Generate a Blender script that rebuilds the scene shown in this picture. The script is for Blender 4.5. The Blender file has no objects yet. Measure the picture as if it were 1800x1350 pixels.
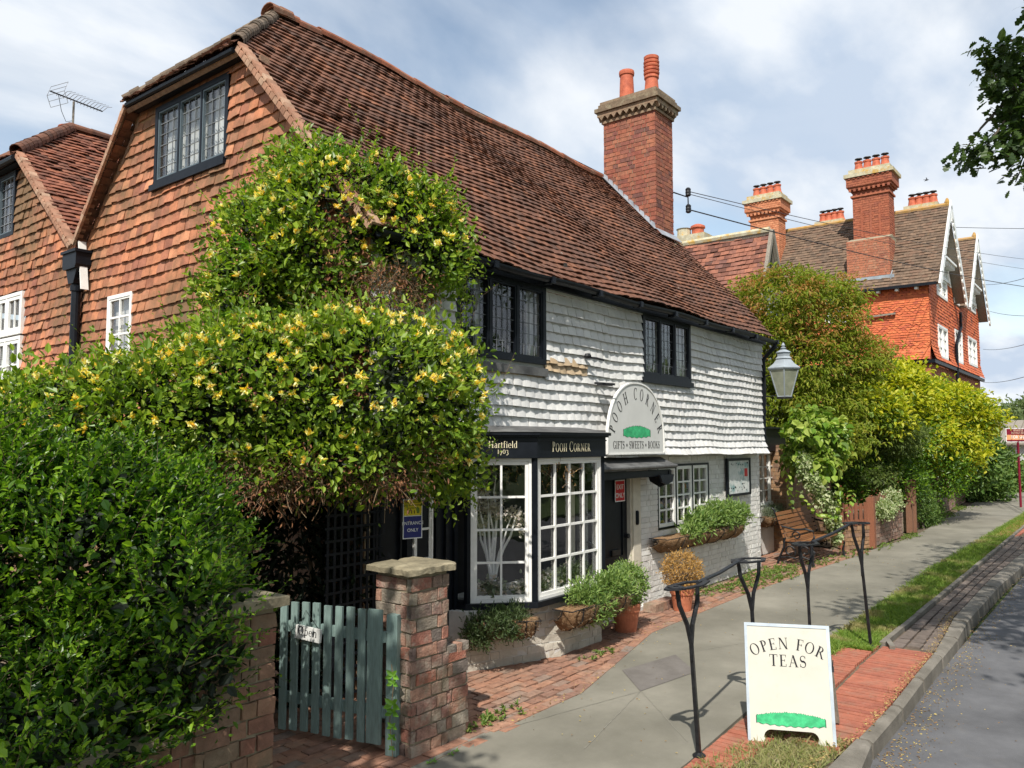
import bpy, bmesh, math, random
import numpy as np
from math import radians, sin, cos, pi, atan2, sqrt

# ------------------------------------------------------------------ camera, world, sun, exposure
sc = bpy.context.scene
FPX, CAMH = 1400.0, 2.1
PITCH = math.atan(103 / FPX)
AZ = radians(38.2)
cd = bpy.data.cameras.new("camera"); cam = bpy.data.objects.new("camera", cd)
sc.collection.objects.link(cam); sc.camera = cam
cd.sensor_fit = 'HORIZONTAL'; cd.sensor_width = 36; cd.lens = FPX / 1800 * 36
cd.clip_start = 0.05; cd.clip_end = 3000
cam.location = (0, 0, CAMH)
cam.rotation_euler = (pi / 2 + PITCH, 0, AZ - pi / 2)

SUN_EL = radians(50); SH = radians(26)          # shadows run along (cos SH, sin SH)
w = bpy.data.worlds.new("World"); sc.world = w; w.use_nodes = True
nt = w.node_tree; nt.nodes.clear()
def wn(t, **k):
    n = nt.nodes.new(t)
    for a, b in k.items(): setattr(n, a, b)
    return n
wo = wn('ShaderNodeOutputWorld'); bg = wn('ShaderNodeBackground'); bg.inputs[1].default_value = 0.1
sky = wn('ShaderNodeTexSky'); sky.sky_type = 'NISHITA'; sky.sun_disc = False
sky.sun_elevation = SUN_EL; sky.sun_rotation = atan2(-cos(SH), -sin(SH)); sky.air_density = 1.0; sky.dust_density = 0.6
tc = wn('ShaderNodeTexCoord'); sp = wn('ShaderNodeSeparateXYZ')
nt.links.new(tc.outputs['Generated'], sp.inputs[0])
mz = wn('ShaderNodeMath', operation='ADD'); mz.inputs[1].default_value = 0.22; nt.links.new(sp.outputs[2], mz.inputs[0])
dx = wn('ShaderNodeMath', operation='DIVIDE'); dy = wn('ShaderNodeMath', operation='DIVIDE')
nt.links.new(sp.outputs[0], dx.inputs[0]); nt.links.new(mz.outputs[0], dx.inputs[1])
nt.links.new(sp.outputs[1], dy.inputs[0]); nt.links.new(mz.outputs[0], dy.inputs[1])
cb = wn('ShaderNodeCombineXYZ'); nt.links.new(dx.outputs[0], cb.inputs[0]); nt.links.new(dy.outputs[0], cb.inputs[1])
mp = wn('ShaderNodeMapping'); mp.inputs['Rotation'].default_value = (0, 0, radians(20)); mp.inputs['Scale'].default_value = (0.75, 1.25, 1); mp.inputs['Location'].default_value = (3.1, 0.7, 0)
nt.links.new(cb.outputs[0], mp.inputs[0])
n1 = wn('ShaderNodeTexNoise'); n1.inputs['Scale'].default_value = 1.6; n1.inputs['Detail'].default_value = 9; n1.inputs['Roughness'].default_value = 0.5; n1.inputs['Distortion'].default_value = 0.35
nt.links.new(mp.outputs[0], n1.inputs['Vector'])
r1 = wn('ShaderNodeValToRGB'); r1.color_ramp.elements[0].position = 0.30; r1.color_ramp.elements[1].position = 0.58
nt.links.new(n1.outputs['Fac'], r1.inputs[0])
n2 = wn('ShaderNodeTexNoise'); n2.inputs['Scale'].default_value = 2.6; n2.inputs['Detail'].default_value = 8; n2.inputs['Roughness'].default_value = 0.52
nt.links.new(mp.outputs[0], n2.inputs['Vector'])
r2 = wn('ShaderNodeValToRGB')
r2.color_ramp.elements[0].position = 0.42; r2.color_ramp.elements[0].color = (5.2, 6.1, 7.4, 1)
r2.color_ramp.elements[1].position = 0.60; r2.color_ramp.elements[1].color = (7.9, 8.3, 8.8, 1)
nt.links.new(n2.outputs['Fac'], r2.inputs[0])
hs = wn('ShaderNodeMixRGB', blend_type='MULTIPLY'); hs.inputs[0].default_value = 1.0; hs.inputs[2].default_value = (1.9, 1.72, 1.48, 1)
nt.links.new(sky.outputs[0], hs.inputs[1])
mx = wn('ShaderNodeMixRGB'); nt.links.new(r1.outputs[0], mx.inputs[0]); nt.links.new(hs.outputs[0], mx.inputs[1]); nt.links.new(r2.outputs[0], mx.inputs[2])
nt.links.new(mx.outputs[0], bg.inputs[0]); nt.links.new(bg.outputs[0], wo.inputs[0])

sd = bpy.data.lights.new("sun", 'SUN'); sd.energy = 5.0; sd.angle = radians(0.53); sd.color = (1.0, 0.955, 0.88)
so = bpy.data.objects.new("sun", sd); sc.collection.objects.link(so)
so.rotation_euler = (pi / 2 - SUN_EL, 0, SH - pi / 2)    # -Z looks along (cos SH, sin SH, -tan)
sc.view_settings.view_transform = 'Standard'; sc.view_settings.look = 'None'
sc.view_settings.exposure = 0.22; sc.view_settings.gamma = 1.0
sc.cycles.use_adaptive_sampling = True; sc.cycles.use_denoising = True
sc.cycles.max_bounces = 8; sc.cycles.transparent_max_bounces = 16

# ------------------------------------------------------------------ pixel -> point helpers (photo is 1800 x 1350)
A3 = lambda *a: np.array(a, float)
FH = A3(cos(AZ), sin(AZ), 0); RH = A3(sin(AZ), -cos(AZ), 0); UZ = A3(0, 0, 1)
FW = FH * cos(PITCH) + UZ * sin(PITCH); UP = -FH * sin(PITCH) + UZ * cos(PITCH)
CC = A3(0, 0, CAMH)
def ray(x, y): return FW * FPX + RH * (x - 900) + UP * (675 - y)
def onZ(x, y, z=0): d = ray(x, y); return CC + d * ((z - CAMH) / d[2])
def onX(x, y, X): d = ray(x, y); return CC + d * (X / d[0])
def onY(x, y, Y): d = ray(x, y); return CC + d * (Y / d[1])
def P(x, y, d): return CC + ray(x, y) / FPX * d
def onPl(x, y, p, n):
    d = ray(x, y); return CC + d * (np.dot(np.array(p) - CC, n) / np.dot(d, n))
def unit(v): v = np.array(v, float); return v / np.linalg.norm(v)

# ------------------------------------------------------------------ mesh builder
OFF = {}
def tag(o, label=None, cat=None, group=None, kind=None):
    if label: o['label'] = label
    if cat: o['category'] = cat
    if group: o['group'] = group
    if kind: o['kind'] = kind
    return o
def thing(name, label, cat, loc=(0, 0, 0), group=None):
    o = bpy.data.objects.new(name, None); sc.collection.objects.link(o)
    o.location = tuple(loc); o.empty_display_size = .2; OFF[o.name] = np.array(loc, float)
    return tag(o, label, cat, group)
class MB:
    def __init__(s): s.V = []; s.F = []; s.n = 0
    def add(s, v, f):
        v = np.asarray(v, float).reshape(-1, 3); s.V.append(v)
        if isinstance(f, np.ndarray): s.F.append(f.astype(np.int64) + s.n)
        else:
            for k in set(len(q) for q in f):
                s.F.append(np.array([q for q in f if len(q) == k], np.int64) + s.n)
        s.n += len(v); return s
    BF = np.array([[0, 3, 2, 1], [4, 5, 6, 7], [0, 1, 5, 4], [1, 2, 6, 5], [2, 3, 7, 6], [3, 0, 4, 7]])
    def ob(s, O, A, B, C):
        O, A, B, C = [np.array(q, float) for q in (O, A, B, C)]
        if np.dot(np.cross(A, B), C) < 0: A, B = B, A
        return s.add([O, O + A, O + A + B, O + B, O + C, O + A + C, O + A + B + C, O + B + C], MB.BF)
    def box(s, x0, x1, y0, y1, z0, z1): return s.ob((x0, y0, z0), (x1 - x0, 0, 0), (0, y1 - y0, 0), (0, 0, z1 - z0))
    def bar(s, a, b, w, h, up=(0, 0, 1)):      # beam a->b, width w (sideways) height h (up), centred
        a, b = np.array(a, float), np.array(b, float); d = b - a
        sd = np.cross(unit(d), unit(up))
        if np.linalg.norm(sd) < 1e-4: sd = A3(1, 0, 0)
        sd = unit(sd); u = unit(np.cross(sd, d))
        return s.ob(a - sd * w / 2 - u * h / 2, sd * w, d, u * h)
    def tube(s, pts, r, n=8, cap=True):
        pts = np.array(pts, float); m = len(pts); r = np.broadcast_to(np.array(r, float), (m,))
        V = []; ref = A3(.13, .31, .94)
        for i in range(m):
            t = unit(pts[min(i + 1, m - 1)] - pts[max(i - 1, 0)])
            q = np.cross(t, ref)
            if np.linalg.norm(q) < .1: q = np.cross(t, A3(1, 0, 0))
            a = unit(q); b = np.cross(t, a)
            for k in range(n):
                th = 2 * pi * k / n; V.append(pts[i] + (a * cos(th) + b * sin(th)) * r[i])
        F = [(i * n + k, i * n + (k + 1) % n, (i + 1) * n + (k + 1) % n, (i + 1) * n + k) for i in range(m - 1) for k in range(n)]
        if cap: F.append(tuple(range(n))[::-1]); F.append(tuple((m - 1) * n + k for k in range(n)))
        return s.add(V, F)
    def lathe(s, prof, c, n=20, ax=None, ph=0):
        c = np.array(c, float); V = []; m = len(prof)
        for r, z in prof:
            for k in range(n):
                th = 2 * pi * k / n + ph; V.append(c + A3(r * cos(th), r * sin(th), z))
        F = [(i * n + k, i * n + (k + 1) % n, (i + 1) * n + (k + 1) % n, (i + 1) * n + k) for i in range(m - 1) for k in range(n)]
        F.append(tuple(range(n))[::-1]); F.append(tuple((m - 1) * n + k for k in range(n)))
        return s.add(V, F)
    def prism(s, poly, O, U, V_, W):           # poly (u,v) points, extruded by W
        O, U, V_, W = [np.array(q, float) for q in (O, U, V_, W)]; n = len(poly)
        a = [O + U * p[0] + V_ * p[1] for p in poly]; b = [q + W for q in a]
        F = [tuple(range(n)), tuple(range(n, 2 * n))[::-1]] + [(i, i + n, (i + 1) % n + n, (i + 1) % n) for i in range(n)]
        return s.add(a + b, F)
    def build(s, name, mat, parent=None, smooth=False, fix=True, **tags):
        if not s.V: s.add([(0, 0, -5), (.01, 0, -5), (0, .01, -5)], [(0, 1, 2)])
        V = np.concatenate(s.V)
        root = parent
        while root is not None and root.parent is not None: root = root.parent
        if root is not None: V = V - OFF.get(root.name, 0)
        me = bpy.data.meshes.new(name)
        L = np.concatenate([f.ravel() for f in s.F]); cnt = np.concatenate([np.full(len(f), f.shape[1]) for f in s.F])
        me.vertices.add(len(V)); me.vertices.foreach_set('co', V.ravel())
        me.loops.add(len(L)); me.loops.foreach_set('vertex_index', L.astype(np.int32))
        st = np.concatenate([[0], np.cumsum(cnt)[:-1]])
        me.polygons.add(len(cnt)); me.polygons.foreach_set('loop_start', st.astype(np.int32))
        me.polygons.foreach_set('use_smooth', np.full(len(cnt), bool(smooth)))
        me.update(calc_edges=True)
        if fix and len(cnt) < 60000:
            bm = bmesh.new(); bm.from_mesh(me); bmesh.ops.recalc_face_normals(bm, faces=bm.faces); bm.to_mesh(me); bm.free()
        me.materials.append(mat)
        o = bpy.data.objects.new(name, me); sc.collection.objects.link(o)
        if parent is not None: o.parent = parent
        tag(o, tags.get('label'), tags.get('cat'), tags.get('group'), tags.get('kind'))
        return o

# ------------------------------------------------------------------ materials
MATS = {}
def mat(name, cols, rough=.8, ns=6., na=.25, bump=.2, bs=40., metal=0., island=True, dirt=None, dirt2=None, spec=.3, coat=0., stretch=None, bd=.01):
    if name in MATS: return MATS[name]
    m = bpy.data.materials.new(name); m.use_nodes = True; t = m.node_tree; N = t.nodes; Lk = t.links.new
    b = N['Principled BSDF']; b.inputs['Roughness'].default_value = rough; b.inputs['Metallic'].default_value = metal
    b.inputs['Specular IOR Level'].default_value = spec; b.inputs['Coat Weight'].default_value = coat
    tc = N.new('ShaderNodeTexCoord'); mpn = N.new('ShaderNodeMapping'); Lk(tc.outputs['Object'], mpn.inputs[0])
    if stretch: mpn.inputs['Scale'].default_value = stretch
    no = N.new('ShaderNodeTexNoise'); no.inputs['Scale'].default_value = ns; no.inputs['Detail'].default_value = 6; no.inputs['Roughness'].default_value = .65; Lk(mpn.outputs[0], no.inputs['Vector'])
    rp = N.new('ShaderNodeValToRGB'); e = rp.color_ramp.elements
    if isinstance(cols[0], (int, float)): cols = [cols]
    k = len(cols)
    e[0].color = (*cols[0], 1); e[0].position = 0
    e[1].color = (*cols[-1], 1); e[1].position = 1
    for i in range(1, k - 1):
        x = e.new(i / (k - 1)); x.color = (*cols[i], 1)
    if island:
        g = N.new('ShaderNodeNewGeometry'); Lk(g.outputs['Random Per Island'], rp.inputs[0])
    else:
        r = N.new('ShaderNodeMapRange'); r.inputs[1].default_value = .3; r.inputs[2].default_value = .7; Lk(no.outputs['Fac'], r.inputs[0]); Lk(r.outputs[0], rp.inputs[0])
    mr = N.new('ShaderNodeMapRange'); mr.inputs[1].default_value = .3; mr.inputs[2].default_value = .7; mr.inputs[3].default_value = 1 - na; mr.inputs[4].default_value = 1 + na
    Lk(no.outputs['Fac'], mr.inputs[0])
    mu = N.new('ShaderNodeMixRGB'); mu.blend_type = 'MULTIPLY'; mu.inputs[0].default_value = 1; Lk(rp.outputs[0], mu.inputs[1]); Lk(mr.outputs[0], mu.inputs[2])
    out = mu.outputs[0]
    for j, dd in enumerate((dirt, dirt2)):
        if not dd: continue
        col, dsc, lo, hi, amt = dd
        dn = N.new('ShaderNodeTexNoise'); dn.inputs['Scale'].default_value = dsc; dn.inputs['Detail'].default_value = 8; dn.inputs['Roughness'].default_value = .7
        off = N.new('ShaderNodeVectorMath'); off.operation = 'ADD'; off.inputs[1].default_value = (7.3 * j + 2, 3.1, 1.7); Lk(mpn.outputs[0], off.inputs[0]); Lk(off.outputs[0], dn.inputs['Vector'])
        dr = N.new('ShaderNodeMapRange'); dr.inputs[1].default_value = lo; dr.inputs[2].default_value = hi; dr.inputs[4].default_value = amt; Lk(dn.outputs['Fac'], dr.inputs[0])
        dm = N.new('ShaderNodeMixRGB'); Lk(dr.outputs[0], dm.inputs[0]); Lk(out, dm.inputs[1]); dm.inputs[2].default_value = (*col, 1); out = dm.outputs[0]
    Lk(out, b.inputs['Base Color'])
    if bump:
        bn = N.new('ShaderNodeTexNoise'); bn.inputs['Scale'].default_value = bs; bn.inputs['Detail'].default_value = 6; Lk(mpn.outputs[0], bn.inputs['Vector'])
        bp = N.new('ShaderNodeBump'); bp.inputs['Strength'].default_value = bump; bp.inputs['Distance'].default_value = bd; Lk(bn.outputs['Fac'], bp.inputs['Height']); Lk(bp.outputs[0], b.inputs['Normal'])
    MATS[name] = m; return m
def leafmat(name, cols, trans=.35, rough=.45, patch=None, spec=.4):
    m = bpy.data.materials.new(name); m.use_nodes = True; t = m.node_tree; N = t.nodes; Lk = t.links.new
    b = N['Principled BSDF']; b.inputs['Roughness'].default_value = rough; b.inputs['Specular IOR Level'].default_value = spec
    g = N.new('ShaderNodeNewGeometry'); rp = N.new('ShaderNodeValToRGB'); e = rp.color_ramp.elements; k = len(cols)
    e[0].color = (*cols[0], 1); e[1].color = (*cols[-1], 1)
    for i in range(1, k - 1): x = e.new(i / (k - 1)); x.color = (*cols[i], 1)
    Lk(g.outputs['Random Per Island'], rp.inputs[0]); out = rp.outputs[0]
    if patch:
        col, scl, lo, hi = patch
        tc = N.new('ShaderNodeTexCoord'); no = N.new('ShaderNodeTexNoise'); no.inputs['Scale'].default_value = scl; Lk(tc.outputs['Object'], no.inputs['Vector'])
        mr = N.new('ShaderNodeMapRange'); mr.inputs[1].default_value = lo; mr.inputs[2].default_value = hi; Lk(no.outputs['Fac'], mr.inputs[0])
        mm = N.new('ShaderNodeMixRGB'); Lk(mr.outputs[0], mm.inputs[0]); Lk(out, mm.inputs[1]); mm.inputs[2].default_value = (*col, 1); out = mm.outputs[0]
    Lk(out, b.inputs['Base Color'])
    tr = N.new('ShaderNodeBsdfTranslucent'); br = N.new('ShaderNodeMixRGB'); br.blend_type = 'MULTIPLY'; br.inputs[0].default_value = 1; br.inputs[2].default_value = (1.5, 1.6, .7, 1)
    Lk(out, br.inputs[1]); Lk(br.outputs[0], tr.inputs[0])
    ms = N.new('ShaderNodeMixShader'); ms.inputs[0].default_value = trans; Lk(b.outputs[0], ms.inputs[1]); Lk(tr.outputs[0], ms.inputs[2])
    Lk(ms.outputs[0], N['Material Output'].inputs[0]); return m
def glassmat(name, tint=(1, 1, 1), ior=1.5):
    m = bpy.data.materials.new(name); m.use_nodes = True; t = m.node_tree; N = t.nodes; N.remove(N['Principled BSDF'])
    fr = N.new('ShaderNodeLayerWeight'); fr.inputs[0].default_value = .5; gl = N.new('ShaderNodeBsdfGlossy'); gl.inputs['Roughness'].default_value = .015
    tp = N.new('ShaderNodeBsdfTransparent'); tp.inputs[0].default_value = (*tint, 1); ms = N.new('ShaderNodeMixShader')
    tc = N.new('ShaderNodeTexCoord'); no = N.new('ShaderNodeTexNoise'); no.inputs['Scale'].default_value = 3; bp = N.new('ShaderNodeBump'); bp.inputs['Strength'].default_value = .06; bp.inputs['Distance'].default_value = .05
    t.links.new(tc.outputs['Object'], no.inputs['Vector']); t.links.new(no.outputs['Fac'], bp.inputs['Height']); t.links.new(bp.outputs[0], gl.inputs['Normal'])
    pw = N.new('ShaderNodeMath'); pw.operation = 'POWER'; pw.inputs[1].default_value = 4.0; t.links.new(fr.outputs['Facing'], pw.inputs[0]); mu = N.new('ShaderNodeMath'); mu.operation = 'MULTIPLY_ADD'; mu.inputs[1].default_value = .9; mu.inputs[2].default_value = .05; t.links.new(pw.outputs[0], mu.inputs[0])
    t.links.new(mu.outputs[0], ms.inputs[0]); t.links.new(tp.outputs[0], ms.inputs[1]); t.links.new(gl.outputs[0], ms.inputs[2])
    t.links.new(ms.outputs[0], N['Material Output'].inputs[0]); return m

M_roof = mat('roof_tile', [(.10, .052, .036), (.135, .062, .040), (.17, .075, .044), (.145, .066, .042), (.23, .095, .05)], .85, 9, .3, .3, 30, dirt=((.06, .045, .038), 1.1, .48, .72, .6), dirt2=((.42, .4, .34), 7, .66, .71, .8))
M_roofb = mat('roof_tile_brown', [(.10, .07, .05), (.14, .095, .065), (.18, .12, .08), (.15, .09, .06)], .85, 9, .3, .3, 30, dirt=((.30, .17, .03), 2.2, .66, .75, .8), dirt2=((.4, .38, .34), 14, .7, .76, .6))
M_roofm = mat('roof_tile_mixed', [(.09, .04, .03), (.22, .09, .06), (.32, .13, .08), (.14, .07, .06)], .85, 9, .3, .3, 30, dirt=((.3, .27, .22), 3, .6, .75, .6))
M_gtile = mat('gable_tile', [(.36, .14, .075), (.28, .11, .07), (.50, .20, .10), (.44, .17, .085), (.32, .14, .085), (.58, .25, .13)], .8, 7, .28, .35, 35, dirt=((.13, .09, .045), .9, .42, .62, .85), dirt2=((.6, .5, .4), 22, .72, .78, .5))
M_rtile = mat('red_tile', [(.50, .115, .045), (.58, .145, .055), (.64, .175, .065), (.54, .125, .05), (.42, .095, .05)], .75, 8, .2, .2, 30, dirt=((.16, .07, .055), 1.1, .60, .66, .85))
M_wtile = mat('white_tile', [(.61, .60, .58), (.66, .65, .63), (.70, .69, .66)], .6, 5, .07, .35, 28, dirt=((.45, .42, .36), 3.5, .56, .8, .5), dirt2=((.3, .27, .2), 11, .68, .74, .6))
M_wbrick = mat('white_brick', [(.62, .60, .56), (.68, .66, .62), (.71, .70, .66)], .65, 5, .08, .5, 30, dirt=((.38, .35, .29), 2.2, .55, .8, .6))
M_bare = mat('bare_tile', [(.42, .31, .19), (.5, .38, .25)], .8, 9, .2, .3, 30)
M_wpaint = mat('white_paint', (.82, .81, .77), .4, 12, .06, .15, 30, island=False, spec=.5)
M_cpaint = mat('cream_paint', (.6, .55, .45), .5, 12, .1, .1, 30, island=False)
M_black = mat('black_paint', [(.004, .006, .010), (.007, .009, .013)], .45, 8, .2, .12, 25, island=False, spec=.25)
M_iron = mat('black_iron', [(.008, .009, .011), (.018, .018, .02)], .45, 15, .3, .3, 60, island=False, spec=.35)
M_lead = mat('lead', [(.07, .07, .07), (.14, .14, .135)], .6, 5, .25, .2, 20, island=False)
M_zinc = mat('zinc', [(.24, .27, .30), (.32, .36, .39)], .5, 3, .1, .1, 8, island=False)
M_leadbar = mat('lead_bar', [(.12, .13, .14), (.2, .21, .22)], .5, 9, .1, 0, island=False)
M_brick = mat('old_brick', [(.34, .13, .085), (.27, .13, .10), (.19, .15, .115), (.37, .19, .13), (.30, .25, .19), (.14, .11, .10), (.33, .17, .12)], .9, 16, .4, .9, 70, dirt=((.38, .34, .27), 8, .48, .66, .7), dirt2=((.15, .14, .08), 3, .5, .7, .6))
M_brickd = mat('brown_brick', [(.26, .15, .08), (.32, .19, .10), (.2, .12, .08), (.28, .17, .11)], .9, 14, .3, .5, 60, dirt=((.3, .27, .2), 6, .58, .75, .5))
M_brickc = mat('chimney_brick', [(.25, .08, .055), (.32, .11, .065), (.20, .075, .06), (.36, .14, .08), (.14, .065, .055)], .9, 14, .3, .5, 60, dirt=((.06, .05, .04), 3, .6, .8, .5))
M_brickr = mat('red_brick', [(.36, .13, .075), (.42, .16, .09), (.30, .11, .07), (.42, .2, .12)], .9, 14, .3, .4, 60)
M_mortar = mat('mortar', [(.34, .29, .2), (.26, .22, .15)], .95, 20, .25, .6, 80, island=False)
M_mortarw = mat('white_mortar', (.56, .54, .50), .8, 12, .1, .3, 40, island=False)
M_pave = mat('brick_paver', [(.28, .14, .09), (.33, .17, .11), (.23, .13, .095), (.36, .19, .12), (.22, .17, .14)], .9, 14, .3, .5, 60, dirt=((.22, .2, .16), 3, .5, .72, .6))
M_paved = mat('dark_paver', [(.12, .095, .08), (.145, .115, .095), (.17, .135, .115)], .9, 14, .25, .5, 60, dirt=((.2, .18, .15), 4, .55, .8, .4))
M_paver = mat('red_paver', [(.34, .115, .07), (.38, .13, .08), (.30, .10, .065)], .85, 10, .2, .4, 60, dirt=((.26, .17, .12), 4, .5, .72, .7), dirt2=((.36, .30, .22), 26, .6, .7, .5))
M_path = mat('tarmac_path', [(.165, .155, .122), (.225, .21, .17)], .92, .8, .16, .35, 220, island=False, dirt=((.15, .14, .12), 9, .56, .8, .45), dirt2=((.30, .28, .24), 45, .62, .72, .5), bd=.004)
M_patch = mat('tarmac_patch', [(.14, .125, .112), (.165, .15, .135)], .92, 5, .12, .35, 220, island=False, bd=.004)
M_road = mat('road_asphalt', [(.09, .09, .095), (.13, .13, .135)], .93, 1.5, .15, .5, 160, island=False, dirt=((.24, .23, .22), 95, .60, .70, .75), dirt2=((.15, .13, .10), 2.2, .55, .8, .4), bd=.006)
M_kerb = mat('kerb_stone', [(.15, .135, .11), (.21, .19, .16)], .92, 4, .2, .5, 70, island=False, dirt=((.11, .10, .08), 7, .5, .75, .5))
M_stone = mat('cap_stone', [(.20, .17, .11), (.28, .24, .16)], .92, 6, .3, .6, 40, island=False, dirt=((.1, .09, .06), 8, .5, .72, .7))
M_soil = mat('soil', [(.11, .085, .055), (.17, .13, .09)], .95, 3, .2, .6, 30, island=False, bd=.02)
M_lawn = mat('lawn_ground', [(.05, .085, .02), (.09, .12, .035)], .95, 2, .25, .6, 60, island=False, bd=.02)
M_terra = mat('terracotta', [(.42, .14, .075), (.48, .17, .09)], .75, 7, .2, .2, 30, island=False, dirt=((.5, .4, .3), 6, .62, .8, .4))
M_pot = mat('chimney_pot_clay', [(.42, .10, .055), (.5, .14, .07)], .7, 7, .2, .1, 20, island=False, dirt=((.12, .06, .05), 5, .58, .75, .6))
M_wood = mat('bench_wood', [(.20, .085, .035), (.26, .115, .045), (.16, .07, .03)], .55, 30, .25, .2, 60, stretch=(.3, 6, 6))
M_fence = mat('brown_fence_wood', [(.27, .105, .055), (.23, .09, .05), (.3, .125, .065)], .75, 20, .25, .3, 50, stretch=(6, 6, .4))
M_fenced = mat('old_fence_wood', [(.14, .075, .045), (.2, .1, .06), (.24, .13, .08)], .85, 20, .3, .4, 50, stretch=(6, 6, .4))
M_gate = mat('sage_paint', [(.17, .245, .225), (.21, .29, .265)], .6, 20, .2, .35, 40, dirt=((.12, .14, .13), 9, .52, .72, .6), stretch=(4, 4, .5))
M_gold = mat('gold_letter', (.78, .70, .48), .4, 5, .03, 0, island=False)
M_ink = mat('black_letter', (.01, .009, .012), .5, 5, .05, 0, island=False)
M_sign = mat('sign_cream', [(.53, .51, .43), (.56, .54, .47)], .45, 3, .03, .03, 10, island=False, dirt=((.42, .37, .28), 6, .56, .8, .4), dirt2=((.3, .27, .22), 40, .66, .72, .5))
M_signg = mat('sign_pale', [(.60, .60, .57), (.64, .64, .61)], .5, 3, .03, .03, 10, island=False)
M_sgreen = mat('sign_green', [(.03, .33, .13), (.06, .48, .20)], .5, 20, .2, 0, island=False)
M_alu = mat('aluminium_edge', [(.42, .48, .53), (.52, .57, .61)], .45, 6, .1, .05, 30, island=False, metal=.3)
M_grey = mat('weathered_wood', [(.2, .17, .14), (.28, .25, .2)], .8, 12, .25, .3, 50, island=False, stretch=(5, 5, .5))
M_blue = mat('sign_blue', (.03, .035, .17), .5, 5, .05, 0, island=False)
M_yel = mat('sign_yellow', (.72, .60, .03), .5, 5, .05, 0, island=False)
M_red = mat('sign_red', (.55, .015, .02), .45, 5, .05, 0, island=False)
M_maroon = mat('sign_maroon', (.20, .012, .03), .5, 5, .05, 0, island=False)
M_orange = mat('sign_orange', (.75, .35, .16), .5, 5, .05, 0, island=False)
M_white = mat('plain_white', (.8, .8, .78), .5, 5, .02, 0, island=False)
M_coir = mat('coir', [(.16, .09, .04), (.24, .14, .07), (.30, .19, .10)], .95, 30, .3, .9, 120, island=False, bd=.02)
M_bark = mat('bark', [(.07, .055, .04), (.12, .10, .075)], .9, 10, .3, .7, 30, island=False, bd=.02, stretch=(3, 3, .6))
M_twig = mat('twig', [(.16, .11, .065), (.24, .17, .10), (.12, .08, .05)], .9, 10, .2, 0)
M_dark = mat('dark_interior', (.012, .012, .013), .9, 5, .1, 0, island=False)
M_inter = mat('dim_room', (.05, .045, .04), .9, 5, .1, 0, island=False)
M_curtain = mat('curtain', [(.5, .52, .5), (.6, .62, .6)], .9, 3, .1, 0, island=False)
M_render = mat('grey_render', [(.42, .42, .40), (.5, .5, .48)], .9, 3, .1, .2, 40, island=False)
M_glass = glassmat('window_glass'); M_lampglass = glassmat('lamp_glass', (.9, .9, .82))
M_lichen = mat('lichen_stone', [(.42, .38, .26), (.5, .46, .34)], .9, 6, .2, .4, 40, island=False, dirt=((.5, .28, .03), 5, .5, .62, .8))
# ------------------------------------------------------------------ bulk helpers
def obs(mb, O, A, B, C, rng=None, j=0.0):
    O, A, B, C = [np.asarray(q, float) for q in (O, A, B, C)]; n = len(O)
    A = np.broadcast_to(A, (n, 3)); B = np.broadcast_to(B, (n, 3)); C = np.broadcast_to(C, (n, 3))
    V = np.stack([O, O + A, O + A + B, O + B, O + C, O + A + C, O + A + B + C, O + B + C], 1)
    if j: V = V + rng.normal(0, j, V.shape)
    F = (np.arange(n) * 8)[:, None, None] + MB.BF[None]
    mb.add(V.reshape(-1, 3), F.reshape(-1, 4))
def tiles(mb, O, U, V, N, seg, H, gauge, tw, th=.012, lift=.02, m=1, bulge=0., jit=.003, warp=None, seed=1, lap=1.25, wig=.0, scal=0., tj=.25):
    rng = np.random.default_rng(seed); O, U, V, N = [np.array(q, float) for q in (O, U, V, N)]
    T = []
    for r in range(int(H / gauge + .5)):
        v0 = r * gauge; rw = rng.normal(0, 1)
        for a, b in seg(v0 + gauge * .5):
            if b - a < .03: continue
            k0 = math.floor(a / tw) - 1; c = [a]
            x = k0 * tw + (r % 2) * tw / 2
            while x < b - tw * .3:
                if x > a + tw * .3: c.append(x + rng.normal(0, .006))
                x += tw
            c.append(b)
            for i in range(len(c) - 1): T.append((c[i], c[i + 1], v0, rw))
    T = np.array(T); n = len(T)
    x0, x1, v0, rw = T.T; x0 = x0 + .002; x1 = x1 - .002
    t = np.linspace(0, 1, m + 1)[None]; u = x0[:, None] + (x1 - x0)[:, None] * t
    bl = bulge * (1 - (2 * t - 1) ** 2) * (1 + rng.normal(0, .15, (n, 1)))
    vb = v0[:, None] + rng.normal(0, jit, (n, 1)) + rng.normal(0, jit * .8, (n, 1)) * (2 * t - 1) + scal * (2 * t - 1) ** 2
    nb = lift * (1 + rng.normal(0, tj, (n, 1))) + rng.normal(0, lift * .12, (n, 1)) * (2 * t - 1) + bl
    nt_ = .003 + bl * .5; v1 = v0[:, None] + gauge * lap + 0 * u
    def pos(u, v, q):
        if warp is not None:
            dn, dv = warp(u, v); q = q + dn; v = v + dv
        return O + u[..., None] * U + v[..., None] * V + q[..., None] * N
    Af = pos(u, vb, nb); Bf = pos(u, v1, nt_ + 0 * u); Cb = pos(u, vb + .001, nb - th)
    X = np.concatenate([Af, Bf, Cb], 1); k = m + 1
    F = []
    for i in range(m):
        F += [[i, i + 1, k + i + 1, k + i], [2 * k + i, 2 * k + i + 1, i + 1, i]]
    F = np.array(F); F = (np.arange(n) * 3 * k)[:, None, None] + F[None]
    S = np.array([[0, k, 2 * k], [m, 2 * k + m, k + m]]); S = (np.arange(n) * 3 * k)[:, None, None] + S[None]
    mb.V.append(X.reshape(-1, 3)); mb.F.append(F.reshape(-1, 4) + mb.n); mb.F.append(S.reshape(-1, 3) + mb.n); mb.n += n * 3 * k
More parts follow.
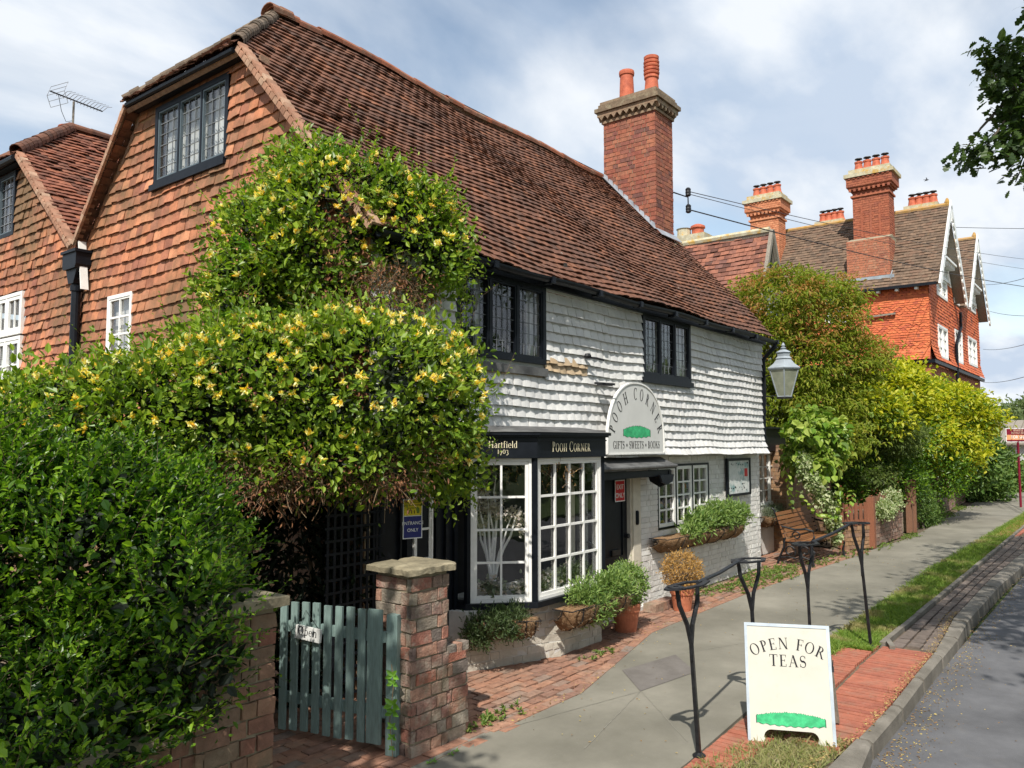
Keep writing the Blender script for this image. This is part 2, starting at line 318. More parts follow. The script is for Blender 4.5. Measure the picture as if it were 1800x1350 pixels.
def bricks(mb, O, U, V, N, L, H, bl=.2, bh=.062, mo=.009, d=.012, holes=(), seed=1, j=.0015, bond=True, z0=0):
    rng = np.random.default_rng(seed); O, U, V, N = [np.array(q, float) for q in (O, U, V, N)]
    OO = []; AA = []; BB = []; CC_ = []; r = 0; v = 0.0
    while v + bh * .5 < H:
        hh = min(bh, H - v)
        x = 0.0 if r % 2 == 0 else -bl / 2
        if bond and r % 2: x = -bl * .25
        k = 0
        while x < L - .01:
            ln = bl if not (bond and (k + r) % 2) else bl * .5 - mo / 2
            a = max(x, 0); b = min(x + ln, L)
            if b - a > .02 and not any(a < h[1] and b > h[0] and v < h[3] and v + hh > h[2] for h in holes):
                pr = d + rng.normal(0, .0018)
                OO.append(O + U * a + V * v - N * .01); AA.append(U * (b - a)); BB.append(V * hh); CC_.append(N * (pr + .01))
            elif b - a > .02:                       # cut bricks beside an opening
                for h in holes:
                    if v < h[3] and v + hh > h[2]:
                        for a2, b2 in ((a, min(b, h[0])), (max(a, h[1]), b)):
                            if b2 - a2 > .025 and a2 >= a and b2 <= b and a < h[1] and b > h[0]:
                                OO.append(O + U * a2 + V * v - N * .01); AA.append(U * (b2 - a2)); BB.append(V * hh); CC_.append(N * (d + .01))
            x += ln + mo; k += 1
        v += bh + mo; r += 1
    if OO: obs(mb, OO, np.array(AA), np.array(BB), np.array(CC_), rng, j)
def wall(mb, O, U, V, N, L, H, th, holes=()):
    O, U, V, N = [np.array(q, float) for q in (O, U, V, N)]
    us = sorted(set([0, L] + [min(max(q, 0), L) for h in holes for q in h[:2]])); vs = sorted(set([0, H] + [min(max(q, 0), H) for h in holes for q in h[2:]]))
    for j in range(len(vs) - 1):
        run = None
        for i in range(len(us) - 1):
            c = ((us[i] + us[i + 1]) / 2, (vs[j] + vs[j + 1]) / 2)
            hole = any(h[0] < c[0] < h[1] and h[2] < c[1] < h[3] for h in holes)
            if not hole:
                run = [us[i], us[i + 1]] if run is None else [run[0], us[i + 1]]
            if (hole or i == len(us) - 2) and run:
                mb.ob(O + U * run[0] + V * vs[j] - N * th, U * (run[1] - run[0]), V * (vs[j + 1] - vs[j]), N * th); run = None
def window(parent, O, U, V, N, W, H, lights=1, cols=2, rows=4, fm=None, bm=None, fw=.05, bw=.018, depth=.06, cas=.035, sill=None, curtain=None, room=.5, name='window', open_=None, cm=None, proud=0.012):
    """O lower left corner on the wall face; window frame stands `proud` of the face"""
    O, U, V, N = [np.array(q, float) for q in (O, U, V, N)]
    f = MB(); g = MB(); c = MB(); bars = MB(); O1 = O + N * proud
    def fr(mb, u0, u1, v0, v1, w_, n0, n1):
        for (a, b, c_, d_) in ((u0, u1, v0, v0 + w_), (u0, u1, v1 - w_, v1), (u0, u0 + w_, v0 + w_, v1 - w_), (u1 - w_, u1, v0 + w_, v1 - w_)):
            mb.ob(O1 + U * a + V * c_ + N * n0, U * (b - a), V * (d_ - c_), N * (n1 - n0))
    fr(f, 0, W, 0, H, fw, -depth, 0)
    lw = (W - fw * 2) / lights
    for i in range(lights):
        u0 = fw + i * lw; u1 = u0 + lw
        if i: f.ob(O1 + U * (u0 - .016) + V * fw - N * depth, U * .032, V * (H - 2 * fw), N * (depth - .002))
        a0 = u0 + (.016 if i else 0) + .002; a1 = u1 - (.016 if i < lights - 1 else 0) - .002
        fr(c, a0, a1, fw + .002, H - fw - .002, cas, -depth + .01, -.008)
        p0, p1, q0, q1 = a0 + cas, a1 - cas, fw + cas, H - fw - cas
        for k in range(1, cols):
            x = p0 + (p1 - p0) * k / cols; bars.ob(O1 + U * (x - bw / 2) + V * q0 - N * (depth * .7), U * bw, V * (q1 - q0), N * (bw * .9))
        for k in range(1, rows):
            y = q0 + (q1 - q0) * k / rows; bars.ob(O1 + U * p0 + V * (y - bw / 2) - N * (depth * .7 + .001), U * (p1 - p0), V * bw, N * (bw * .9))
        g.ob(O1 + U * p0 + V * q0 - N * (depth * .75), U * (p1 - p0), V * (q1 - q0), -N * .004)
    o = f.build(name, fm, parent)
    c.build('casement', cm or fm, o); g.build('pane', M_glass, o)
    if cols > 1 or rows > 1: bars.build('glazing_bars', bm, o)
    if sill:
        s = MB(); s.ob(O1 + U * (-sill[0]) + V * (-sill[1]) - N * .03, U * (W + 2 * sill[0]), V * sill[1], N * (.03 + sill[2])); s.build('sill', fm, o)
    if curtain:
        for (a, b) in curtain:
            n = 14; q = MB(); pts = []
            for k in range(n + 1):
                t = k / n; u = (a + (b - a) * t) * W; pts.append(O1 + U * u - N * (depth + .10 + .018 * sin(k * 2.1 + a * 9)))
            Vv = [p + V * (.02) for p in pts] + [p + V * (H - .03) for p in pts]
            q.add(Vv, [(k, k + 1, n + 2 + k, n + 1 + k) for k in range(n)]); q.build('curtain', M_curtain, o, fix=False)
    return o

# ------------------------------------------------------------------ lettering (own drawn serif alphabet, cap height 1)
T_, t_, SH_ = .15, .05, .035
def _ring(cx, cy, rx, ry, tx, ty, a0=0, a1=360, n=28):
    out = []
    for k in range(n):
        a, b = radians(a0 + (a1 - a0) * k / n), radians(a0 + (a1 - a0) * (k + 1) / n)
        out.append([(cx + rx * cos(a), cy + ry * sin(a)), (cx + rx * cos(b), cy + ry * sin(b)), (cx + (rx - tx) * cos(b), cy + (ry - ty) * sin(b)), (cx + (rx - tx) * cos(a), cy + (ry - ty) * sin(a))])
    return out
def _bar(x0, y0, x1, y1, w): return [[(x0 - w / 2, y0), (x0 + w / 2, y0), (x1 + w / 2, y1), (x1 - w / 2, y1)]]
def _h(x0, x1, y, h): return [[(x0, y), (x1, y), (x1, y + h), (x0, y + h)]]
def _stem(x, y0=0, y1=1, sw=.15): return _bar(x, y0, x, y1, T_) + _h(x - sw, x + sw, y0, SH_) + _h(x - sw, x + sw, y1 - SH_, SH_)
def _thin(x, y0=0, y1=1, sw=.11): return _bar(x, y0, x, y1, t_) + _h(x - sw, x + sw, y0, SH_) + _h(x - sw, x + sw, y1 - SH_, SH_)
def _stroke(pts, ws):
    out = []; n = len(pts); L = []
    for i, p in enumerate(pts):
        a = pts[max(i - 1, 0)]; b = pts[min(i + 1, n - 1)]; dx, dy = b[0] - a[0], b[1] - a[1]; l = math.hypot(dx, dy) or 1
        nx, ny = -dy / l, dx / l; w_ = ws[i] / 2; L.append(((p[0] + nx * w_, p[1] + ny * w_), (p[0] - nx * w_, p[1] - ny * w_)))
    for i in range(n - 1): out.append([L[i][0], L[i][1], L[i + 1][1], L[i + 1][0]])
    return out
def _S():
    pts = []; ws = []
    for k in range(25):
        t = k / 24
        if t < .5: a = radians(30 + 240 * t / .5); pts.append((.3 + .2 * cos(a), .74 + .24 * sin(a)))
        else: a = radians(90 - 240 * (t - .5) / .5); pts.append((.3 + .23 * cos(a), .26 + .25 * sin(a)))
        ws.append(.05 + .12 * math.exp(-((t - .5) / .17) ** 2))
    return _stroke(pts, ws) + _bar(.5, .72, .5, .97, .04) + _bar(.08, .03, .08, .3, .04)
GL = {
 'O': (lambda: _ring(.43, .5, .41, .52, .13, .04), .88), 'C': (lambda: _ring(.43, .5, .41, .52, .13, .04, 48, 312) + _bar(.72, .7, .72, .98, .04), .8),
 'G': (lambda: _ring(.43, .5, .41, .52, .13, .04, 48, 320) + _bar(.72, .72, .72, .98, .04) + _bar(.72, .08, .72, .42, .13) + _h(.56, .86, .42, SH_), .9),
 'P': (lambda: _stem(.2) + _ring(.28, .745, .31, .255, .13, .04, -90, 90) + _h(.2, .29, .96, .04) + _h(.2, .29, .49, .04), .64),
 'R': (lambda: _stem(.2) + _ring(.28, .745, .31, .255, .13, .04, -90, 90) + _h(.2, .29, .96, .04) + _h(.2, .36, .49, .04) + _bar(.74, 0, .38, .5, T_) + _h(.62, .86, 0, SH_), .84),
 'B': (lambda: _stem(.2) + _ring(.28, .76, .27, .24, .12, .04, -90, 90) + _ring(.28, .27, .34, .27, .13, .04, -90, 90) + _h(.2, .29, .96, .04), .72),
 'D': (lambda: _stem(.2) + _ring(.3, .5, .46, .5, .14, .04, -90, 90) + _h(.2, .3, .96, .04) + _h(.2, .3, 0, .04), .86),
 'H': (lambda: _stem(.2) + _stem(.72) + _h(.2, .72, .49, .05), .94), 'I': (lambda: _stem(.2), .42),
 'N': (lambda: _thin(.16) + _thin(.76) + _bar(.76, 0, .19, 1, T_), .94), 'E': (lambda: _stem(.2) + _h(.2, .6, .96, .04) + _h(.2, .62, 0, .04) + _h(.2, .5, .5, .04) + _bar(.6, .8, .6, 1, .04) + _bar(.62, 0, .62, .22, .04) + _bar(.5, .42, .5, .62, .04), .72),
 'F': (lambda: _stem(.2) + _h(.2, .6, .96, .04) + _h(.2, .5, .5, .04) + _bar(.6, .8, .6, 1, .04) + _bar(.5, .42, .5, .62, .04), .66),
 'L': (lambda: _stem(.2) + _h(.2, .6, 0, .04) + _bar(.6, 0, .6, .25, .04), .68),
 'T': (lambda: _stem(.38) + _h(.05, .71, .96, .04) + _bar(.05, .78, .05, 1, .04) + _bar(.71, .78, .71, 1, .04), .76),
 'S': (_S, .62), 'A': (lambda: _bar(.12, 0, .42, 1, t_) + _bar(.72, 0, .42, 1, T_) + _h(.2, .62, .33, .04) + _h(.01, .23, 0, SH_) + _h(.58, .86, 0, SH_), .86),
 'W': (lambda: _bar(.32, 0, .12, 1, T_) + _bar(.32, 0, .54, 1, t_) + _bar(.78, 0, .56, 1, T_) + _bar(.78, 0, 1.0, 1, t_) + _h(0, .26, 1 - SH_, SH_) + _h(.9, 1.1, 1 - SH_, SH_), 1.12),
 'K': (lambda: _stem(.2) + _bar(.24, .44, .66, 1, t_) + _bar(.76, 0, .4, .6, T_) + _h(.62, .88, 0, SH_) + _h(.52, .78, 1 - SH_, SH_), .86),
 'M': (lambda: _thin(.14) + _stem(.9) + _bar(.5, .1, .16, 1, T_) + _bar(.5, .1, .88, 1, t_), 1.08),
 'c': (lambda: _ring(.28, .32, .26, .34, .1, .04, 50, 310), .5), 'g': (lambda: _ring(.28, .3, .24, .32, .1, .04) + _bar(.5, -.2, .5, .62, .1), .6),
 'o': (lambda: _ring(.29, .32, .27, .34, .1, .035), .6),
 'p': (lambda: _bar(.16, -.3, .16, .64, .11) + _h(.04, .29, -.3, SH_) + _h(.04, .16, .61, SH_) + _ring(.32, .32, .25, .34, .1, .035, -130, 130), .64),
 'e': (lambda: _ring(.28, .32, .26, .34, .1, .035, 0, 318) + _h(.05, .53, .32, .035), .56),
 'n': (lambda: _bar(.15, 0, .15, .64, .11) + _bar(.5, 0, .5, .42, .11) + _ring(.33, .42, .225, .24, .11, .07, 0, 150) + _h(.04, .27, 0, SH_) + _h(.39, .62, 0, SH_), .66),
 'a': (lambda: _bar(.42, 0, .42, .45, .11) + _ring(.27, .44, .205, .22, .11, .05, 0, 150) + _ring(.24, .17, .2, .19, .1, .04, 40, 330) + _h(.36, .52, 0, SH_), .54),
 'r': (lambda: _bar(.15, 0, .15, .64, .11) + _ring(.3, .46, .2, .2, .08, .08, 50, 160) + _h(.04, .28, 0, SH_), .44),
 't': (lambda: _bar(.17, .1, .17, .82, .11) + _h(.04, .36, .6, .04) + _ring(.25, .12, .135, .13, .1, .05, 180, 310), .4),
 'f': (lambda: _bar(.17, 0, .17, .8, .11) + _h(.04, .36, .6, .04) + _ring(.27, .8, .155, .2, .1, .06, 50, 180) + _h(.05, .31, 0, SH_), .4),
 'i': (lambda: _bar(.15, 0, .15, .64, .11) + _h(.04, .28, 0, SH_) + _ring(.15, .84, .07, .07, .07, .07), .32),
 'l': (lambda: _bar(.15, 0, .15, 1.02, .11) + _h(.04, .28, 0, SH_), .32),
 'd': (lambda: _bar(.45, 0, .45, 1.02, .11) + _ring(.27, .32, .24, .34, .1, .035, 60, 300) + _h(.4, .58, 0, SH_), .62),
 '1': (lambda: _bar(.2, 0, .2, .66, .1) + _h(.08, .33, 0, SH_), .4), '7': (lambda: _h(.05, .5, .38, .06) + _bar(.2, -.25, .47, .42, .1), .52),
 '0': (lambda: _ring(.3, .32, .27, .34, .1, .04), .62), '3': (lambda: _ring(.22, .25, .0, .0, 0, 0, 0, 1, 1) + _ring(.2, .4, .2, .2, .08, .05, -60, 140) + _ring(.2, .02, .25, .26, .1, .05, -140, 80), .52),
 '*': (lambda: _ring(.2, .45, .17, .2, .17, .2), .42), ' ': (lambda: [], .42),
}
def textw(s, xs, gap): return sum(GL[c][1] + gap for c in s) * xs - gap * xs
def letters(mb, s, O, U, V, N, h, xs=1., gap=.06, align=0, th=.0012, small=None, arc=None):
    """s set on the plane O/U/V, cap height h. arc=(radius, total angle) sets it round a circle centred at O"""
    O, U, V, N = [np.array(q, float) for q in (O, U, V, N)]
    def adv(i): k = small if (small and i and s[i - 1] != ' ') else 1; return (GL[s[i]][1] + gap) * xs * k, k
    W = sum(adv(i)[0] for i in range(len(s))) - gap * xs; x = -W / 2 if align == 0 else 0
    for i, c in enumerate(s):
        a, k = adv(i)
        for pl in GL[c][0]():
            q = []
            for px, py in pl:
                px *= xs * k; py *= k
                if arc:
                    th0 = -((x + GL[c][1] * xs * k / 2) / W) * arc[1]; R = arc[0]; lx = px - GL[c][1] * xs * k / 2
                    ex = arc[2] if len(arc) > 2 else 1.
                    q.append(((sin(-th0) * R + (cos(th0) * lx - sin(th0) * py) * h) * ex, cos(th0) * R + (sin(th0) * lx + cos(th0) * py) * h))
                else: q.append(((x + px) * h, py * h))
            mb.prism(q, O, U, V, N * th)
        x += a
def sans(s, O, U, V, N, size, mat_, parent, name='lettering', align='CENTER', th=.001, sx=1.):
    cu = bpy.data.curves.new('txt', 'FONT'); cu.body = s; cu.size = 1; cu.align_x = align; cu.extrude = 0; cu.offset = .012
    o = bpy.data.objects.new('txt', cu); sc.collection.objects.link(o)
    dg = bpy.context.evaluated_depsgraph_get(); me = bpy.data.meshes.new_from_object(o.evaluated_get(dg))
    vs = [v.co.copy() for v in me.vertices]; fs = [tuple(p.vertices) for p in me.polygons]
    bpy.data.objects.remove(o); bpy.data.curves.remove(cu); bpy.data.meshes.remove(me)
    mb = MB(); O, U, V, N = [np.array(q, float) for q in (O, U, V, N)]
    if not vs: return None
    mb.add([O + U * (v.x * size * sx) + V * (v.y * size) + N * th for v in vs], fs)
    return mb if parent is None else mb.build(name, mat_, parent, fix=False)

# ------------------------------------------------------------------ foliage helpers
def leaves(mb, Pt, D, N, L, Wd, rng, droop=.12, fold=.15):
    n = len(Pt); L = np.broadcast_to(np.asarray(L, float), (n,))[:, None]; Wd = np.broadcast_to(np.asarray(Wd, float), (n,))[:, None]
    D = D / (np.linalg.norm(D, axis=1, keepdims=True) + 1e-9)
    S = np.cross(D, N); S /= (np.linalg.norm(S, axis=1, keepdims=True) + 1e-9); Nn = np.cross(S, D)
    V = np.stack([Pt, Pt + D * L * .3 - S * Wd * .5 + Nn * Wd * fold, Pt + D * L * .68 - S * Wd * .4 + Nn * Wd * fold * .6, Pt + D * L - Nn * L * droop,
                  Pt + D * L * .68 + S * Wd * .4 + Nn * Wd * fold * .6, Pt + D * L * .3 + S * Wd * .5 + Nn * Wd * fold], 1)
    F = np.array([[0, 1, 2, 3], [3, 4, 5, 0]]); F = (np.arange(n) * 6)[:, None, None] + F[None]
    mb.V.append(V.reshape(-1, 3)); mb.F.append(F.reshape(-1, 4) + mb.n); mb.n += n * 6
def rdir(rng, n): q = rng.normal(size=(n, 3)); return q / np.linalg.norm(q, axis=1, keepdims=True)
def blob_pts(blobs, n, rng, lo=.85, hi=1.05, reject=.82):
    Cn = np.array([b[0] for b in blobs], float); R = np.array([b[1] if hasattr(b[1], '__len__') else [b[1]] * 3 for b in blobs], float)
    wgt = (R[:, 0] * R[:, 1] + R[:, 1] * R[:, 2] + R[:, 0] * R[:, 2]); wgt /= wgt.sum()
    k = rng.choice(len(blobs), n * 2, p=wgt); d = rdir(rng, n * 2); s = rng.uniform(lo, hi, (n * 2, 1))
    p = Cn[k] + d * R[k] * s; out = d / R[k]; out /= np.linalg.norm(out, axis=1, keepdims=True)
    ok = np.ones(len(p), bool)
    for i in range(len(blobs)):
        q = np.linalg.norm((p - Cn[i]) / R[i], axis=1); ok &= (q > reject) | (k == i)
    p, out = p[ok], out[ok]; return p[:n], out[:n]
def foliage(blobs, n, L, W, rng, mb=None, k=14, cr=.10, up=.2, lo=.8, hi=1.08, spread=.9, droop=.12, flat=0., keep=None, reject=.82, Lv=.25):
    mb = mb or MB(); nc = max(1, n // k); c, o = blob_pts(blobs, nc, rng, lo, hi, reject)
    if keep is not None: m_ = keep(c); c, o = c[m_], o[m_]
    nc = len(c); rep = rng.integers(max(1, k // 2), k + k // 2 + 1, nc); c2 = np.repeat(c, rep, 0); o2 = np.repeat(o, rep, 0); N_ = len(c2)
    g = rng.normal(0, cr, (N_, 3)); g[:, 2] *= (1 - flat); pt = c2 + g
    D = o2 * .6 + rng.normal(0, spread * .55, (N_, 3)); D[:, 2] += up
    Nm = o2 * .7 + rng.normal(0, .4, (N_, 3)); Nm[:, 2] += .6 + flat
    Ls = L * (1 + rng.normal(0, Lv, N_)).clip(.4, 1.8)
    leaves(mb, pt, D, Nm, Ls, Ls * W / L, rng, droop); return mb, c, o
def limbs(mb, base, tg, r0, rng, mid=.5, r1=.006, n=6, wob=.12):
    base = np.array(base, float)
    for t in tg:
        t = np.array(t, float); d = t - base; l = np.linalg.norm(d); pts = []
        for i in range(6):
            s = i / 5; q = base + d * s; q = q + rng.normal(0, wob * l * .12, 3) * (0 < i < 5); q[2] += sin(s * pi) * l * .06; pts.append(q)
        mb.tube(pts, np.linspace(r0, r1, 6), n)
def shoots(mb, tw, base, D, L, nl, ll, lw, rng, bend=.15, r=.002):
    for b, d, l in zip(base, D, L):
        d = unit(d); k = max(4, int(nl * l / np.mean(L))); t = np.linspace(.08, 1, k)[:, None]
        sag = unit(np.cross(d, rng.normal(size=3))); pts = b + d * t * l + sag * (t ** 2) * l * bend * rng.normal() + A3(0, 0, -1) * (t ** 2) * l * .12
        if tw is not None: tw.tube([b, pts[k // 2], pts[-1]], [r, r * .8, r * .4], 4, cap=False)
        s = unit(np.cross(d, UZ + rng.normal(0, .4, 3))); sg = np.where(np.arange(k) % 2 == 0, 1, -1)[:, None]
        Dl = d * .75 + s * sg * .8 + rng.normal(0, .18, (k, 3)); Dl[:, 2] += .1
        Nl = np.cross(Dl, np.cross(d, s)[None]) * 0 + UZ + rng.normal(0, .35, (k, 3)) - d * .3
        ls = ll * (1.15 - .6 * t[:, 0] ** 2) * (1 + rng.normal(0, .12, k)); leaves(mb, pts, Dl, Nl, ls, ls * lw / ll, rng)
X_, Y_, Z_ = A3(1, 0, 0), A3(0, 1, 0), A3(0, 0, 1)
# ================================================================== SETTING
def sheet(name, pts, z, m, kind='structure', th=0.0):
    mb = MB(); n = len(pts)
    if th: mb.prism([(p[0], p[1]) for p in pts], (0, 0, z - th), X_, Y_, Z_ * th)
    else: mb.add([(p[0], p[1], z) for p in pts], [tuple(range(n))])
    o = mb.build(name, m, kind=kind); return o
sheet('ground', [(500 * cos(a * pi / 24), 500 * sin(a * pi / 24)) for a in range(48)], -.16, M_lawn)
sheet('road', [(-30, -4.0), (120, -4.0), (120, 1.62), (-30, 1.62)], -.10, M_road)
sheet('far_verge', [(-30, -20), (120, -20), (120, -4.15), (-30, -4.15)], -.02, M_lawn, th=.1)
sheet('garden_ground', [(-30, 3.6), (70, 3.6), (70, 45), (-30, 45)], -.03, M_soil, th=.08)
sheet('verge_ground', [(-30, 1.5), (5.4, 1.66), (6.0, 1.78), (9, 1.86), (70, 1.95), (70, 3.7), (-30, 3.7)], -.022, M_soil, th=.08)
PL = [(-6, 3.78), (3.4, 3.80), (4.6, 3.84), (5.76, 3.84), (6.9, 4.12), (8.02, 4.40), (11, 4.46), (13.8, 4.38), (16.6, 4.25), (19.4, 4.1), (21, 4.15), (28, 4.5), (38, 4.95), (70, 5.4)]
PR = [(70, 3.6), (27.6, 2.80), (14.9, 2.84), (8.5, 2.66), (6.7, 2.56), (5, 2.44), (3.5, 2.40), (-6, 2.3)]
sheet('footpath', PL + PR, 0.0, M_path, th=.05)
sheet('path_patch', [(6.1, 3.42), (6.92, 3.30), (7.35, 3.72), (6.55, 3.86)], 0.004, M_patch)
def pl_y(x, L): return np.interp(x, [p[0] for p in L], [p[1] for p in L])
# brick strip between path and shop
rng = np.random.default_rng(5)
mb = MB(); O = []; A = []; r = 0; y = 3.85
while y < 5.6:
    x = 4.4 + (r % 2) * .1
    while x < 16.4:
        e = pl_y(x + .1, PL)
        if y > e - .01 and not (y > 5.08 and x < 13.5) and not (y > 5.0 and x > 5.0 and x < 13.3):
            O.append((x + rng.normal(0, .002), y + rng.normal(0, .002), -.03)); A.append((rng.uniform(.178, .187), 0, rng.normal(0, .0015)))
        x += .2
    y += .1; r += 1
obs(mb, O, np.array(A), np.tile([0, .084, 0], (len(O), 1)), np.c_[np.zeros((len(O), 2)), rng.uniform(.024, .036, len(O))], rng, .002)
# edge course along the path
O = []; A = []
for i in range(2, 8):
    a = A3(*PL[i], 0); b = A3(*PL[i + 1], 0); L = np.linalg.norm(b - a); u = (b - a) / L; k = int(L / .205)
    for j in range(k): O.append(a + u * (j * L / k) + A3(0, 0, -.03) + np.cross(Z_, u) * -.055); A.append(u * (L / k - .01))
obs(mb, O, np.array(A), np.array([np.cross(Z_, unit(a)) * .094 for a in A]), np.tile([0, 0, .036], (len(O), 1)), rng, .001)
mb.build('brick_paving', M_pave, kind='structure')
# kerb
KI = [(-6, 1.52), (3.0, 1.52), (4.6, 1.55)] + [tuple(onZ(*p)[:2]) for p in ((1443, 1347), (1533, 1290), (1590, 1217), (1647, 1148), (1677, 1090), (1740, 1022), (1800, 972))] + [(30, 2.05), (70, 2.2)]
KO = [(-6, 1.36), (3.0, 1.36), (4.7, 1.36)] + [tuple(onZ(*p)[:2]) for p in ((1500, 1347), (1575, 1262), (1625, 1195), (1680, 1130), (1703, 1090), (1760, 1028), (1810, 986))] + [(30, 1.85), (70, 2.0)]
def resample(Lp, step):
    p = np.array(Lp); d = np.r_[0, np.cumsum(np.linalg.norm(np.diff(p, axis=0), axis=1))]; return p, d
ki, di = resample(KI, 1); ko, do = resample(KO, 1); mb = MB(); nst = 82
for s in range(nst):
    t0, t1 = s / nst, (s + 1) / nst - .0006; c = []
    for t in (t0, t1):
        x = -6 + 76 * t; c.append((x, np.interp(x, ki[:, 0], ki[:, 1]), np.interp(x, ko[:, 0], ko[:, 1])))
    (xa, ia, oa), (xb, ib, ob_) = c; z = .03 + .004 * sin(s * 2.2)
    V = [(xa, ia, -.15), (xb, ib, -.15), (xb, ib, z), (xa, ia, z), (xa, oa - .01, -.15), (xb, ob_ - .01, -.15), (xb, ob_ - .006, z - .02), (xa, oa - .006, z - .02), (xa, oa + .02, z), (xb, ob_ + .02, z)]
    mb.add(V, [(0, 1, 2, 3), (3, 2, 9, 8), (8, 9, 6, 7), (7, 6, 5, 4), (0, 3, 8, 7, 4), (1, 5, 6, 9, 2)])
mb.build('kerb', M_kerb, kind='structure')
# red paving, dark paving, edging
def kin(x): return np.interp(x, ki[:, 0], ki[:, 1])
mb = MB(); O = []; A = []; B = []
x = 4.55
while x < 8.95:
    ytop = 2.40 + (x - 4.5) * .05 if x < 8 else 2.6; ym = kin(x) + (ytop - kin(x)) * .56
    for (a, b) in ((kin(x) + .03, ym - .02), (ym + .02, ytop)):
        if x < 5.75 and b < 2.35: continue
        if x < 5.75: a = max(a, 2.1 + (5.75 - x) * .12)
        if x < 5.0: a = max(a, 2.25)
        if x > 8.2: b = min(b, 2.5)
        O.append((x, a, -.03)); A.append((.062, .004, 0)); B.append((0, b - a, 0))
    x += .074
obs(mb, O, np.array(A), np.array(B), np.c_[np.zeros((len(O), 2)), rng.uniform(.030, .036, len(O))], rng, .001)
for q in range(60):
    x = 21.3 + q * .074; mb.ob((x, 2.25, -.03), (.066, 0, 0), (0, .45, 0), (0, 0, .034))
mb.build('red_paving', M_paver, kind='structure')
mb = MB(); O = []; A = []; B = []; x = 9.05
while x < 45:
    y0 = kin(x) + .03; y1 = min(2.16 + (x - 9) * .012, 2.34)
    if not 21.2 < x < 25.8:
        for r in range(3):
            h = (y1 - y0) / 3; O.append((x + (r % 2) * .1, y0 + r * h, -.03)); A.append((.19, 0, 0)); B.append((0, h - .022, 0))
    x += .2
obs(mb, O, np.array(A), np.array(B), np.c_[np.zeros((len(O), 2)), rng.uniform(.031, .038, len(O))], rng, .001)
mb.build('dark_paving', M_paved, kind='structure')
mb = MB(); x = 9.0
mb.ob((8.9, 2.05, -.05), (.3, .12, 0), (-.02, .05, 0), (0, 0, .09))
while x < 45:
    y = min(2.17 + (x - 9) * .012, 2.35); mb.ob((x, y, -.05), (.89, .0105, 0), (0, .055, 0), (0, 0, .085 + .004 * sin(x * 3))); x += .9
mb.build('path_edging', M_kerb, kind='structure')

# grass and weeds (stuff)
M_grass = leafmat('grass_blade', [(.10, .19, .025), (.18, .29, .04), (.25, .33, .06), (.14, .23, .035)], .3, .6, patch=((.34, .30, .13), 1.6, .52, .66))
M_dry = leafmat('dry_grass', [(.36, .31, .15), (.22, .25, .07), (.42, .36, .2), (.15, .22, .05)], .3, .7)
M_litter = leafmat('leaf_litter', [(.30, .18, .08), (.22, .13, .06), (.42, .30, .12), (.5, .4, .14)], .15, .8)
def blades(mb, pts, h, w_, rng, lean=.5):
    n = len(pts); D = np.c_[rng.normal(0, lean, (n, 2)), np.ones(n)]; D /= np.linalg.norm(D, axis=1, keepdims=True)
    S = rdir(rng, n); S[:, 2] = 0; S /= np.linalg.norm(S, axis=1, keepdims=True); h = h * rng.uniform(.5, 1.3, (n, 1)); w_ = w_ * rng.uniform(.7, 1.3, (n, 1))
    V = np.stack([pts - S * w_ / 2, pts + S * w_ / 2, pts + D * h * .6 + S * w_ * .35, pts + D * h + A3(0, 0, -.15) * h + D * [1, 1, 0] * h * .3, pts + D * h * .6 - S * w_ * .35], 1)
    F = (np.arange(n) * 5)[:, None] + np.array([[0, 1, 2, 3, 4]]); mb.V.append(V.reshape(-1, 3)); mb.F.append(F + mb.n); mb.n += n * 5
n = 46000; x = 8.7 + 36 * rng.random(n) ** 2.0; t = rng.random(n); ya = np.minimum(2.24 + (x - 9) * .012, 2.42); yb = pl_y(x, PR[::-1]) + .04
mb = MB(); pt = np.c_[x, ya + (yb - ya) * t, np.full(n, -.02)]; blades(mb, pt, .075, .008, rng)
n = 3400; x = 7.0 + 1.7 * rng.random(n); y = 2.60 + rng.normal(0, .05, n) * (x - 6) / 2; pt = np.c_[x, y, np.full(n, -.01)]; blades(mb, pt, .08, .007, rng)
n = 3000; x = 7.6 + 1.3 * rng.random(n); y = 2.62 + .22 * rng.random(n) ** 2; blades(mb, np.c_[x, y, np.full(n, -.01)], .09, .007, rng)
mb.build('verge_grass', M_grass, kind='stuff', fix=False, label='bright green grass strip between the footpath and the paved kerb')
mb = MB(); n = 5200; x = rng.uniform(4.3, 6.0, n); y = rng.uniform(1.66, 2.36, n); k = (y < 2.42 - (x - 4.3) * .12) & (y > kin(x) + .0); blades(mb, np.c_[x, y, np.full(n, -.02)][k], .085, .006, rng, .8)
mb.build('dry_grass', M_dry, kind='stuff', fix=False, label='dry straggly grass around the foot of the tea sign')
M_weed = leafmat('weed_leaf', [(.08, .15, .025), (.14, .22, .04), (.22, .26, .06)], .3, .6)
mb = MB()
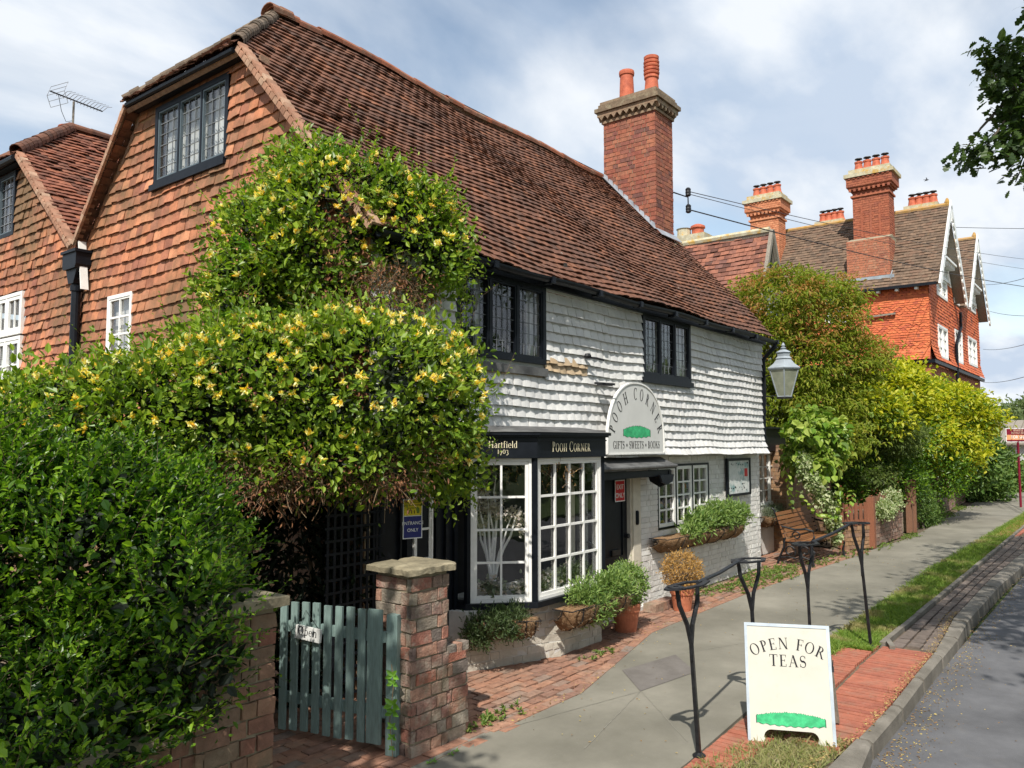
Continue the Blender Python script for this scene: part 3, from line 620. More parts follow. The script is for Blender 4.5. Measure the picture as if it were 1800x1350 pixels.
for cx, cy, s, k in ((10.9, 4.85, .35, 60), (11.8, 4.8, .45, 90), (12.7, 4.85, .45, 110), (13.3, 4.7, .4, 80), (11.5, 4.55, .3, 40), (12.5, 4.5, .4, 60), (14.4, 4.5, .4, 40), (15.8, 4.4, .5, 50), (4.75, 3.98, .18, 36), (6.9, 4.3, .15, 16), (17.5, 4.25, .4, 60), (19.6, 4.15, .4, 80), (23, 4.4, .5, 120), (26, 4.55, .6, 160), (29, 4.7, .6, 160)):
    k = int(k * 1.2); b = np.c_[rng.normal(cx, s, k), rng.normal(cy, s * .28, k), np.full(k, .01)]
    for p in b:
        q = rng.integers(4, 8); D = rdir(rng, q); D[:, 2] = np.abs(D[:, 2]) * .8 + .15; leaves(mb, np.tile(p, (q, 1)), D, np.tile(Z_, (q, 1)) + rng.normal(0, .2, (q, 3)), rng.uniform(.025, .055), .018, rng)
mb.build('weeds', M_weed, kind='stuff', fix=False, label='low green weeds growing through the brick paving')
mb = MB()
n = 1900; x = 5.6 + 20 * rng.random(n) ** 1.7; y = np.interp(x, ko[:, 0], ko[:, 1]) - np.abs(rng.normal(0, .14, n)) - .02; pt = np.c_[x, y, np.full(n, -.096)]
n = 900; x2 = 5.2 + 6 * rng.random(n); pt = np.r_[pt, np.c_[x2, kin(x2) + np.abs(rng.normal(0, .05, n)), np.full(n, .035)]]
n = 260; pt = np.r_[pt, np.c_[rng.uniform(4.6, 16, n), rng.uniform(2.5, 4.6, n), np.full(n, .008)]]
n = 240; x2 = rng.uniform(5.8, 16, n); pt = np.r_[pt, np.c_[x2, rng.uniform(-1, 1.6, n), np.full(n, -.095)]]
n = 260; x2 = rng.uniform(4.6, 13, n); pt = np.r_[pt, np.c_[x2, pl_y(x2, PL) + rng.normal(0, .05, n), np.full(n, .012)]]
D = rdir(rng, len(pt)); D[:, 2] *= .25; leaves(mb, pt, D, Z_ + rng.normal(0, .3, (len(pt), 3)), rng.uniform(.008, .028, len(pt)), .010, rng)
mb.build('leaf_litter', M_litter, kind='stuff', fix=False, label='scattered dry leaves along the kerb and paving')

# ================================================================== COTTAGE
house = thing('cottage', 'old cottage with white hung tiles, red tiled roof, black upper windows and a shop bay', 'cottage', (4.5, 5.1, 0))
TS = 1.086; EY, EZ = 4.90, 3.88
RY, RZ = 8.05, EZ + (8.05 - EY) * TS
V1 = unit((0, 1, TS)); N1 = unit((0, -TS, 1)); LS = (RY - EY) / V1[1]
def roofwarp(u, v): return .028 * np.sin(u * 1.55 + v * .9) + .022 * np.sin(v * 2.1 - u * .7) - .05 * np.sin(np.clip(u / 9.3, 0, 1) * pi) * np.sin(np.clip(v / LS, 0, 1) * pi * .8), 0.014 * np.sin(u * 1.3 + 1)
def segroof(v):
    z = EZ + V1[2] * v; lb = 0 if z < 6.08 else (z - 6.08) / (RZ - 6.08) * 1.25
    return [(lb, 9.05 + v / LS * 1.0)]
mb = MB(); tiles(mb, (4.38, EY, EZ), X_, V1, N1, segroof, LS - .02, .112, .155, .016, .028, 2, .006, .0018, roofwarp, 11, 1.3, tj=.14)
# half hip on the gable end and rear slope
VH = unit((1.25, 0, RZ - 6.08)); NH = unit((-(RZ - 6.08), 0, 1.25)); LH = sqrt(1.25 ** 2 + (RZ - 6.08) ** 2)
tiles(mb, (4.30, 0, 6.06), Y_, VH, NH, lambda v: [(6.86 + v / LH * 1.19, 9.24 - v / LH * 1.19)], LH, .112, .155, .014, .028, 2, .01, .006, None, 12, 1.3)
V1b = unit((0, -1, 1.12)); N1b = unit((0, 1.12, 1)); VY = 10.5; VZ = RZ - (VY - RY) * 1.12; LB = (VY - RY) / abs(V1b[1])
tiles(mb, (4.38, VY, VZ), X_, V1b, N1b, lambda v: [(0 if VZ + V1b[2] * v < 6.08 else (VZ + V1b[2] * v - 6.08) / (RZ - 6.08) * 1.25, 10)], LB, .112, .2, .014, .026, 1, 0, .004, None, 13, 1.3)
roof = mb.build('roof', M_roof, house, fix=False)
mb = MB()   # boards under the tiles
def slab(mb, pts, n, th=.05): n = np.array(n) * th; k = len(pts); a = [np.array(p, float) for p in pts]; mb.add(a + [q - n for q in a], [tuple(range(k)), tuple(range(k, 2 * k))[::-1]] + [(i, i + k, (i + 1) % k + k, (i + 1) % k) for i in range(k)])
d = N1 * .17
slab(mb, [A3(4.50, EY + .02, EZ) - d, A3(13.4, EY + .02, EZ) - d, A3(14.4, RY, RZ) - d, A3(5.6, RY, RZ) - d, A3(4.50, 6.9, 6.06) - d], N1)
slab(mb, [A3(4.50, VY, VZ) - N1b * .06, A3(14.4, VY, VZ) - N1b * .06, A3(14.4, RY, RZ) - N1b * .06, A3(5.6, RY, RZ) - N1b * .06, A3(4.50, 9.2, 6.04) - N1b * .06], N1b)
slab(mb, [A3(4.34, 6.9, 6.0), A3(4.34, 9.2, 6.0), A3(5.6, RY, RZ - .06)], NH)
mb.build('roof_boards', M_brickd, roof)
# ridge + hip + verge tiles
def capline(mb, pts, r, step, seedv, flat=.7):
    rg = np.random.default_rng(seedv); p = np.array(pts, float); d = np.r_[0, np.cumsum(np.linalg.norm(np.diff(p, axis=0), axis=1))]; k = max(2, int(d[-1] / step))
    g = lambda t: np.array([np.interp(t, d, p[:, i]) for i in range(3)])
    for i in range(k):
        a, b = g(d[-1] * i / k), g(d[-1] * (i + 1) / k + .02); u = unit(b - a); s = unit(np.cross(u, Z_)); w2 = np.cross(s, u); dz = rg.normal(0, .006)
        V = []
        for (q, rr) in ((a, r), (b, r * .93)):
            for th in np.linspace(-20, 200, 9): V.append(q + s * cos(radians(th)) * rr + w2 * (sin(radians(th)) * rr * flat + dz))
        V += [q - w2 * .012 for q in V]
        F = [(j, j + 1, 9 + j + 1, 9 + j) for j in range(8)] + [(18 + j, 27 + j, 28 + j, 19 + j) for j in range(8)] + [(j, 18 + j, 19 + j, j + 1) for j in range(8)]
        mb.add(V, F)
rp = []
for i in range(40):
    x = 5.5 + i * (12.98 - 5.5) / 39; dn, dv = roofwarp(x - 4.38, LS); rp.append((x, RY, RZ + .0 + dn * 1.2))
mb = MB(); capline(mb, rp, .115, .33, 3); capline(mb, [(5.45, RY, RZ + .01), (5.75, RY, RZ + .03)], .135, .3, 4)
M_ridge = mat('ridge_tile', [(.30, .10, .05), (.22, .09, .055), (.36, .13, .07), (.17, .10, .07)], .9, 8, .3, .3, 30, dirt=((.2, .18, .13), 3, .5, .7, .8))
mb.build('ridge_tiles', M_ridge, roof, fix=False)
mb = MB(); capline(mb, [(4.33, 6.9, 6.11), (5.56, RY, RZ + .0)], .065, .10, 5, .9); capline(mb, [(4.33, 9.2, 6.11), (5.56, RY, RZ + .0)], .065, .10, 6, .9)
M_hip = mat('mossy_tile', [(.09, .07, .05), (.14, .10, .07), (.18, .14, .10)], .95, 10, .3, .4, 40)
mb.build('hip_tiles', M_hip, roof, fix=False)
mb = MB()
def verge(mb, a, b, inward, sd=1):       # pale bedded verge tiles running down the gable edge
    a, b = np.array(a, float), np.array(b, float); L = np.linalg.norm(b - a); u = (b - a) / L; k = int(L / .085); rg = np.random.default_rng(sd)
    nn = unit(np.cross(u, X_)); nn = nn if nn[2] > 0 else -nn
    for i in range(k):
        p = a + u * (i * L / k); q = u * .1 + nn * .014
        mb.ob(p + nn * .004 - X_ * (.0 + rg.normal(0, .004)), X_ * .10, q, nn * .022); mb.ob(p - X_ * .012 - nn * .05, X_ * .03, u * .078, nn * .052)
verge(mb, (4.33, EY - .02, EZ + .01), (4.33, 6.88, 6.04), 1); verge(mb, (4.33, 10.45, VZ + .05), (4.33, 9.22, 6.04), 1, 2)
M_verge = mat('verge_tile', [(.36, .20, .13), (.32, .16, .10), (.42, .28, .19), (.26, .13, .08)], .9, 8, .3, .3, 30)
mb.build('verge_tiles', M_verge, roof)
# fascia boards / gutter on hip
mb = MB(); mb.box(4.40, 4.47, 6.98, 9.12, 5.98, 6.03); mb.tube([(4.33, 6.95, 6.02), (4.33, 9.15, 6.04)], .03, 8); mb.build('hip_gutter', M_black, house)
mb = MB(); gy = EY - .05; n = 30; pts = [(4.4 + (13.5 - 4.4) * i / n, gy, EZ - .035 + .012 * sin(i * .8)) for i in range(n + 1)]
V = []; F = []
for p in pts:
    for th in np.linspace(180, 360, 9): V.append((p[0], p[1] + .055 * cos(radians(th)), p[2] + .055 * sin(radians(th))))
    for th in np.linspace(360, 180, 9): V.append((p[0], p[1] + .049 * cos(radians(th)), p[2] + .049 * sin(radians(th))))
for i in range(n):
    for j in range(18): F.append((i * 18 + j, i * 18 + (j + 1) % 18, (i + 1) * 18 + (j + 1) % 18, (i + 1) * 18 + j))
mb.add(V, F)
for i in range(0, 10): mb.tube([(4.9 + i * .95, gy, EZ - .1), (4.9 + i * .95, gy, EZ - .095), (4.94 + i * .95, gy, EZ - .095)], .012, 6); mb.box(4.88 + i * .95, 4.94 + i * .95, gy - .062, gy + .062, EZ - .098, EZ - .03)
mb.box(4.5, 13.4, 4.98, 5.02, EZ - .10, EZ + .0)
mb.build('gutter', M_black, house)
mb = MB(); mb.tube([(13.45, gy, EZ - .06), (13.45, gy, EZ - .14), (13.45, 5.06, EZ - .35), (13.45, 5.08, 2.1), (13.45, 5.3, 1.95), (13.45, 5.6, 1.9), (13.45, 5.6, .1)], .038, 10)
for z in (3.3, 2.6, 2.15): mb.lathe([(.05, 0), (.05, .06)], (13.45, 5.075, z), 10)
mb.build('downpipe', M_black, house)

# --- walls. upper facade
W1 = (5.54, 6.98, 2.97, 3.78); W2 = (9.14, 10.54, 2.98, 3.78)
wh = [(W1[0] - 4.5, W1[1] - 4.5, W1[2] - 1.95, W1[3] - 1.95), (W2[0] - 4.5, W2[1] - 4.5, W2[2] - 1.95, W2[3] - 1.95)]
mb = MB(); wall(mb, (4.5, 5.06, 1.95), X_, Z_, -Y_, 8.85, 1.9, .12, wh); mb.box(4.56, 4.68, 5.2, 10.5, 0, 4.3)
mb.box(13.25, 13.38, 5.3, 10.5, 0, 4.4)
gp = [(5.2, 3.9), (RY, RZ - .25), (10.4, VZ - .1), (10.4, 3.9)]
mb.prism(gp, (13.25, 0, 0), Y_, Z_, X_ * .12)
mb.box(4.7, 13.2, 10.4, 10.5, 0, 4.35)
mb.build('wall_core', M_render, house)
def fac_seg(v):
    z = 1.93 + v; e = [(0, 8.82)]
    cuts = []
    for w_ in (W1, W2):
        if w_[2] - .06 < z < w_[3] + .2: cuts.append((w_[0] - 4.53, w_[1] - 4.53))
    if W1[2] - .17 < z <= W1[2] - .06: cuts.append((W1[0] - 4.53, W1[1] - 4.53))
    if z < 2.26: cuts.append((0, 2.98))
    if 2.86 < z < 3.02: cuts.append((W1[1] - 4.53, W1[1] - 4.53 + .85))
    cuts.sort(); out = []; a = 0
    for c in cuts:
        if c[0] > a: out.append((a, c[0]))
        a = max(a, c[1])
    if a < 8.82: out.append((a, 8.82))
    return out
def facwarp(u, v): return .085 * np.clip((.30 - v) / .30, 0, 1) ** 2 + .012 * np.sin(u * 2.3 + v * 3) + .008 * np.sin(u * 5 - v * 2), .010 * np.sin(u * 1.4) + .006 * np.sin(u * 4.1 + v)
mb = MB(); tiles(mb, (4.53, 5.055, 1.93), X_, Z_, -Y_, fac_seg, 1.90, .1075, .150, .020, .030, 4, .0075, .0012, facwarp, 21, 1.1, scal=.0, tj=.08)
ft = mb.build('white_hung_tiles', M_wtile, house, fix=False)
mb = MB(); tiles(mb, (W1[1], 5.055, 2.87), X_, Z_, -Y_, lambda v: [(0, .85)], .16, .0875, .142, .02, .034, 4, .012, .004, None, 22, 1.1, scal=.006)
tiles(mb, (W1[0] + .1, 5.05, 2.80), X_, Z_, -Y_, lambda v: [(0, 1.34)], .09, .085, .142, .01, .018, 4, .006, .004, None, 23, 1.0)
mb.build('bare_tiles', M_bare, ft, fix=False)
# mortar fillet under windows and eaves board
mb = MB(); mb.box(W1[0] - .0, W1[1] + .01, 5.0, 5.06, W1[2] - .16, W1[2] - .075); mb.build('sloping_sill_board', M_lead, house)
mb = MB(); mb.box(W2[0] - .06, W2[1] + .01, 4.985, 5.06, W2[2] - .10, W2[2] - .03); mb.build('window_board', M_black, house)
cw = [(.02, .13), (.30, .36), (.86, .98)]
window(house, (W1[0], 5.03, W1[2] - .03), X_, Z_, -Y_, W1[1] - W1[0], .85, 3, 4, 6, M_black, M_leadbar, .055, .006, .05, .022, curtain=[(.30, .335), (.90, .97)], cm=M_black)
window(house, (W2[0], 5.03, W2[2] - .03), X_, Z_, -Y_, W2[1] - W2[0], .85, 3, 3, 6, M_black, M_leadbar, .055, .006, .05, .022, curtain=[(.11, .16), (.43, .47), (.88, .97)], cm=M_black)
# interior partitions keep the rooms dim
mb = MB(); mb.box(4.7, 13.2, 6.5, 6.55, 0, 4.3); mb.box(4.7, 13.2, 5.25, 10.3, 1.98, 2.05); mb.box(4.7, 13.2, 5.75, 10.3, 4.5, 4.53); mb.box(7.6, 7.66, 5.2, 6.5, 0, 4.2)
mb.build('inner_walls', M_inter, house)
mb = MB(); mb.box(4.95, 4.98, 7.0, 9.1, 4.7, 6.0); mb.build('pale_attic_panel', M_curtain, house)  # pale panel added close behind the gable window to brighten its panes

# --- lower white brick wall
LW = (9.73, 11.37, .92, 1.80)
mb = MB(); wall(mb, (9.22, 5.16, -.02), X_, Z_, -Y_, 4.18, 2.0, .12, [(LW[0] - 9.22, LW[1] - 9.22, LW[2] + .02, LW[3] + .02)]); mb.box(13.28, 13.4, 5.17, 6.2, -.02, 1.95)
core = mb.build('brick_wall', M_mortarw, house)
mb = MB(); bricks(mb, (9.22, 5.16, -.01), X_, Z_, -Y_, 4.18, 1.93, .2, .062, .009, .006, [(LW[0] - 9.22, LW[1] - 9.22, LW[2] + .01, LW[3] + .01)], 31, .0022)
bricks(mb, (9.22, 5.5, -.01), -Y_, Z_, -X_, .33, 1.93, .2, .062, .009, .006, [], 32, .002)
mb.build('painted_bricks', M_wbrick, core)
window(house, (LW[0], 5.165, LW[2]), X_, Z_, -Y_, LW[1] - LW[0], LW[3] - LW[2], 3, 2, 4, M_black, M_wpaint, .03, .022, .05, .045, cm=M_wpaint, curtain=None)
mb = MB(); rg = np.random.default_rng(8)
for i in range(26):
    x = rg.uniform(9.85, 11.25); z = LW[2] + rg.choice([.02, .26, .5]); h = rg.uniform(.05, .16); mb.lathe([(.02, 0), (.035, h * .3), (.03, h * .7), (.012, h)], (x, 5.32 + rg.uniform(0, .1), z), 8)
mb.build('shelf_goods', mat('toy_colours', [(.5, .03, .02), (.05, .2, .35), (.6, .4, .05), (.5, .5, .45), (.1, .3, .1)], .5, 5, .1, 0), house)
mb = MB()
for z in (0, .24, .48): mb.box(9.8, 11.3, 5.28, 5.5, LW[2] + z - .02, LW[2] + z)
mb.build('display_shelf', M_inter, house)
# --- door and frame
mb = MB(); mb.box(9.02, 9.21, 5.125, 5.2, 0, 1.78); mb.box(8.985, 9.018, 5.15, 5.3, 0, 1.76); mb.box(7.62, 9.21, 5.16, 5.5, 1.785, 1.95); mb.box(7.62, 7.70, 5.14, 5.5, 0, 1.76)
dfm = mb.build('door_frame', M_cpaint, house)
mb = MB(); mb.box(7.71, 8.98, 5.20, 5.25, .06, 1.75)
for (a, b) in ((7.80, 8.28), (8.40, 8.88)):
    for (c, d_) in ((.16, .52), (.66, 1.66)): mb.box(a, b, 5.185, 5.20, c, c + .03); mb.box(a, b, 5.185, 5.20, d_ - .03, d_); mb.box(a, a + .03, 5.185, 5.20, c + .03, d_ - .03); mb.box(b - .03, b, 5.185, 5.20, c + .03, d_ - .03)
door = mb.build('door', M_black, house)
mb = MB(); mb.box(8.58, 8.78, 5.175, 5.198, .70, .77); mb.build('letter_box', M_iron, door)
mb = MB(); mb.tube([(8.94, 5.15, .92), (8.94, 5.20, .92)], .03, 12); mb.build('door_knob', M_iron, door)
mb = MB(); mb.lathe([(0.02, -.09), (.028, -.07), (.028, .07), (.02, .09)], (9.1, 5.12, 1.14), 10); mb.build('bell_plate', M_black, dfm)
mb = MB(); mb.box(7.72, 9.2, 5.0, 5.4, -.01, .05); mb.build('doorstep', M_wbrick, house)
# loose brick step by the wall
mb = MB(); bricks(mb, (8.95, 4.95, 0), X_, Z_, -Y_, .62, .1, .2, .1, .01, .16, [], 33); mb.build('brick_step', M_brick, house)
# canopy
mb = MB()
cp = [(7.5, 4.78, 1.815), (9.56, 4.80, 1.815), (9.72, 5.1, 1.91), (7.5, 5.1, 1.92)]
slab(mb, [A3(*p) for p in cp], (0, 0, 1), .05); mb.tube([(7.5, 4.77, 1.80), (9.57, 4.79, 1.80)], .022, 8)
can = mb.build('door_canopy', M_lead, house)
mb = MB(); mb.box(7.5, 9.5, 4.84, 4.87, 1.67, 1.755); mb.box(9.44, 9.50, 4.83, 5.14, 1.67, 1.74)
mb.prism([(0, 0), (.34, 0), (.30, -.10), (.16, -.17), (.04, -.12)], (9.42, 4.80, 1.69), Y_, Z_, X_ * .05)
mb.prism([(0, 0), (.34, 0), (.30, -.10), (.16, -.17), (.04, -.12)], (7.62, 4.80, 1.69), Y_, Z_, X_ * .05)
mb.prism([(0, 0), (.38, 0), (.34, -.09), (.19, -.13), (.06, -.09)], (9.12, 4.79, 1.69), X_, Z_, Y_ * .03)
mb.build('canopy_bracket', M_black, can)

# --- bay window
BZ0, BZ1 = .60, 1.95
F0, F1, B0, B1 = A3(6.17, 4.58, 0), A3(7.38, 4.58, 0), A3(5.70, 5.02, 0), A3(7.86, 5.10, 0)
def face(a, b): L = np.linalg.norm(b - a); u = (b - a) / L; return u, L, np.cross(u, Z_)
uL, lL, nL = face(B0, F0); uF, lF, nF = face(F0, F1); uR, lR, nR = face(F1, B1)
mb = MB()
for p in (F0, F1, B0, B1): mb.tube([p + Z_ * (BZ0 - .0), p + Z_ * BZ1], .034, 6)
def ring_pts(off): return [tuple((B0 - uL * .02 + nL * off)[:2]), tuple((F0 + unit(nL + nF) * off * 1.08)[:2]), tuple((F1 + unit(nF + nR) * off * 1.08)[:2]), tuple((B1 + nR * off)[:2]), (7.9, 5.18), (5.62, 5.18)]
mb.prism(ring_pts(.055), (0, 0, .545), X_, Y_, Z_ * .055)
bay = mb.build('bay_window', M_black, house)
window(house, F0 + uF * .03 + Z_ * BZ0, uF, Z_, nF, lF - .06, BZ1 - BZ0, 1, 4, 4, M_wpaint, M_wpaint, .03, .022, .045, .03, name='bay_front_window')
window(house, B0 + uL * .03 + Z_ * BZ0, uL, Z_, nL, lL - .06, BZ1 - BZ0, 1, 2, 4, M_wpaint, M_wpaint, .03, .02, .045, .03, name='bay_side_window')
window(house, F1 + uR * .03 + Z_ * BZ0, uR, Z_, nR, lR - .06, BZ1 - BZ0, 1, 2, 4, M_wpaint, M_wpaint, .03, .02, .045, .03, name='bay_side_window')
mb = MB(); mb.prism(ring_pts(.045), (0, 0, BZ1), X_, Y_, Z_ * .205); mb.prism(ring_pts(.075), (0, 0, BZ1 + .205), X_, Y_, Z_ * .018); mb.prism(ring_pts(.10), (0, 0, BZ1 + .223), X_, Y_, Z_ * .028); mb.prism(ring_pts(.055), (0, 0, BZ1 + .004), X_, Y_, Z_ * .012)
mb.prism(ring_pts(.055), (0, 0, BZ1 + .165), X_, Y_, Z_ * .014)
mb.build('fascia', M_black, bay)
mb = MB(); rb = ring_pts(.11); rt = [(5.6, 5.06), (6.25, 4.86), (7.35, 4.86), (7.85, 5.06), (7.9, 5.18), (5.62, 5.18)]
V = [(*p, BZ1 + .252) for p in rb] + [(*p, BZ1 + .315) for p in rt]; mb.add(V, [(i, (i + 1) % 6, (i + 1) % 6 + 6, i + 6) for i in range(6)] + [tuple(range(6, 12)), tuple(range(6))])
mb.build('lead_roof', M_lead, bay)
mb = MB(); bp = [(5.52, 5.18), (5.6, 4.95), (6.62, 4.60), (7.38, 4.60), (7.6, 5.18)]; mb.prism(bp, (0, 0, -.02), X_, Y_, Z_ * .565)
bb = mb.build('bay_plinth', M_mortarw, bay)
mb = MB(); a, b = A3(5.6, 4.95, 0), A3(6.62, 4.60, 0); u, L, nn = face(a, b); bricks(mb, a, u, Z_, nn, L, .55, .2, .066, .009, .006, [], 35, .003); a, b = A3(6.62, 4.60, 0), A3(7.38, 4.6, 0); bricks(mb, a, X_, Z_, -Y_, .76, .55, .2, .066, .009, .006, [], 36, .003)
mb.build('plinth_bricks', mat('grubby_white_brick', [(.5, .46, .38), (.56, .52, .44), (.46, .42, .35)], .8, 5, .12, .6, 40, dirt=((.25, .21, .15), 3, .5, .75, .7)), bay)
mb = MB(); mb.box(5.6, 7.9, 5.35, 5.38, .5, 2.1); mb.build('display_back', M_dark, bay)  # black board stands in for the unlit shop interior
mb = MB(); q = [(5.78, 5.33), (5.8, 5.02), (6.2, 4.66), (7.36, 4.66), (7.7, 5.33)]; mb.prism(q, (0, 0, .601), X_, Y_, Z_ * .02); mb.build('display_floor', M_curtain, bay)
mb = MB(); letters(mb, 'POOH CORNER', (F0 + F1) / 2 + A3(-.04, -.052, BZ1 + .06), X_, Z_, -Y_, .100, .86, .07, small=.82)
letters(mb, 'Hartfield', B0 + uL * .33 + nL * .055 + Z_ * (BZ1 + .10), uL, Z_, nL, .064, .9, .04); letters(mb, '1703', B0 + uL * .33 + nL * .055 + Z_ * (BZ1 + .045), uL, Z_, nL, .058, .85, .06)
mb.build('fascia_lettering', M_gold, bay)
# --- dark timber front left of the bay
mb = MB(); mb.box(4.62, 5.68, 5.12, 5.2, 0, 2.3)
for x in (4.62, 4.9, 5.35, 5.48, 5.6): mb.box(x, x + .045, 5.09, 5.119, 0, 2.3)
mb.build('timber_front', M_black, house)
window(house, (5.08, 5.112, .75), X_, Z_, -Y_, .24, 1.15, 1, 1, 4, M_wpaint, M_wpaint, .02, .02, .03, .02, name='side_window')
mb = MB(); mb.box(4.5, 4.56, 5.1, 10.5, 0, 2.4); bw = mb.build('gable_base_wall', M_mortar, house)
mb = MB(); bricks(mb, (4.5, 5.1, 0), Y_, Z_, -X_, 5.4, 2.36, .21, .066, .01, .008, [], 37); mb.build('gable_bricks', M_brickd, bw)

# --- gable hanging tiles
GWn = (7.25, 8.74, 5.02, 5.94); SW = (9.14, 9.74, 2.9, 3.86)
def gseg(v):
    z = 2.34 + v
    if z > 6.02: return []
    a = 5.05 if z < 3.95 else 5.07 + (z - 3.98) / TS; b = 10.47 if z < VZ + .0 else 10.42 - (z - VZ - .05) / 1.12
    out = []; s = a
    for w_ in (GWn, SW):
        if w_[2] - .02 < z < w_[3] + .01: out.append((s, w_[0])); s = w_[1]
    out.append((s, b)); return [(p - 5.05, q - 5.05) for p, q in out if q > p]
def gwarp(u, v): return .015 * np.sin(u * 1.3 + v * 1.7) + .01 * np.sin(v * 3.1), .016 * np.sin(u * .9 + v * .4) + .008 * np.sin(u * 2.7)
mb = MB(); tiles(mb, (4.5, 5.05, 2.34), Y_, Z_, -X_, gseg, 3.75, .128, .165, .014, .030, 2, .005, .004, gwarp, 41, 1.2, tj=.15)
mb.build('gable_hung_tiles', M_gtile, house, fix=False)
mb = MB(); wall(mb, (4.51, 5.2, 2.34), Y_, Z_, -X_, 5.25, 2.1, .1, [(SW[0] - 5.2, SW[1] - 5.2, SW[2] - 2.34, SW[3] - 2.34)])
for (a, b, z0, z1) in ((5.9, GWn[0], 4.44, 4.7), (6.4, GWn[0], 4.7, 5.3), (6.75, GWn[0], 5.3, 5.98), (GWn[0], GWn[1], 4.44, GWn[2]), (GWn[1], 9.3, 4.44, 5.98), (9.3, 9.7, 4.44, 5.5), (9.7, 10.2, 4.44, 4.8)): mb.box(4.51, 4.61, a, b, z0, z1)
mb.prism([(5.3, 4.05), (7.0, 5.9), (7.0, 4.05)], (4.515, 0, 0), Y_, Z_, X_ * .08)
mb.build('gable_core', M_brickd, house)
gw = window(house, (4.48, GWn[1], GWn[2]), -Y_, Z_, -X_, GWn[1] - GWn[0], GWn[3] - GWn[2], 3, 3, 6, M_black, M_leadbar, .06, .008, .05, .018, cm=mat('grey_casement', (.1, .13, .15), .5, 5, .05, 0, island=False), curtain=[(.02, .14), (.17, .33), (.36, .46), (.56, .64), (.68, .82)], name='gable_window')  # extra pale curtains added to whiten the dark panes
mb = MB(); mb.box(4.42, 4.5, GWn[0] - .01, GWn[1] + .01, GWn[2] - .07, GWn[2] - .002); mb.build('sill', M_black, gw)
window(house, (4.475, SW[1], SW[2]), -Y_, Z_, -X_, SW[1] - SW[0], SW[3] - SW[2], 1, 2, 4, M_wpaint, M_wpaint, .045, .022, .04, .02, name='small_window', curtain=[(.02, .4)])

# --- chimney
CX0, CX1, CY0, CY1 = 13.04, 13.74, 6.86, 7.98
mb = MB(); mb.box(CX0 + .012, CX1 - .012, CY0 + .012, CY1 - .012, 5.2, 8.5); chim = mb.build('chimney', M_mortar, house)
mb = MB(); zb = 5.9
for (o_, u, n_, L) in (((CX0 + .012, CY1, zb), -Y_, -X_, CY1 - CY0), ((CX0, CY0 + .012, zb), X_, -Y_, CX1 - CX0), ((CX1 - .012, CY0, zb), Y_, X_, CY1 - CY0), ((CX1, CY1 - .012, zb), -X_, Y_, CX1 - CX0)):
    bricks(mb, o_, u, Z_, n_, L, 2.42, .2, .072, .010, .012, [], 50, .002)
mb.build('chimney_bricks', M_brickc, chim)
mb = MB()
def corb(mb, e, z0, z1, teeth=False):
    mb.box(CX0 - e, CX1 + e, CY0 - e, CY1 + e, z0, z1)
corb(mb, .03, 8.31, 8.36); corb(mb, .09, 8.44, 8.52); corb(mb, .13, 8.525, 8.60); corb(mb, .075, 8.605, 8.68); corb(mb, .05, 8.685, 8.74)
k = 9
for i in range(k):
    y = CY0 - .06 + (CY1 - CY0 + .12) * (i + .5) / k
    mb.prism([(-.055, .08), (.055, .08), (0, -.0)], (CX0 - .09, y, 8.362), Y_, Z_, X_ * .1); mb.prism([(-.055, .08), (.055, .08), (0, 0)], (CX1 - .01, y, 8.362), Y_, Z_, X_ * .1)
for i in range(6):
    x = CX0 - .06 + (CX1 - CX0 + .12) * (i + .5) / 6
    mb.prism([(-.055, .08), (.055, .08), (0, 0)], (x, CY0 - .09, 8.362), X_, Z_, Y_ * .1); mb.prism([(-.055, .08), (.055, .08), (0, 0)], (x, CY1 - .01, 8.362), X_, Z_, Y_ * .1)
corb(mb, .0, 8.33, 8.44)
mb.build('chimney_cap', mat('cap_brick', [(.2, .15, .1), (.26, .17, .11), (.16, .12, .08)], .95, 10, .3, .5, 50, dirt=((.34, .3, .2), 7, .5, .7, .7)), chim)
def pot(c, h, r, kind=0):
    mb = MB()
    if kind == 0: mb.lathe([(r, 0), (r * .93, h * .5), (r * .86, h * .86), (r * .98, h * .87), (r * 1.02, h * .94), (r * .98, h), (r * .8, h), (r * .8, h * .8)], c, 20)
    else:
        pr = [(r, 0), (r * .8, h * .45), (r * .95, h * .47), (r * .95, h * .52), (r * .8, h * .54)]
        for j in range(4): z = .56 + j * .09; pr += [(r * .98, h * z), (r * 1.03, h * (z + .04)), (r * .98, h * (z + .055)), (r * .8, h * (z + .06))]
        pr += [(r * .95, h * .93), (r * .98, h), (r * .75, h), (r * .75, h * .9)]
        mb.lathe(pr, c, 20)
    mb.build('chimney_pot', M_pot, chim, smooth=False)
pot((13.35, 7.63, 8.73), .66, .15, 0); pot((13.38, 7.10, 8.73), .80, .15, 1)
mb = MB()   # stepped lead flashing on the near face and the saddle
y = CY0; st = 10
for i in range(st):
    y0 = CY0 + (CY1 - CY0) * i / st; z0 = EZ + (y0 - EY) * TS; y1 = y0 + (CY1 - CY0) / st
    mb.prism([(y0, z0 - .02), (y1, z0 + (y1 - y0) * TS - .02), (y1, z0 + .22), (y0 + .03, z0 + .16)], (CX0 - .012, 0, 0), Y_, Z_, X_ * .01)
slab(mb, [A3(CX0 - .1, CY0, EZ + (CY0 - EY) * TS) + N1 * .035, A3(CX0, CY0, EZ + (CY0 - EY) * TS) + N1 * .035, A3(CX0, CY1, EZ + (CY1 - EY) * TS) + N1 * .035, A3(CX0 - .1, CY1, EZ + (CY1 - EY) * TS) + N1 * .035], N1, .01)
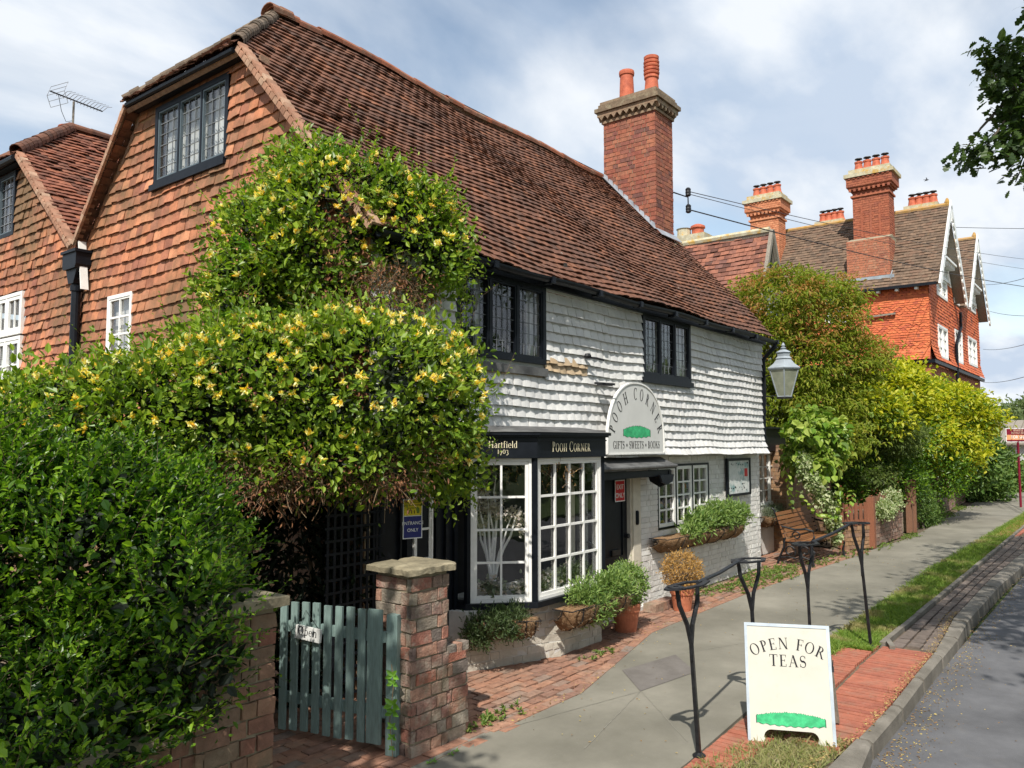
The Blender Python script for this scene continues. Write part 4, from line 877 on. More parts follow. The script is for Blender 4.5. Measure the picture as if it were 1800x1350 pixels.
slab(mb, [A3(CX0 - .05, CY0 - .12, EZ + (CY0 - .12 - EY) * TS) + N1 * .045, A3(CX1 + .05, CY0 - .12, EZ + (CY0 - .12 - EY) * TS) + N1 * .045, A3(CX1 + .05, CY0 + .01, EZ + (CY0 - EY) * TS) + N1 * .06, A3(CX0 - .05, CY0 + .01, EZ + (CY0 - EY) * TS) + N1 * .06], N1, .01)
mb.build('lead_flashing', mat('flashing', [(.26, .28, .31), (.34, .36, .39)], .6, 5, .15, .1, 20, island=False), chim)
# insulator bracket on chimney
mb = MB(); mb.tube([(13.72, 6.84, 6.9), (14.05, 6.7, 6.86), (14.06, 6.7, 6.55)], .014, 6); mb.lathe([(.03, 0), (.055, .02), (.05, .05), (.055, .08), (.05, .11), (.055, .14), (.03, .17)], (14.06, 6.7, 6.88), 10); mb.lathe([(.03, 0), (.055, .02), (.05, .05), (.055, .08), (.05, .11), (.055, .14), (.03, .17)], (14.06, 6.7, 6.55), 10)
mb.build('insulator_bracket', M_iron, chim)
# rear extension beside the corner: black fascia, white window
e1 = onY(1377, 800, 5.62)[0]
mb = MB(); mb.box(13.41, e1, 5.66, 5.8, 0, .95); mb.box(13.41, 14.62, 5.66, 5.8, .95, 1.93); mb.box(e1 - .05, e1, 5.66, 5.8, .95, 1.93); mb.box(13.4, e1, 5.8, 8, 0, 2.3)
ex = mb.build('side_extension', M_wbrick, house)
mb = MB(); mb.box(13.40, e1 + .03, 5.58, 5.82, 1.94, 2.36); mb.box(13.38, e1 + .08, 5.52, 5.84, 2.362, 2.40); mb.build('extension_fascia', M_black, ex)
window(house, (14.62, 5.66, .92), X_, Z_, -Y_, e1 - 14.67, 1.0, 2, 2, 4, M_wpaint, M_wpaint, .02, .02, .04, .03, name='extension_window')
# seams and stains of the old tarmac
M_seam = mat('path_seam', [(.24, .225, .185), (.21, .20, .165)], .95, 20, .2, .2, 80, island=False)
mb = MB(); rg = np.random.default_rng(77)
for a, b in (((6.55, 3.86), (5.3, 2.6)), ((6.1, 3.42), (4.75, 3.1)), ((4.6, 3.8), (6.1, 3.42)), ((7.35, 3.72), (9.6, 2.8)), ((10.8, 4.4), (11.6, 2.8)), ((14.5, 4.3), (15.3, 2.9))):
    a, b = A3(*a, .0035), A3(*b, .0035); L = np.linalg.norm(b - a); k = int(L / .06); pts = [a + (b - a) * i / k + A3(rg.normal(0, .002), rg.normal(0, .002), 0) for i in range(k + 1)]
    for p, q in zip(pts[:-1], pts[1:]):
        s = unit(np.cross(Z_, q - p)) * rg.uniform(.0015, .0035); mb.add([p - s, q - s, q + s, p + s], [(0, 1, 2, 3)])
mb.build('path_seams', M_seam, kind='structure')
# ================================================================== NEIGHBOURING TILED COTTAGE (left)
nb = thing('neighbouring_cottage', 'tile hung cottage joined to the left side of the shop with white casement windows', 'cottage', (4.5, 13.6, 0))
R2Y, R2Z = 13.6, 7.25; S2 = (R2Z - VZ) / (R2Y - VY); HZ2 = 6.22
V2 = unit((0, 1, S2)); N2 = unit((0, -S2, 1)); L2 = (R2Y - VY) / V2[1]
mb = MB(); tiles(mb, (4.38, VY, VZ), X_, V2, N2, lambda v: [(0 if VZ + V2[2] * v < HZ2 else (VZ + V2[2] * v - HZ2) / (R2Z - HZ2) * 1.25, 7)], L2, .112, .165, .014, .028, 2, .006, .004, lambda u, v: (.02 * np.sin(u * 1.3 + v), .012 * np.sin(u * 1.5)), 61, 1.3)
hy = VY + (HZ2 - VZ) / S2; hl = 2 * R2Y - hy
VH2 = unit((1.25, 0, R2Z - HZ2)); NH2 = unit((-(R2Z - HZ2), 0, 1.25)); LH2 = sqrt(1.25 ** 2 + (R2Z - HZ2) ** 2)
tiles(mb, (4.30, 0, HZ2 - .02), Y_, VH2, NH2, lambda v: [(hy - .05 + v / LH2 * (R2Y - hy), hl + .05 - v / LH2 * (R2Y - hy))], LH2, .112, .165, .014, .028, 2, .01, .006, None, 62, 1.3)
M_roof2 = mat('roof_tile_warm', [(.10, .045, .03), (.20, .075, .045), (.30, .11, .06), (.16, .06, .04)], .85, 9, .3, .3, 30, dirt=((.06, .05, .04), 1.5, .5, .72, .6))
nroof = mb.build('roof', M_roof2, nb, fix=False)
mb = MB(); slab(mb, [A3(4.50, VY, VZ) - N2 * .10, A3(11.4, VY, VZ) - N2 * .075, A3(11.4, R2Y, R2Z) - N2 * .075, A3(5.6, R2Y, R2Z) - N2 * .075, A3(4.50, hy, HZ2) - N2 * .10], N2)
N2b = unit((0, S2, 1)); slab(mb, [A3(4.42, 2 * R2Y - VY, VZ), A3(11.4, 2 * R2Y - VY, VZ), A3(11.4, R2Y, R2Z), A3(5.6, R2Y, R2Z), A3(4.42, hl, HZ2)], N2b)
slab(mb, [A3(4.34, hy, HZ2 - .07), A3(4.34, hl, HZ2 - .07), A3(5.6, R2Y, R2Z - .06)], NH2)
mb.build('roof_boards', M_brickd, nroof)
mb = MB(); capline(mb, [(5.5, R2Y, R2Z + .02), (11.4, R2Y, R2Z)], .11, .33, 7); capline(mb, [(4.33, hy, HZ2 + .05), (5.56, R2Y, R2Z + .03)], .09, .13, 8, 1.0); capline(mb, [(4.33, hl, HZ2 + .05), (5.56, R2Y, R2Z + .03)], .09, .13, 9, 1.0)
mb.build('ridge_tiles', M_roof, nroof, fix=False)
mb = MB(); verge(mb, (4.33, VY + .02, VZ + .03), (4.33, hy - .03, HZ2 - .02), 1, 4); mb.build('verge_tiles', M_verge, nroof)
mb = MB(); mb.tube([(4.31, hy - .02, HZ2 - .08), (4.31, hl, HZ2 - .05)], .045, 8); mb.box(4.36, 4.47, hy, hl, HZ2 - .12, HZ2 - .05); mb.build('gutter', M_black, nb)
a = onX(45, 505, 4.5); b = onX(33, 690, 4.5); LWn = (a[1], a[1] + 1.6, 2.80, 4.24)
c = onX(33, 300, 4.5); UWn = (c[1], c[1] + 1.7, 5.12, 6.08)
def nseg(v):
    z = 2.34 + v
    if z > HZ2 - .1: return []
    a = 10.49 if z < VZ + .0 else 10.56 + (z - VZ) / S2; b = 2 * R2Y - a; out = []; s = a
    for w_ in (LWn, UWn):
        if w_[2] - .02 < z < w_[3] + .01: out.append((s, w_[0])); s = w_[1]
    out.append((s, b)); return [(p - 10.49, q - 10.49) for p, q in out if q > p]
mb = MB(); tiles(mb, (4.5, 10.49, 2.34), Y_, Z_, -X_, nseg, 3.75, .128, .165, .014, .030, 2, .005, .004, gwarp, 63, 1.2)
mb.build('gable_hung_tiles', M_gtile, nb, fix=False)
mb = MB(); mb.box(4.53, 4.65, 10.52, 16.7, 0, LWn[2]); mb.box(4.53, 4.65, 10.52, LWn[0], LWn[2], 4.45); mb.box(4.53, 4.65, LWn[1], 16.7, LWn[2], 4.45); mb.box(4.53, 4.65, 10.9, UWn[0] - .3, 4.45, 4.9); mb.box(4.53, 4.65, 11.6, UWn[0], 4.9, 5.5); mb.box(4.53, 4.65, 12.15, UWn[0], 5.5, 6.0); mb.box(4.53, 4.65, UWn[1], 15.2, 4.45, 5.6); mb.box(4.53, 4.65, UWn[0] - .3, UWn[1], 4.45, UWn[2])
mb.box(11.2, 11.3, 10.6, 16.6, 0, 4.4); mb.box(4.6, 11.2, 16.5, 16.6, 0, 4.4)
mb.build('walls', M_brickd, nb)
window(nb, (4.47, LWn[1], LWn[2]), -Y_, Z_, -X_, LWn[1] - LWn[0], (LWn[3] - LWn[2]) * .56, 3, 2, 2, M_wpaint, M_wpaint, .05, .022, .05, .05, name='casement_window', curtain=[(.3, .5), (.85, .95)])
window(nb, (4.47, LWn[1], LWn[2] + (LWn[3] - LWn[2]) * .58), -Y_, Z_, -X_, LWn[1] - LWn[0], (LWn[3] - LWn[2]) * .42, 3, 2, 1, M_wpaint, M_wpaint, .05, .022, .05, .05, name='fanlight_window')
w_ = window(nb, (4.47, UWn[1], UWn[2]), -Y_, Z_, -X_, UWn[1] - UWn[0], UWn[3] - UWn[2], 3, 3, 6, M_black, M_leadbar, .06, .011, .05, .018, cm=MATS['grey_casement'], name='attic_window', curtain=[(.8, .9)])
# hopper and downpipe between the two gables
hp = onX(135, 440, 4.40); mb = MB(); y = 10.45
mb.prism([(-.16, .0), (.16, .0), (.19, .05), (.19, .2), (-.19, .2), (-.19, .05)], (4.30, y, 4.27), Y_, Z_, X_ * .19); mb.prism([(-.07, -.18), (.07, -.18), (.15, 0), (-.15, 0)], (4.33, y, 4.27), Y_, Z_, X_ * .13)
mb.prism([(-.21, .2), (.21, .2), (.21, .235), (-.21, .235)], (4.28, y, 4.27), Y_, Z_, X_ * .22)
mb.tube([(4.40, y, 4.12), (4.40, y, 0.1)], .055, 12)
for z in (4.0, 2.9, 1.6): mb.lathe([(.07, 0), (.07, .07)], (4.40, y, z), 12)
mb.build('downpipe', M_black, nb, smooth=False)
mb = MB(); slab(mb, [A3(4.36, 10.34, 4.62), A3(4.36, 10.22, 4.0), A3(4.45, 10.22, 4.0), A3(4.45, 10.34, 4.62)], (0, -1, 0), .02); slab(mb, [A3(4.36, 10.36, 4.5), A3(4.36, 10.6, 4.5), A3(4.7, 10.6, 4.55), A3(4.7, 10.36, 4.55)], (0, 0, 1), .02); mb.build('valley_flashing', M_wpaint, nb)
cp_ = P(125, 232, 14.2); mb = MB(); mb.lathe([(.17, -1.2), (.17, -.0), (.2, .02), (.21, .07), (.16, .09), (.13, .05)], cp_, 18); mb.build('chimney_pot', M_pot, nb)
# ---- aerial
ap = P(128, 222, 13.8)
ae = thing('tv_aerial', 'silver tv aerial on a short mast above the left hand cottage roof', 'aerial', ap)
M_alm = mat('aerial_metal', (.35, .35, .36), .4, 5, .1, 0, island=False, metal=.6)
mb = MB(); mb.tube([ap - Z_ * .6, ap + Z_ * .44], .018, 6); mb.build('mast', M_grey, ae)
q0 = P(88, 160, 13.4); q1 = P(180, 196, 14.3); mb = MB(); mb.bar(q0, q1, .018, .018); mb.build('boom', M_iron, ae)
mb = MB(); u = unit(q1 - q0); s = unit(np.cross(u, Z_)); up_ = np.cross(s, u)
for i in range(13):
    p = q0 + (q1 - q0) * (.22 + .78 * i / 12)
    for sg in (-1, 1): mb.tube([p, p + s * .13 * sg + up_ * .05, p + s * .2 * sg + up_ * .055 + u * .04], .005, 4)
mb.build('elements', M_alm, ae)
mb = MB(); p = q0 + (q1 - q0) * .1
for i in range(5): z = -.18 + .09 * i; mb.tube([p - s * .22 + up_ * z + u * abs(z) * .4, p + s * .22 + up_ * z + u * abs(z) * .4], .005, 4)
for sg in (-1, 1): mb.tube([p + s * .22 * sg + up_ * .18 + u * .07, p + s * .22 * sg, p + s * .22 * sg - up_ * .18 + u * .07], .005, 4)
mb.build('reflector', M_alm, ae)
mb = MB(); mb.tube([q0 + (q1 - q0) * .15, P(108, 195, 13.6), P(116, 214, 13.7), ap + Z_ * .1], .005, 4); mb.build('cable', M_iron, ae)

# ================================================================== SIGNS
def arch_poly(W, H, n=30):                # semi-elliptic top on short sides
    pts = [(-W / 2, 0), (W / 2, 0)]
    for k in range(n + 1):
        t = pi * k / n; pts.append((W / 2 * (abs(cos(t)) ** .9) * (1 if cos(t) > 0 else -1), .10 + (H - .10) * sin(t) ** .85))
    return pts
aw, ah = 1.40, .87; ac = A3(8.70, 4.90, 1.965)
sg = thing('arched_shop_sign', 'pale arched sign reading POOH CORNER fixed on the white hung tiles over the door', 'sign', ac)
mb = MB(); mb.prism(arch_poly(aw, ah), ac, X_, Z_, -Y_ * .022); mb.build('board', M_signg, sg)
mb = MB(); ap_ = arch_poly(aw, ah); n = len(ap_)
for i in range(n):
    a, b = ap_[i], ap_[(i + 1) % n]
    if math.hypot(a[0] - b[0], a[1] - b[1]) < 1e-4: continue
    mb.bar(ac + X_ * a[0] + Z_ * a[1] - Y_ * .014, ac + X_ * b[0] + Z_ * b[1] - Y_ * .014, .035, .018, up=-(X_ * 0 + unit((a[0], 0, a[1] - .2)) ))
mb.build('rim', M_wpaint, sg)
mb = MB(); letters(mb, 'POOH CORNER', ac + Z_ * .055 - Y_ * .0235, X_, Z_, -Y_, .145, .72, .12, arc=(.61, radians(148), .93))
letters(mb, 'GIFTS * SWEETS * BOOKS', ac + Z_ * .065 - Y_ * .0235, X_, Z_, -Y_, .088, .84, .06); mb.build('lettering', M_ink, sg)
def patch_poly(W, H, seed, n=40):
    rg = np.random.default_rng(seed); pts = []
    for k in range(n + 1): x = -W / 2 + W * k / n; pts.append((x, H * (.62 + .3 * sin(pi * k / n)) + rg.uniform(-.0, .06) * H * (1 if k % 2 else -1)))
    for k in range(n, -1, -2): x = -W / 2 + W * k / n; pts.append((x, H * (.1 - .12 * sin(pi * k / n) + .05 * sin(k * .9))))
    return pts
mb = MB(); mb.prism([(x * 1.03, y * 1.06 - .004) for x, y in patch_poly(.66, .15, 2)], ac + Z_ * .20 - Y_ * .0222, X_, Z_, -Y_ * .0008); mb.build('grass_outline', M_ink, sg)
mb = MB(); mb.prism(patch_poly(.66, .15, 2), ac + Z_ * .20 - Y_ * .0234, X_, Z_, -Y_ * .0008); mb.build('painted_grass', M_sgreen, sg)
# iron bracket beside it
br = thing('iron_wall_bracket', 'small black iron bracket on the white tiles above the arched sign', 'bracket', (7.82, 5.0, 3.05))
mb = MB(); mb.tube([(7.75, 5.02, 3.09), (7.86, 4.93, 3.08), (7.94, 4.88, 3.06)], .012, 6); mb.tube([(7.95, 5.02, 2.8), (8.05, 4.8, 2.78)], .014, 6); mb.box(7.94, 8.16, 4.9, 4.98, 2.77, 2.80); mb.lathe([(.03, -.03), (.045, 0), (.03, .03)], (7.76, 4.99, 3.1), 10); mb.build('bracket_iron', M_iron, br)

def flat_sign(name, label, O, U, V, N, W, H, th, face, edge=None, ew=.01):
    O, U, V, N = [np.array(q, float) for q in (O, U, V, N)]
    t = thing(name, label, 'sign', O); m1 = MB(); m1.ob(O, U * W, V * H, N * th); m1.build('board', edge or face, t)
    if edge: m1 = MB(); m1.ob(O + U * ew + V * ew + N * (th + .0002), U * (W - 2 * ew), V * (H - 2 * ew), N * .001); m1.build('panel', face, t)
    return t
# entrance sign
es = P(708, 948, 6.55); eu = unit(A3(.92, -.30, 0)); en = np.cross(eu, Z_); ew_, eh = .178, .325
t = thing('entrance_sign', 'yellow and blue one way system sign reading ENTRANCE ONLY beside the gate pier', 'sign', es)
mb = MB(); mb.ob(es, eu * ew_, Z_ * eh, -en * .006); mb.build('board', M_white, t)
mb = MB(); mb.ob(es + eu * .008 + Z_ * .008 + en * .0003, eu * (ew_ - .016), Z_ * .175, en * .001); mb.build('blue_panel', M_blue, t)
mb = MB(); mb.ob(es + eu * .008 + Z_ * .19 + en * .0003, eu * (ew_ - .016), Z_ * .127, en * .001); mb.build('yellow_panel', M_yel, t)
for s, z, sz, m_ in (('ENTRANCE', .115, .038, M_white), ('ONLY', .058, .038, M_white), ('SOCIAL DISTANCING', .292, .015, M_ink), ('ONE WAY SYSTEM', .266, .0205, M_ink), ('IN OPERATION', .246, .015, M_ink)):
    sans(s, es + eu * ew_ / 2 + Z_ * z + en * .0016, eu, Z_, en, sz, m_, t)
mb = MB()
for i in range(4):
    c = es + eu * (.052 + i * .026) + Z_ * .205 + en * .0018; mb.prism([(-.003, 0), (.003, 0), (.005, .02), (-.005, .02)], c, eu, Z_, en * .0006); mb.prism([(.0035 * cos(a), .025 + .0035 * sin(a)) for a in np.linspace(0, 5.5, 8)], c, eu, Z_, en * .0006)
mb.build('people_symbols', M_ink, t)
mb = MB(); mb.box(es[0] + .05, es[0] + .11, es[1] + .0, es[1] + .06, 0, es[2] + .36)
pt_ = thing('sign_post', 'dark timber post behind the entrance sign', 'post', (es[0] + .08, es[1] + .03, 0)); mb.build('post', M_black, pt_)
# exit sign on door
xs = A3(8.66, 5.182, 1.36); t = thing('exit_sign', 'small red sign reading EXIT ONLY on the black door', 'sign', xs)
mb = MB(); mb.ob(xs, X_ * .24, Z_ * .27, -Y_ * .004); mb.build('board', M_white, t); mb = MB(); mb.ob(xs + A3(.012, -.0043, .012), X_ * .216, Z_ * .246, -Y_ * .001); mb.build('panel', M_red, t)
sans('EXIT', xs + A3(.12, -.0055, .155), X_, Z_, -Y_, .085, M_white, t); sans('ONLY', xs + A3(.12, -.0055, .05), X_, Z_, -Y_, .085, M_white, t)
# map board on the wall
mp_ = A3(11.93, 5.13, 1.25); t = thing('map_board', 'black framed village map hanging on the white painted brick wall', 'notice board', mp_)
mb = MB(); mb.ob(mp_, X_ * .94, Z_ * .60, -Y_ * .02)
for (a, b, c, d_) in ((0, .94, 0, .04), (0, .94, .56, .60), (0, .045, .04, .56), (.895, .94, .04, .56)): mb.ob(mp_ + A3(a, -.02, c), X_ * (b - a), Z_ * (d_ - c), -Y_ * .018)
mb.build('frame', M_black, t)
mb = MB(); mb.ob(mp_ + A3(.045, -.021, .04), X_ * .85, Z_ * .52, -Y_ * .002); mb.build('paper', mat('map_paper', [(.52, .56, .55), (.6, .62, .58), (.62, .63, .62)], .5, 9, .12, 0, island=False, dirt=((.16, .32, .32), 5, .52, .6, .8), dirt2=((.12, .12, .12), 30, .62, .68, .7)), t)
mb = MB(); mb.ob(mp_ + A3(.70, -.0235, .30), X_ * .13, Z_ * .13, -Y_ * .001); mb.build('red_figure', M_red, t)
mb = MB(); rg = np.random.default_rng(3)
for i in range(30): x, z = rg.uniform(.06, .86), rg.choice([.07, .12, .17, .5]) + rg.uniform(-.015, .015); mb.ob(mp_ + A3(x, -.0235, z), X_ * rg.uniform(.01, .04), Z_ * rg.uniform(.008, .03), -Y_ * .001)
mb.build('print_marks', M_ink, t)

# ---- A board
SBL, SBR = onZ(1316, 1302), onZ(1470, 1314); su = unit(SBR - SBL); sn = np.cross(su, Z_); sW = np.linalg.norm(SBR - SBL)
sn = sn if np.dot(sn, -SBL) > 0 else -sn
tilt = radians(14); sv = unit(-sn * sin(tilt) + Z_ * cos(tilt)); snn = unit(np.cross(su, sv)); snn = snn if np.dot(snn, sn) > 0 else -snn; sH = .80
ab = thing('tea_sign', 'cream A-board standing on the grass reading OPEN FOR TEAS', 'sandwich board', SBL)
def cut_panel(W, H, fh=.085, a=.27, b=.73):
    pts = [(0, 0), (W * (a - .09), 0), (W * (a - .07), .02)]
    for k in range(6): t = k / 5 * pi / 2; pts.append((W * a - .05 + .05 * (1 - cos(t)) + 0, .035 + (fh - .035) * sin(t)))
    for k in range(6): t = pi / 2 - k / 5 * pi / 2; pts.append((W * b + .05 - .05 * (1 - cos(t)), .035 + (fh - .035) * sin(t)))
    pts += [(W * (b + .07), .02), (W * (b + .09), 0), (W, 0), (W, H), (0, H)]; return pts
mb = MB(); mb.prism(cut_panel(sW, sH), SBL - snn * .0, su, sv, -snn * .012); mb.build('front_panel', M_sign, ab)
mb = MB()
mb.ob(SBL - su * .004 - snn * .016, su * .02, sv * sH, snn * .021); mb.ob(SBL + su * (sW - .018) - snn * .016, su * .022, sv * sH, snn * .021); mb.ob(SBL - su * .004 + sv * (sH - .018) - snn * .015, su * (sW + .008), sv * .022, snn * .0205)
mb.build('metal_edging', M_alu, ab)
tv = unit(sn * -1 * sin(radians(18)) + Z_ * -cos(radians(18)) + su * .13)   # rear leaf, hinged at the top
top = SBL + sv * sH - snn * .02; rn = unit(np.cross(su, tv)); rH = sH * 1.0
mb = MB(); rw = .05
mb.ob(top, su * .05, tv * rH, -sn * .02); mb.ob(top + su * (sW - .05), su * .05, tv * rH, -sn * .02); mb.ob(top + su * .05, su * (sW - .1), tv * .06, -sn * .02); mb.ob(top + su * .05 + tv * .55, su * (sW - .1), tv * .05, -sn * .02); mb.ob(top + su * .045 + tv * .02, su * (sW - .09), tv * .55, -sn * .008)
mb.build('rear_panel', M_grey, ab)
mb = MB(); a = SBL + su * (sW + .006) + sv * (sH - .30); mb.bar(a, top + su * (sW + .006) + tv * .28, .006, .018); mb.ob(a - sv * .01 - snn * .02, su * .012, sv * .04, snn * .03); mb.build('stay', M_iron, ab)
mb = MB(); cO = SBL + su * (sW * .5) + sv * (sH * .40) + snn * .0006
letters(mb, 'OPEN FOR', SBL + su * (sW * .5) + sv * (.13) + snn * .0006, su, sv, snn, .078, .98, .10, arc=(.50, radians(57)))
letters(mb, 'TEAS', SBL + su * (sW * .5) + sv * .51 + snn * .0006, su, sv, snn, .080, .98, .1); mb.build('lettering', M_ink, ab)
mb = MB(); mb.prism([(x * 1.02, y * 1.05 - .003) for x, y in patch_poly(.46, .095, 5, 60)], SBL + su * sW * .5 + sv * .115 + snn * .0003, su, sv, snn * .0006); mb.build('grass_outline', M_ink, ab)
mb = MB(); mb.prism(patch_poly(.46, .095, 5, 60), SBL + su * sW * .5 + sv * .115 + snn * .0012, su, sv, snn * .0006); mb.build('painted_grass', M_sgreen, ab)

# ================================================================== GATE, PIERS
pier = thing('gate_pier', 'weathered brick gate pier with a stone cap, right of the green gate', 'brick pier', (4.1, 4.1, 0))
mb = MB(); mb.box(3.895, 4.235, 3.925, 4.265, -.02, 1.2); mb.box(4.235, 4.455, 3.93, 4.15, -.02, .64)
pc = mb.build('mortar_core', M_mortar, pier)
mb = MB(); kw = dict(bl=.19, bh=.078, mo=.013, d=.014, j=.0032)
bricks(mb, (3.88, 3.925, 0), X_, Z_, -Y_, .365, 1.19, seed=71, **kw); bricks(mb, (3.895, 4.27, 0), -Y_, Z_, -X_, .35, 1.19, seed=72, **kw)
bricks(mb, (4.235, 3.925, .62), Y_, Z_, X_, .34, .57, seed=73, **kw); bricks(mb, (4.25, 4.262, 0), -X_, Z_, Y_, .36, 1.19, seed=74, **kw)
bricks(mb, (4.245, 3.93, 0), X_, Z_, -Y_, .215, .60, seed=75, **kw); bricks(mb, (4.452, 3.93, 0), Y_, Z_, X_, .22, .60, seed=76, **kw); bricks(mb, (4.235, 3.915, .61), X_, Y_, Z_, .23, .24, .1, .07, .012, .05, [], 78, .002)
mb.build('bricks', M_brick, pier)
mb = MB(); rg = np.random.default_rng(4); ring = []
x0, x1, y0, y1 = 3.83, 4.30, 3.86, 4.32; n = 10; per = [(x0 + (x1 - x0) * i / n, y0) for i in range(n)] + [(x1, y0 + (y1 - y0) * i / n) for i in range(n)] + [(x1 - (x1 - x0) * i / n, y1) for i in range(n)] + [(x0, y1 - (y1 - y0) * i / n) for i in range(n)]
per[0] = (x0 + .02, y0 + .02); per[n] = (x1 - .02, y0 + .015)
per = [(x + rg.normal(0, .005), y + rg.normal(0, .005)) for x, y in per]; k = len(per)
cx, cy = 4.07, 4.09
V = [(x, y, 1.205 + rg.normal(0, .003)) for x, y in per] + [(x, y, 1.24 + rg.normal(0, .004)) for x, y in per] + [(cx + (x - cx) * .9, cy + (y - cy) * .93, 1.252 + rg.normal(0, .003)) for x, y in per]
mb.add(V, [(i, (i + 1) % k, k + (i + 1) % k, k + i) for i in range(k)] + [(k + i, k + (i + 1) % k, 2 * k + (i + 1) % k, 2 * k + i) for i in range(k)] + [tuple(range(2 * k, 3 * k)), tuple(range(k))[::-1]])
mb.build('stone_cap', M_stone, pier)
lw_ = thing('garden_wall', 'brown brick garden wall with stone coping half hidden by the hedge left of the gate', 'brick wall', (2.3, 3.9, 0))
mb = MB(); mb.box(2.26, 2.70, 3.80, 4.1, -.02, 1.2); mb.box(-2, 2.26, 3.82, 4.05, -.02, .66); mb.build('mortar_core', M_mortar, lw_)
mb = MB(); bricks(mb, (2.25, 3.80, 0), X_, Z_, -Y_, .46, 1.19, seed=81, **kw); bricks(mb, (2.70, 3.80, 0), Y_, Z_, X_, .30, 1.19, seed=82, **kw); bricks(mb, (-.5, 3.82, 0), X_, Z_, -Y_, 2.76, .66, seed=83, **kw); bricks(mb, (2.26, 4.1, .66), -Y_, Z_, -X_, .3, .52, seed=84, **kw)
mb.build('bricks', mat('shade_tinted_brick', [(.22, .13, .08), (.18, .12, .08), (.26, .14, .09), (.17, .13, .09), (.22, .09, .06)], .92, 12, .3, .6, 50, dirt=((.2, .18, .12), 3, .5, .75, .6)), lw_)  # darker copy of the old brick, shade put into the colour
mb = MB(); mb.prism([(2.19, 3.73), (2.76, 3.735), (2.765, 4.15), (2.19, 4.15)], (0, 0, 1.205), X_, Y_, Z_ * .05); mb.build('coping', M_stone, lw_)
G0, G1 = A3(3.835, 4.03, 0), A3(3.60, 4.97, 0); gu = unit(G1 - G0); gn = np.cross(gu, Z_); gn = gn if np.dot(gn, -G0) > 0 else -gn; gL = np.linalg.norm(G1 - G0)
gt = thing('garden_gate', 'sage green picket gate standing open against the gate pier', 'gate', G0)
rg = np.random.default_rng(6)
w_post = .09
mb = MB(); mb.ob(G0 - gu * .02, gu * .085, Z_ * .93, -gn * .06); mb.build('hinge_post', M_gate, gt)
k = 9
for i in range(k):
    u0 = .095 + i * (gL - .10) / k; wd = .115 if i == 0 else .058; z1 = .95 + .001 * i + rg.normal(0, .003)
    if i == 0: pass
    mb = MB(); mb.ob(G0 + gu * (u0 + (0 if i == 0 else .035)) + Z_ * (.06 + rg.normal(0, .004)) + gn * .001, gu * wd, Z_ * (z1 - .06) + gu * rg.normal(0, .0012), gn * .018)
    mb.build('picket', M_gate, gt)
mb = MB()
for z in (.24, .74): mb.ob(G0 + gu * .07 + Z_ * z - gn * .025, gu * (gL - .08), Z_ * .075, gn * .024)
mb.build('rail', M_gate, gt)
ou = gu * -1; oc = G0 + gu * .80 + Z_ * .715 + gn * .030
op = thing('open_sign', 'small white plaque reading Open hanging on the green gate', 'sign', oc); r_ = radians(-5); OU = unit(ou * cos(r_) + Z_ * sin(r_)); OV = unit(np.cross(gn, OU) if np.dot(np.cross(gn, OU), Z_) > 0 else -np.cross(gn, OU))
mb = MB(); mb.ob(oc, OU * .215, OV * .092, gn * .022); mb.build('board', M_signg, op)
mb = MB(); letters(mb, 'Open', oc + OU * .107 + OV * .034 + gn * .0225, OU, OV, gn, .058, 1.0, .05); mb.build('lettering', M_ink, op)
mb = MB(); mb.tube([oc + OU * .02 + OV * .09 + gn * .005, oc + OU * .06 + OV * .2, oc + OU * .19 + OV * .09 + gn * .005], .0018, 4); mb.build('string', M_ink, op)
# dark brick path inside the gate
mb = MB(); O = []
for r in range(26):
    for c in range(11):
        O.append((2.75 + c * .19 + (r % 2) * .09, 3.72 + r * .098, -.03))
obs(mb, O, np.tile([.182, 0, 0], (len(O), 1)), np.tile([0, .09, 0], (len(O), 1)), np.c_[np.zeros((len(O), 2)), rng.uniform(.022, .034, len(O))], rng, .001)
mb.build('garden_path', M_pave, kind='structure')
# trellis lit from behind
trl = thing('trellis_screen', 'dark wooden trellis panel in the shade beyond the gate', 'trellis', (4.2, 5.08, 0))
mb = MB()
for i in range(9): mb.box(4.02 + i * .068, 4.045 + i * .068, 4.99, 5.0, .1, 2.0)
for i in range(19): mb.box(4.0, 4.6, 4.985, 4.99, .12 + i * .1, .14 + i * .1)
mb.build('lattice', M_black, trl)

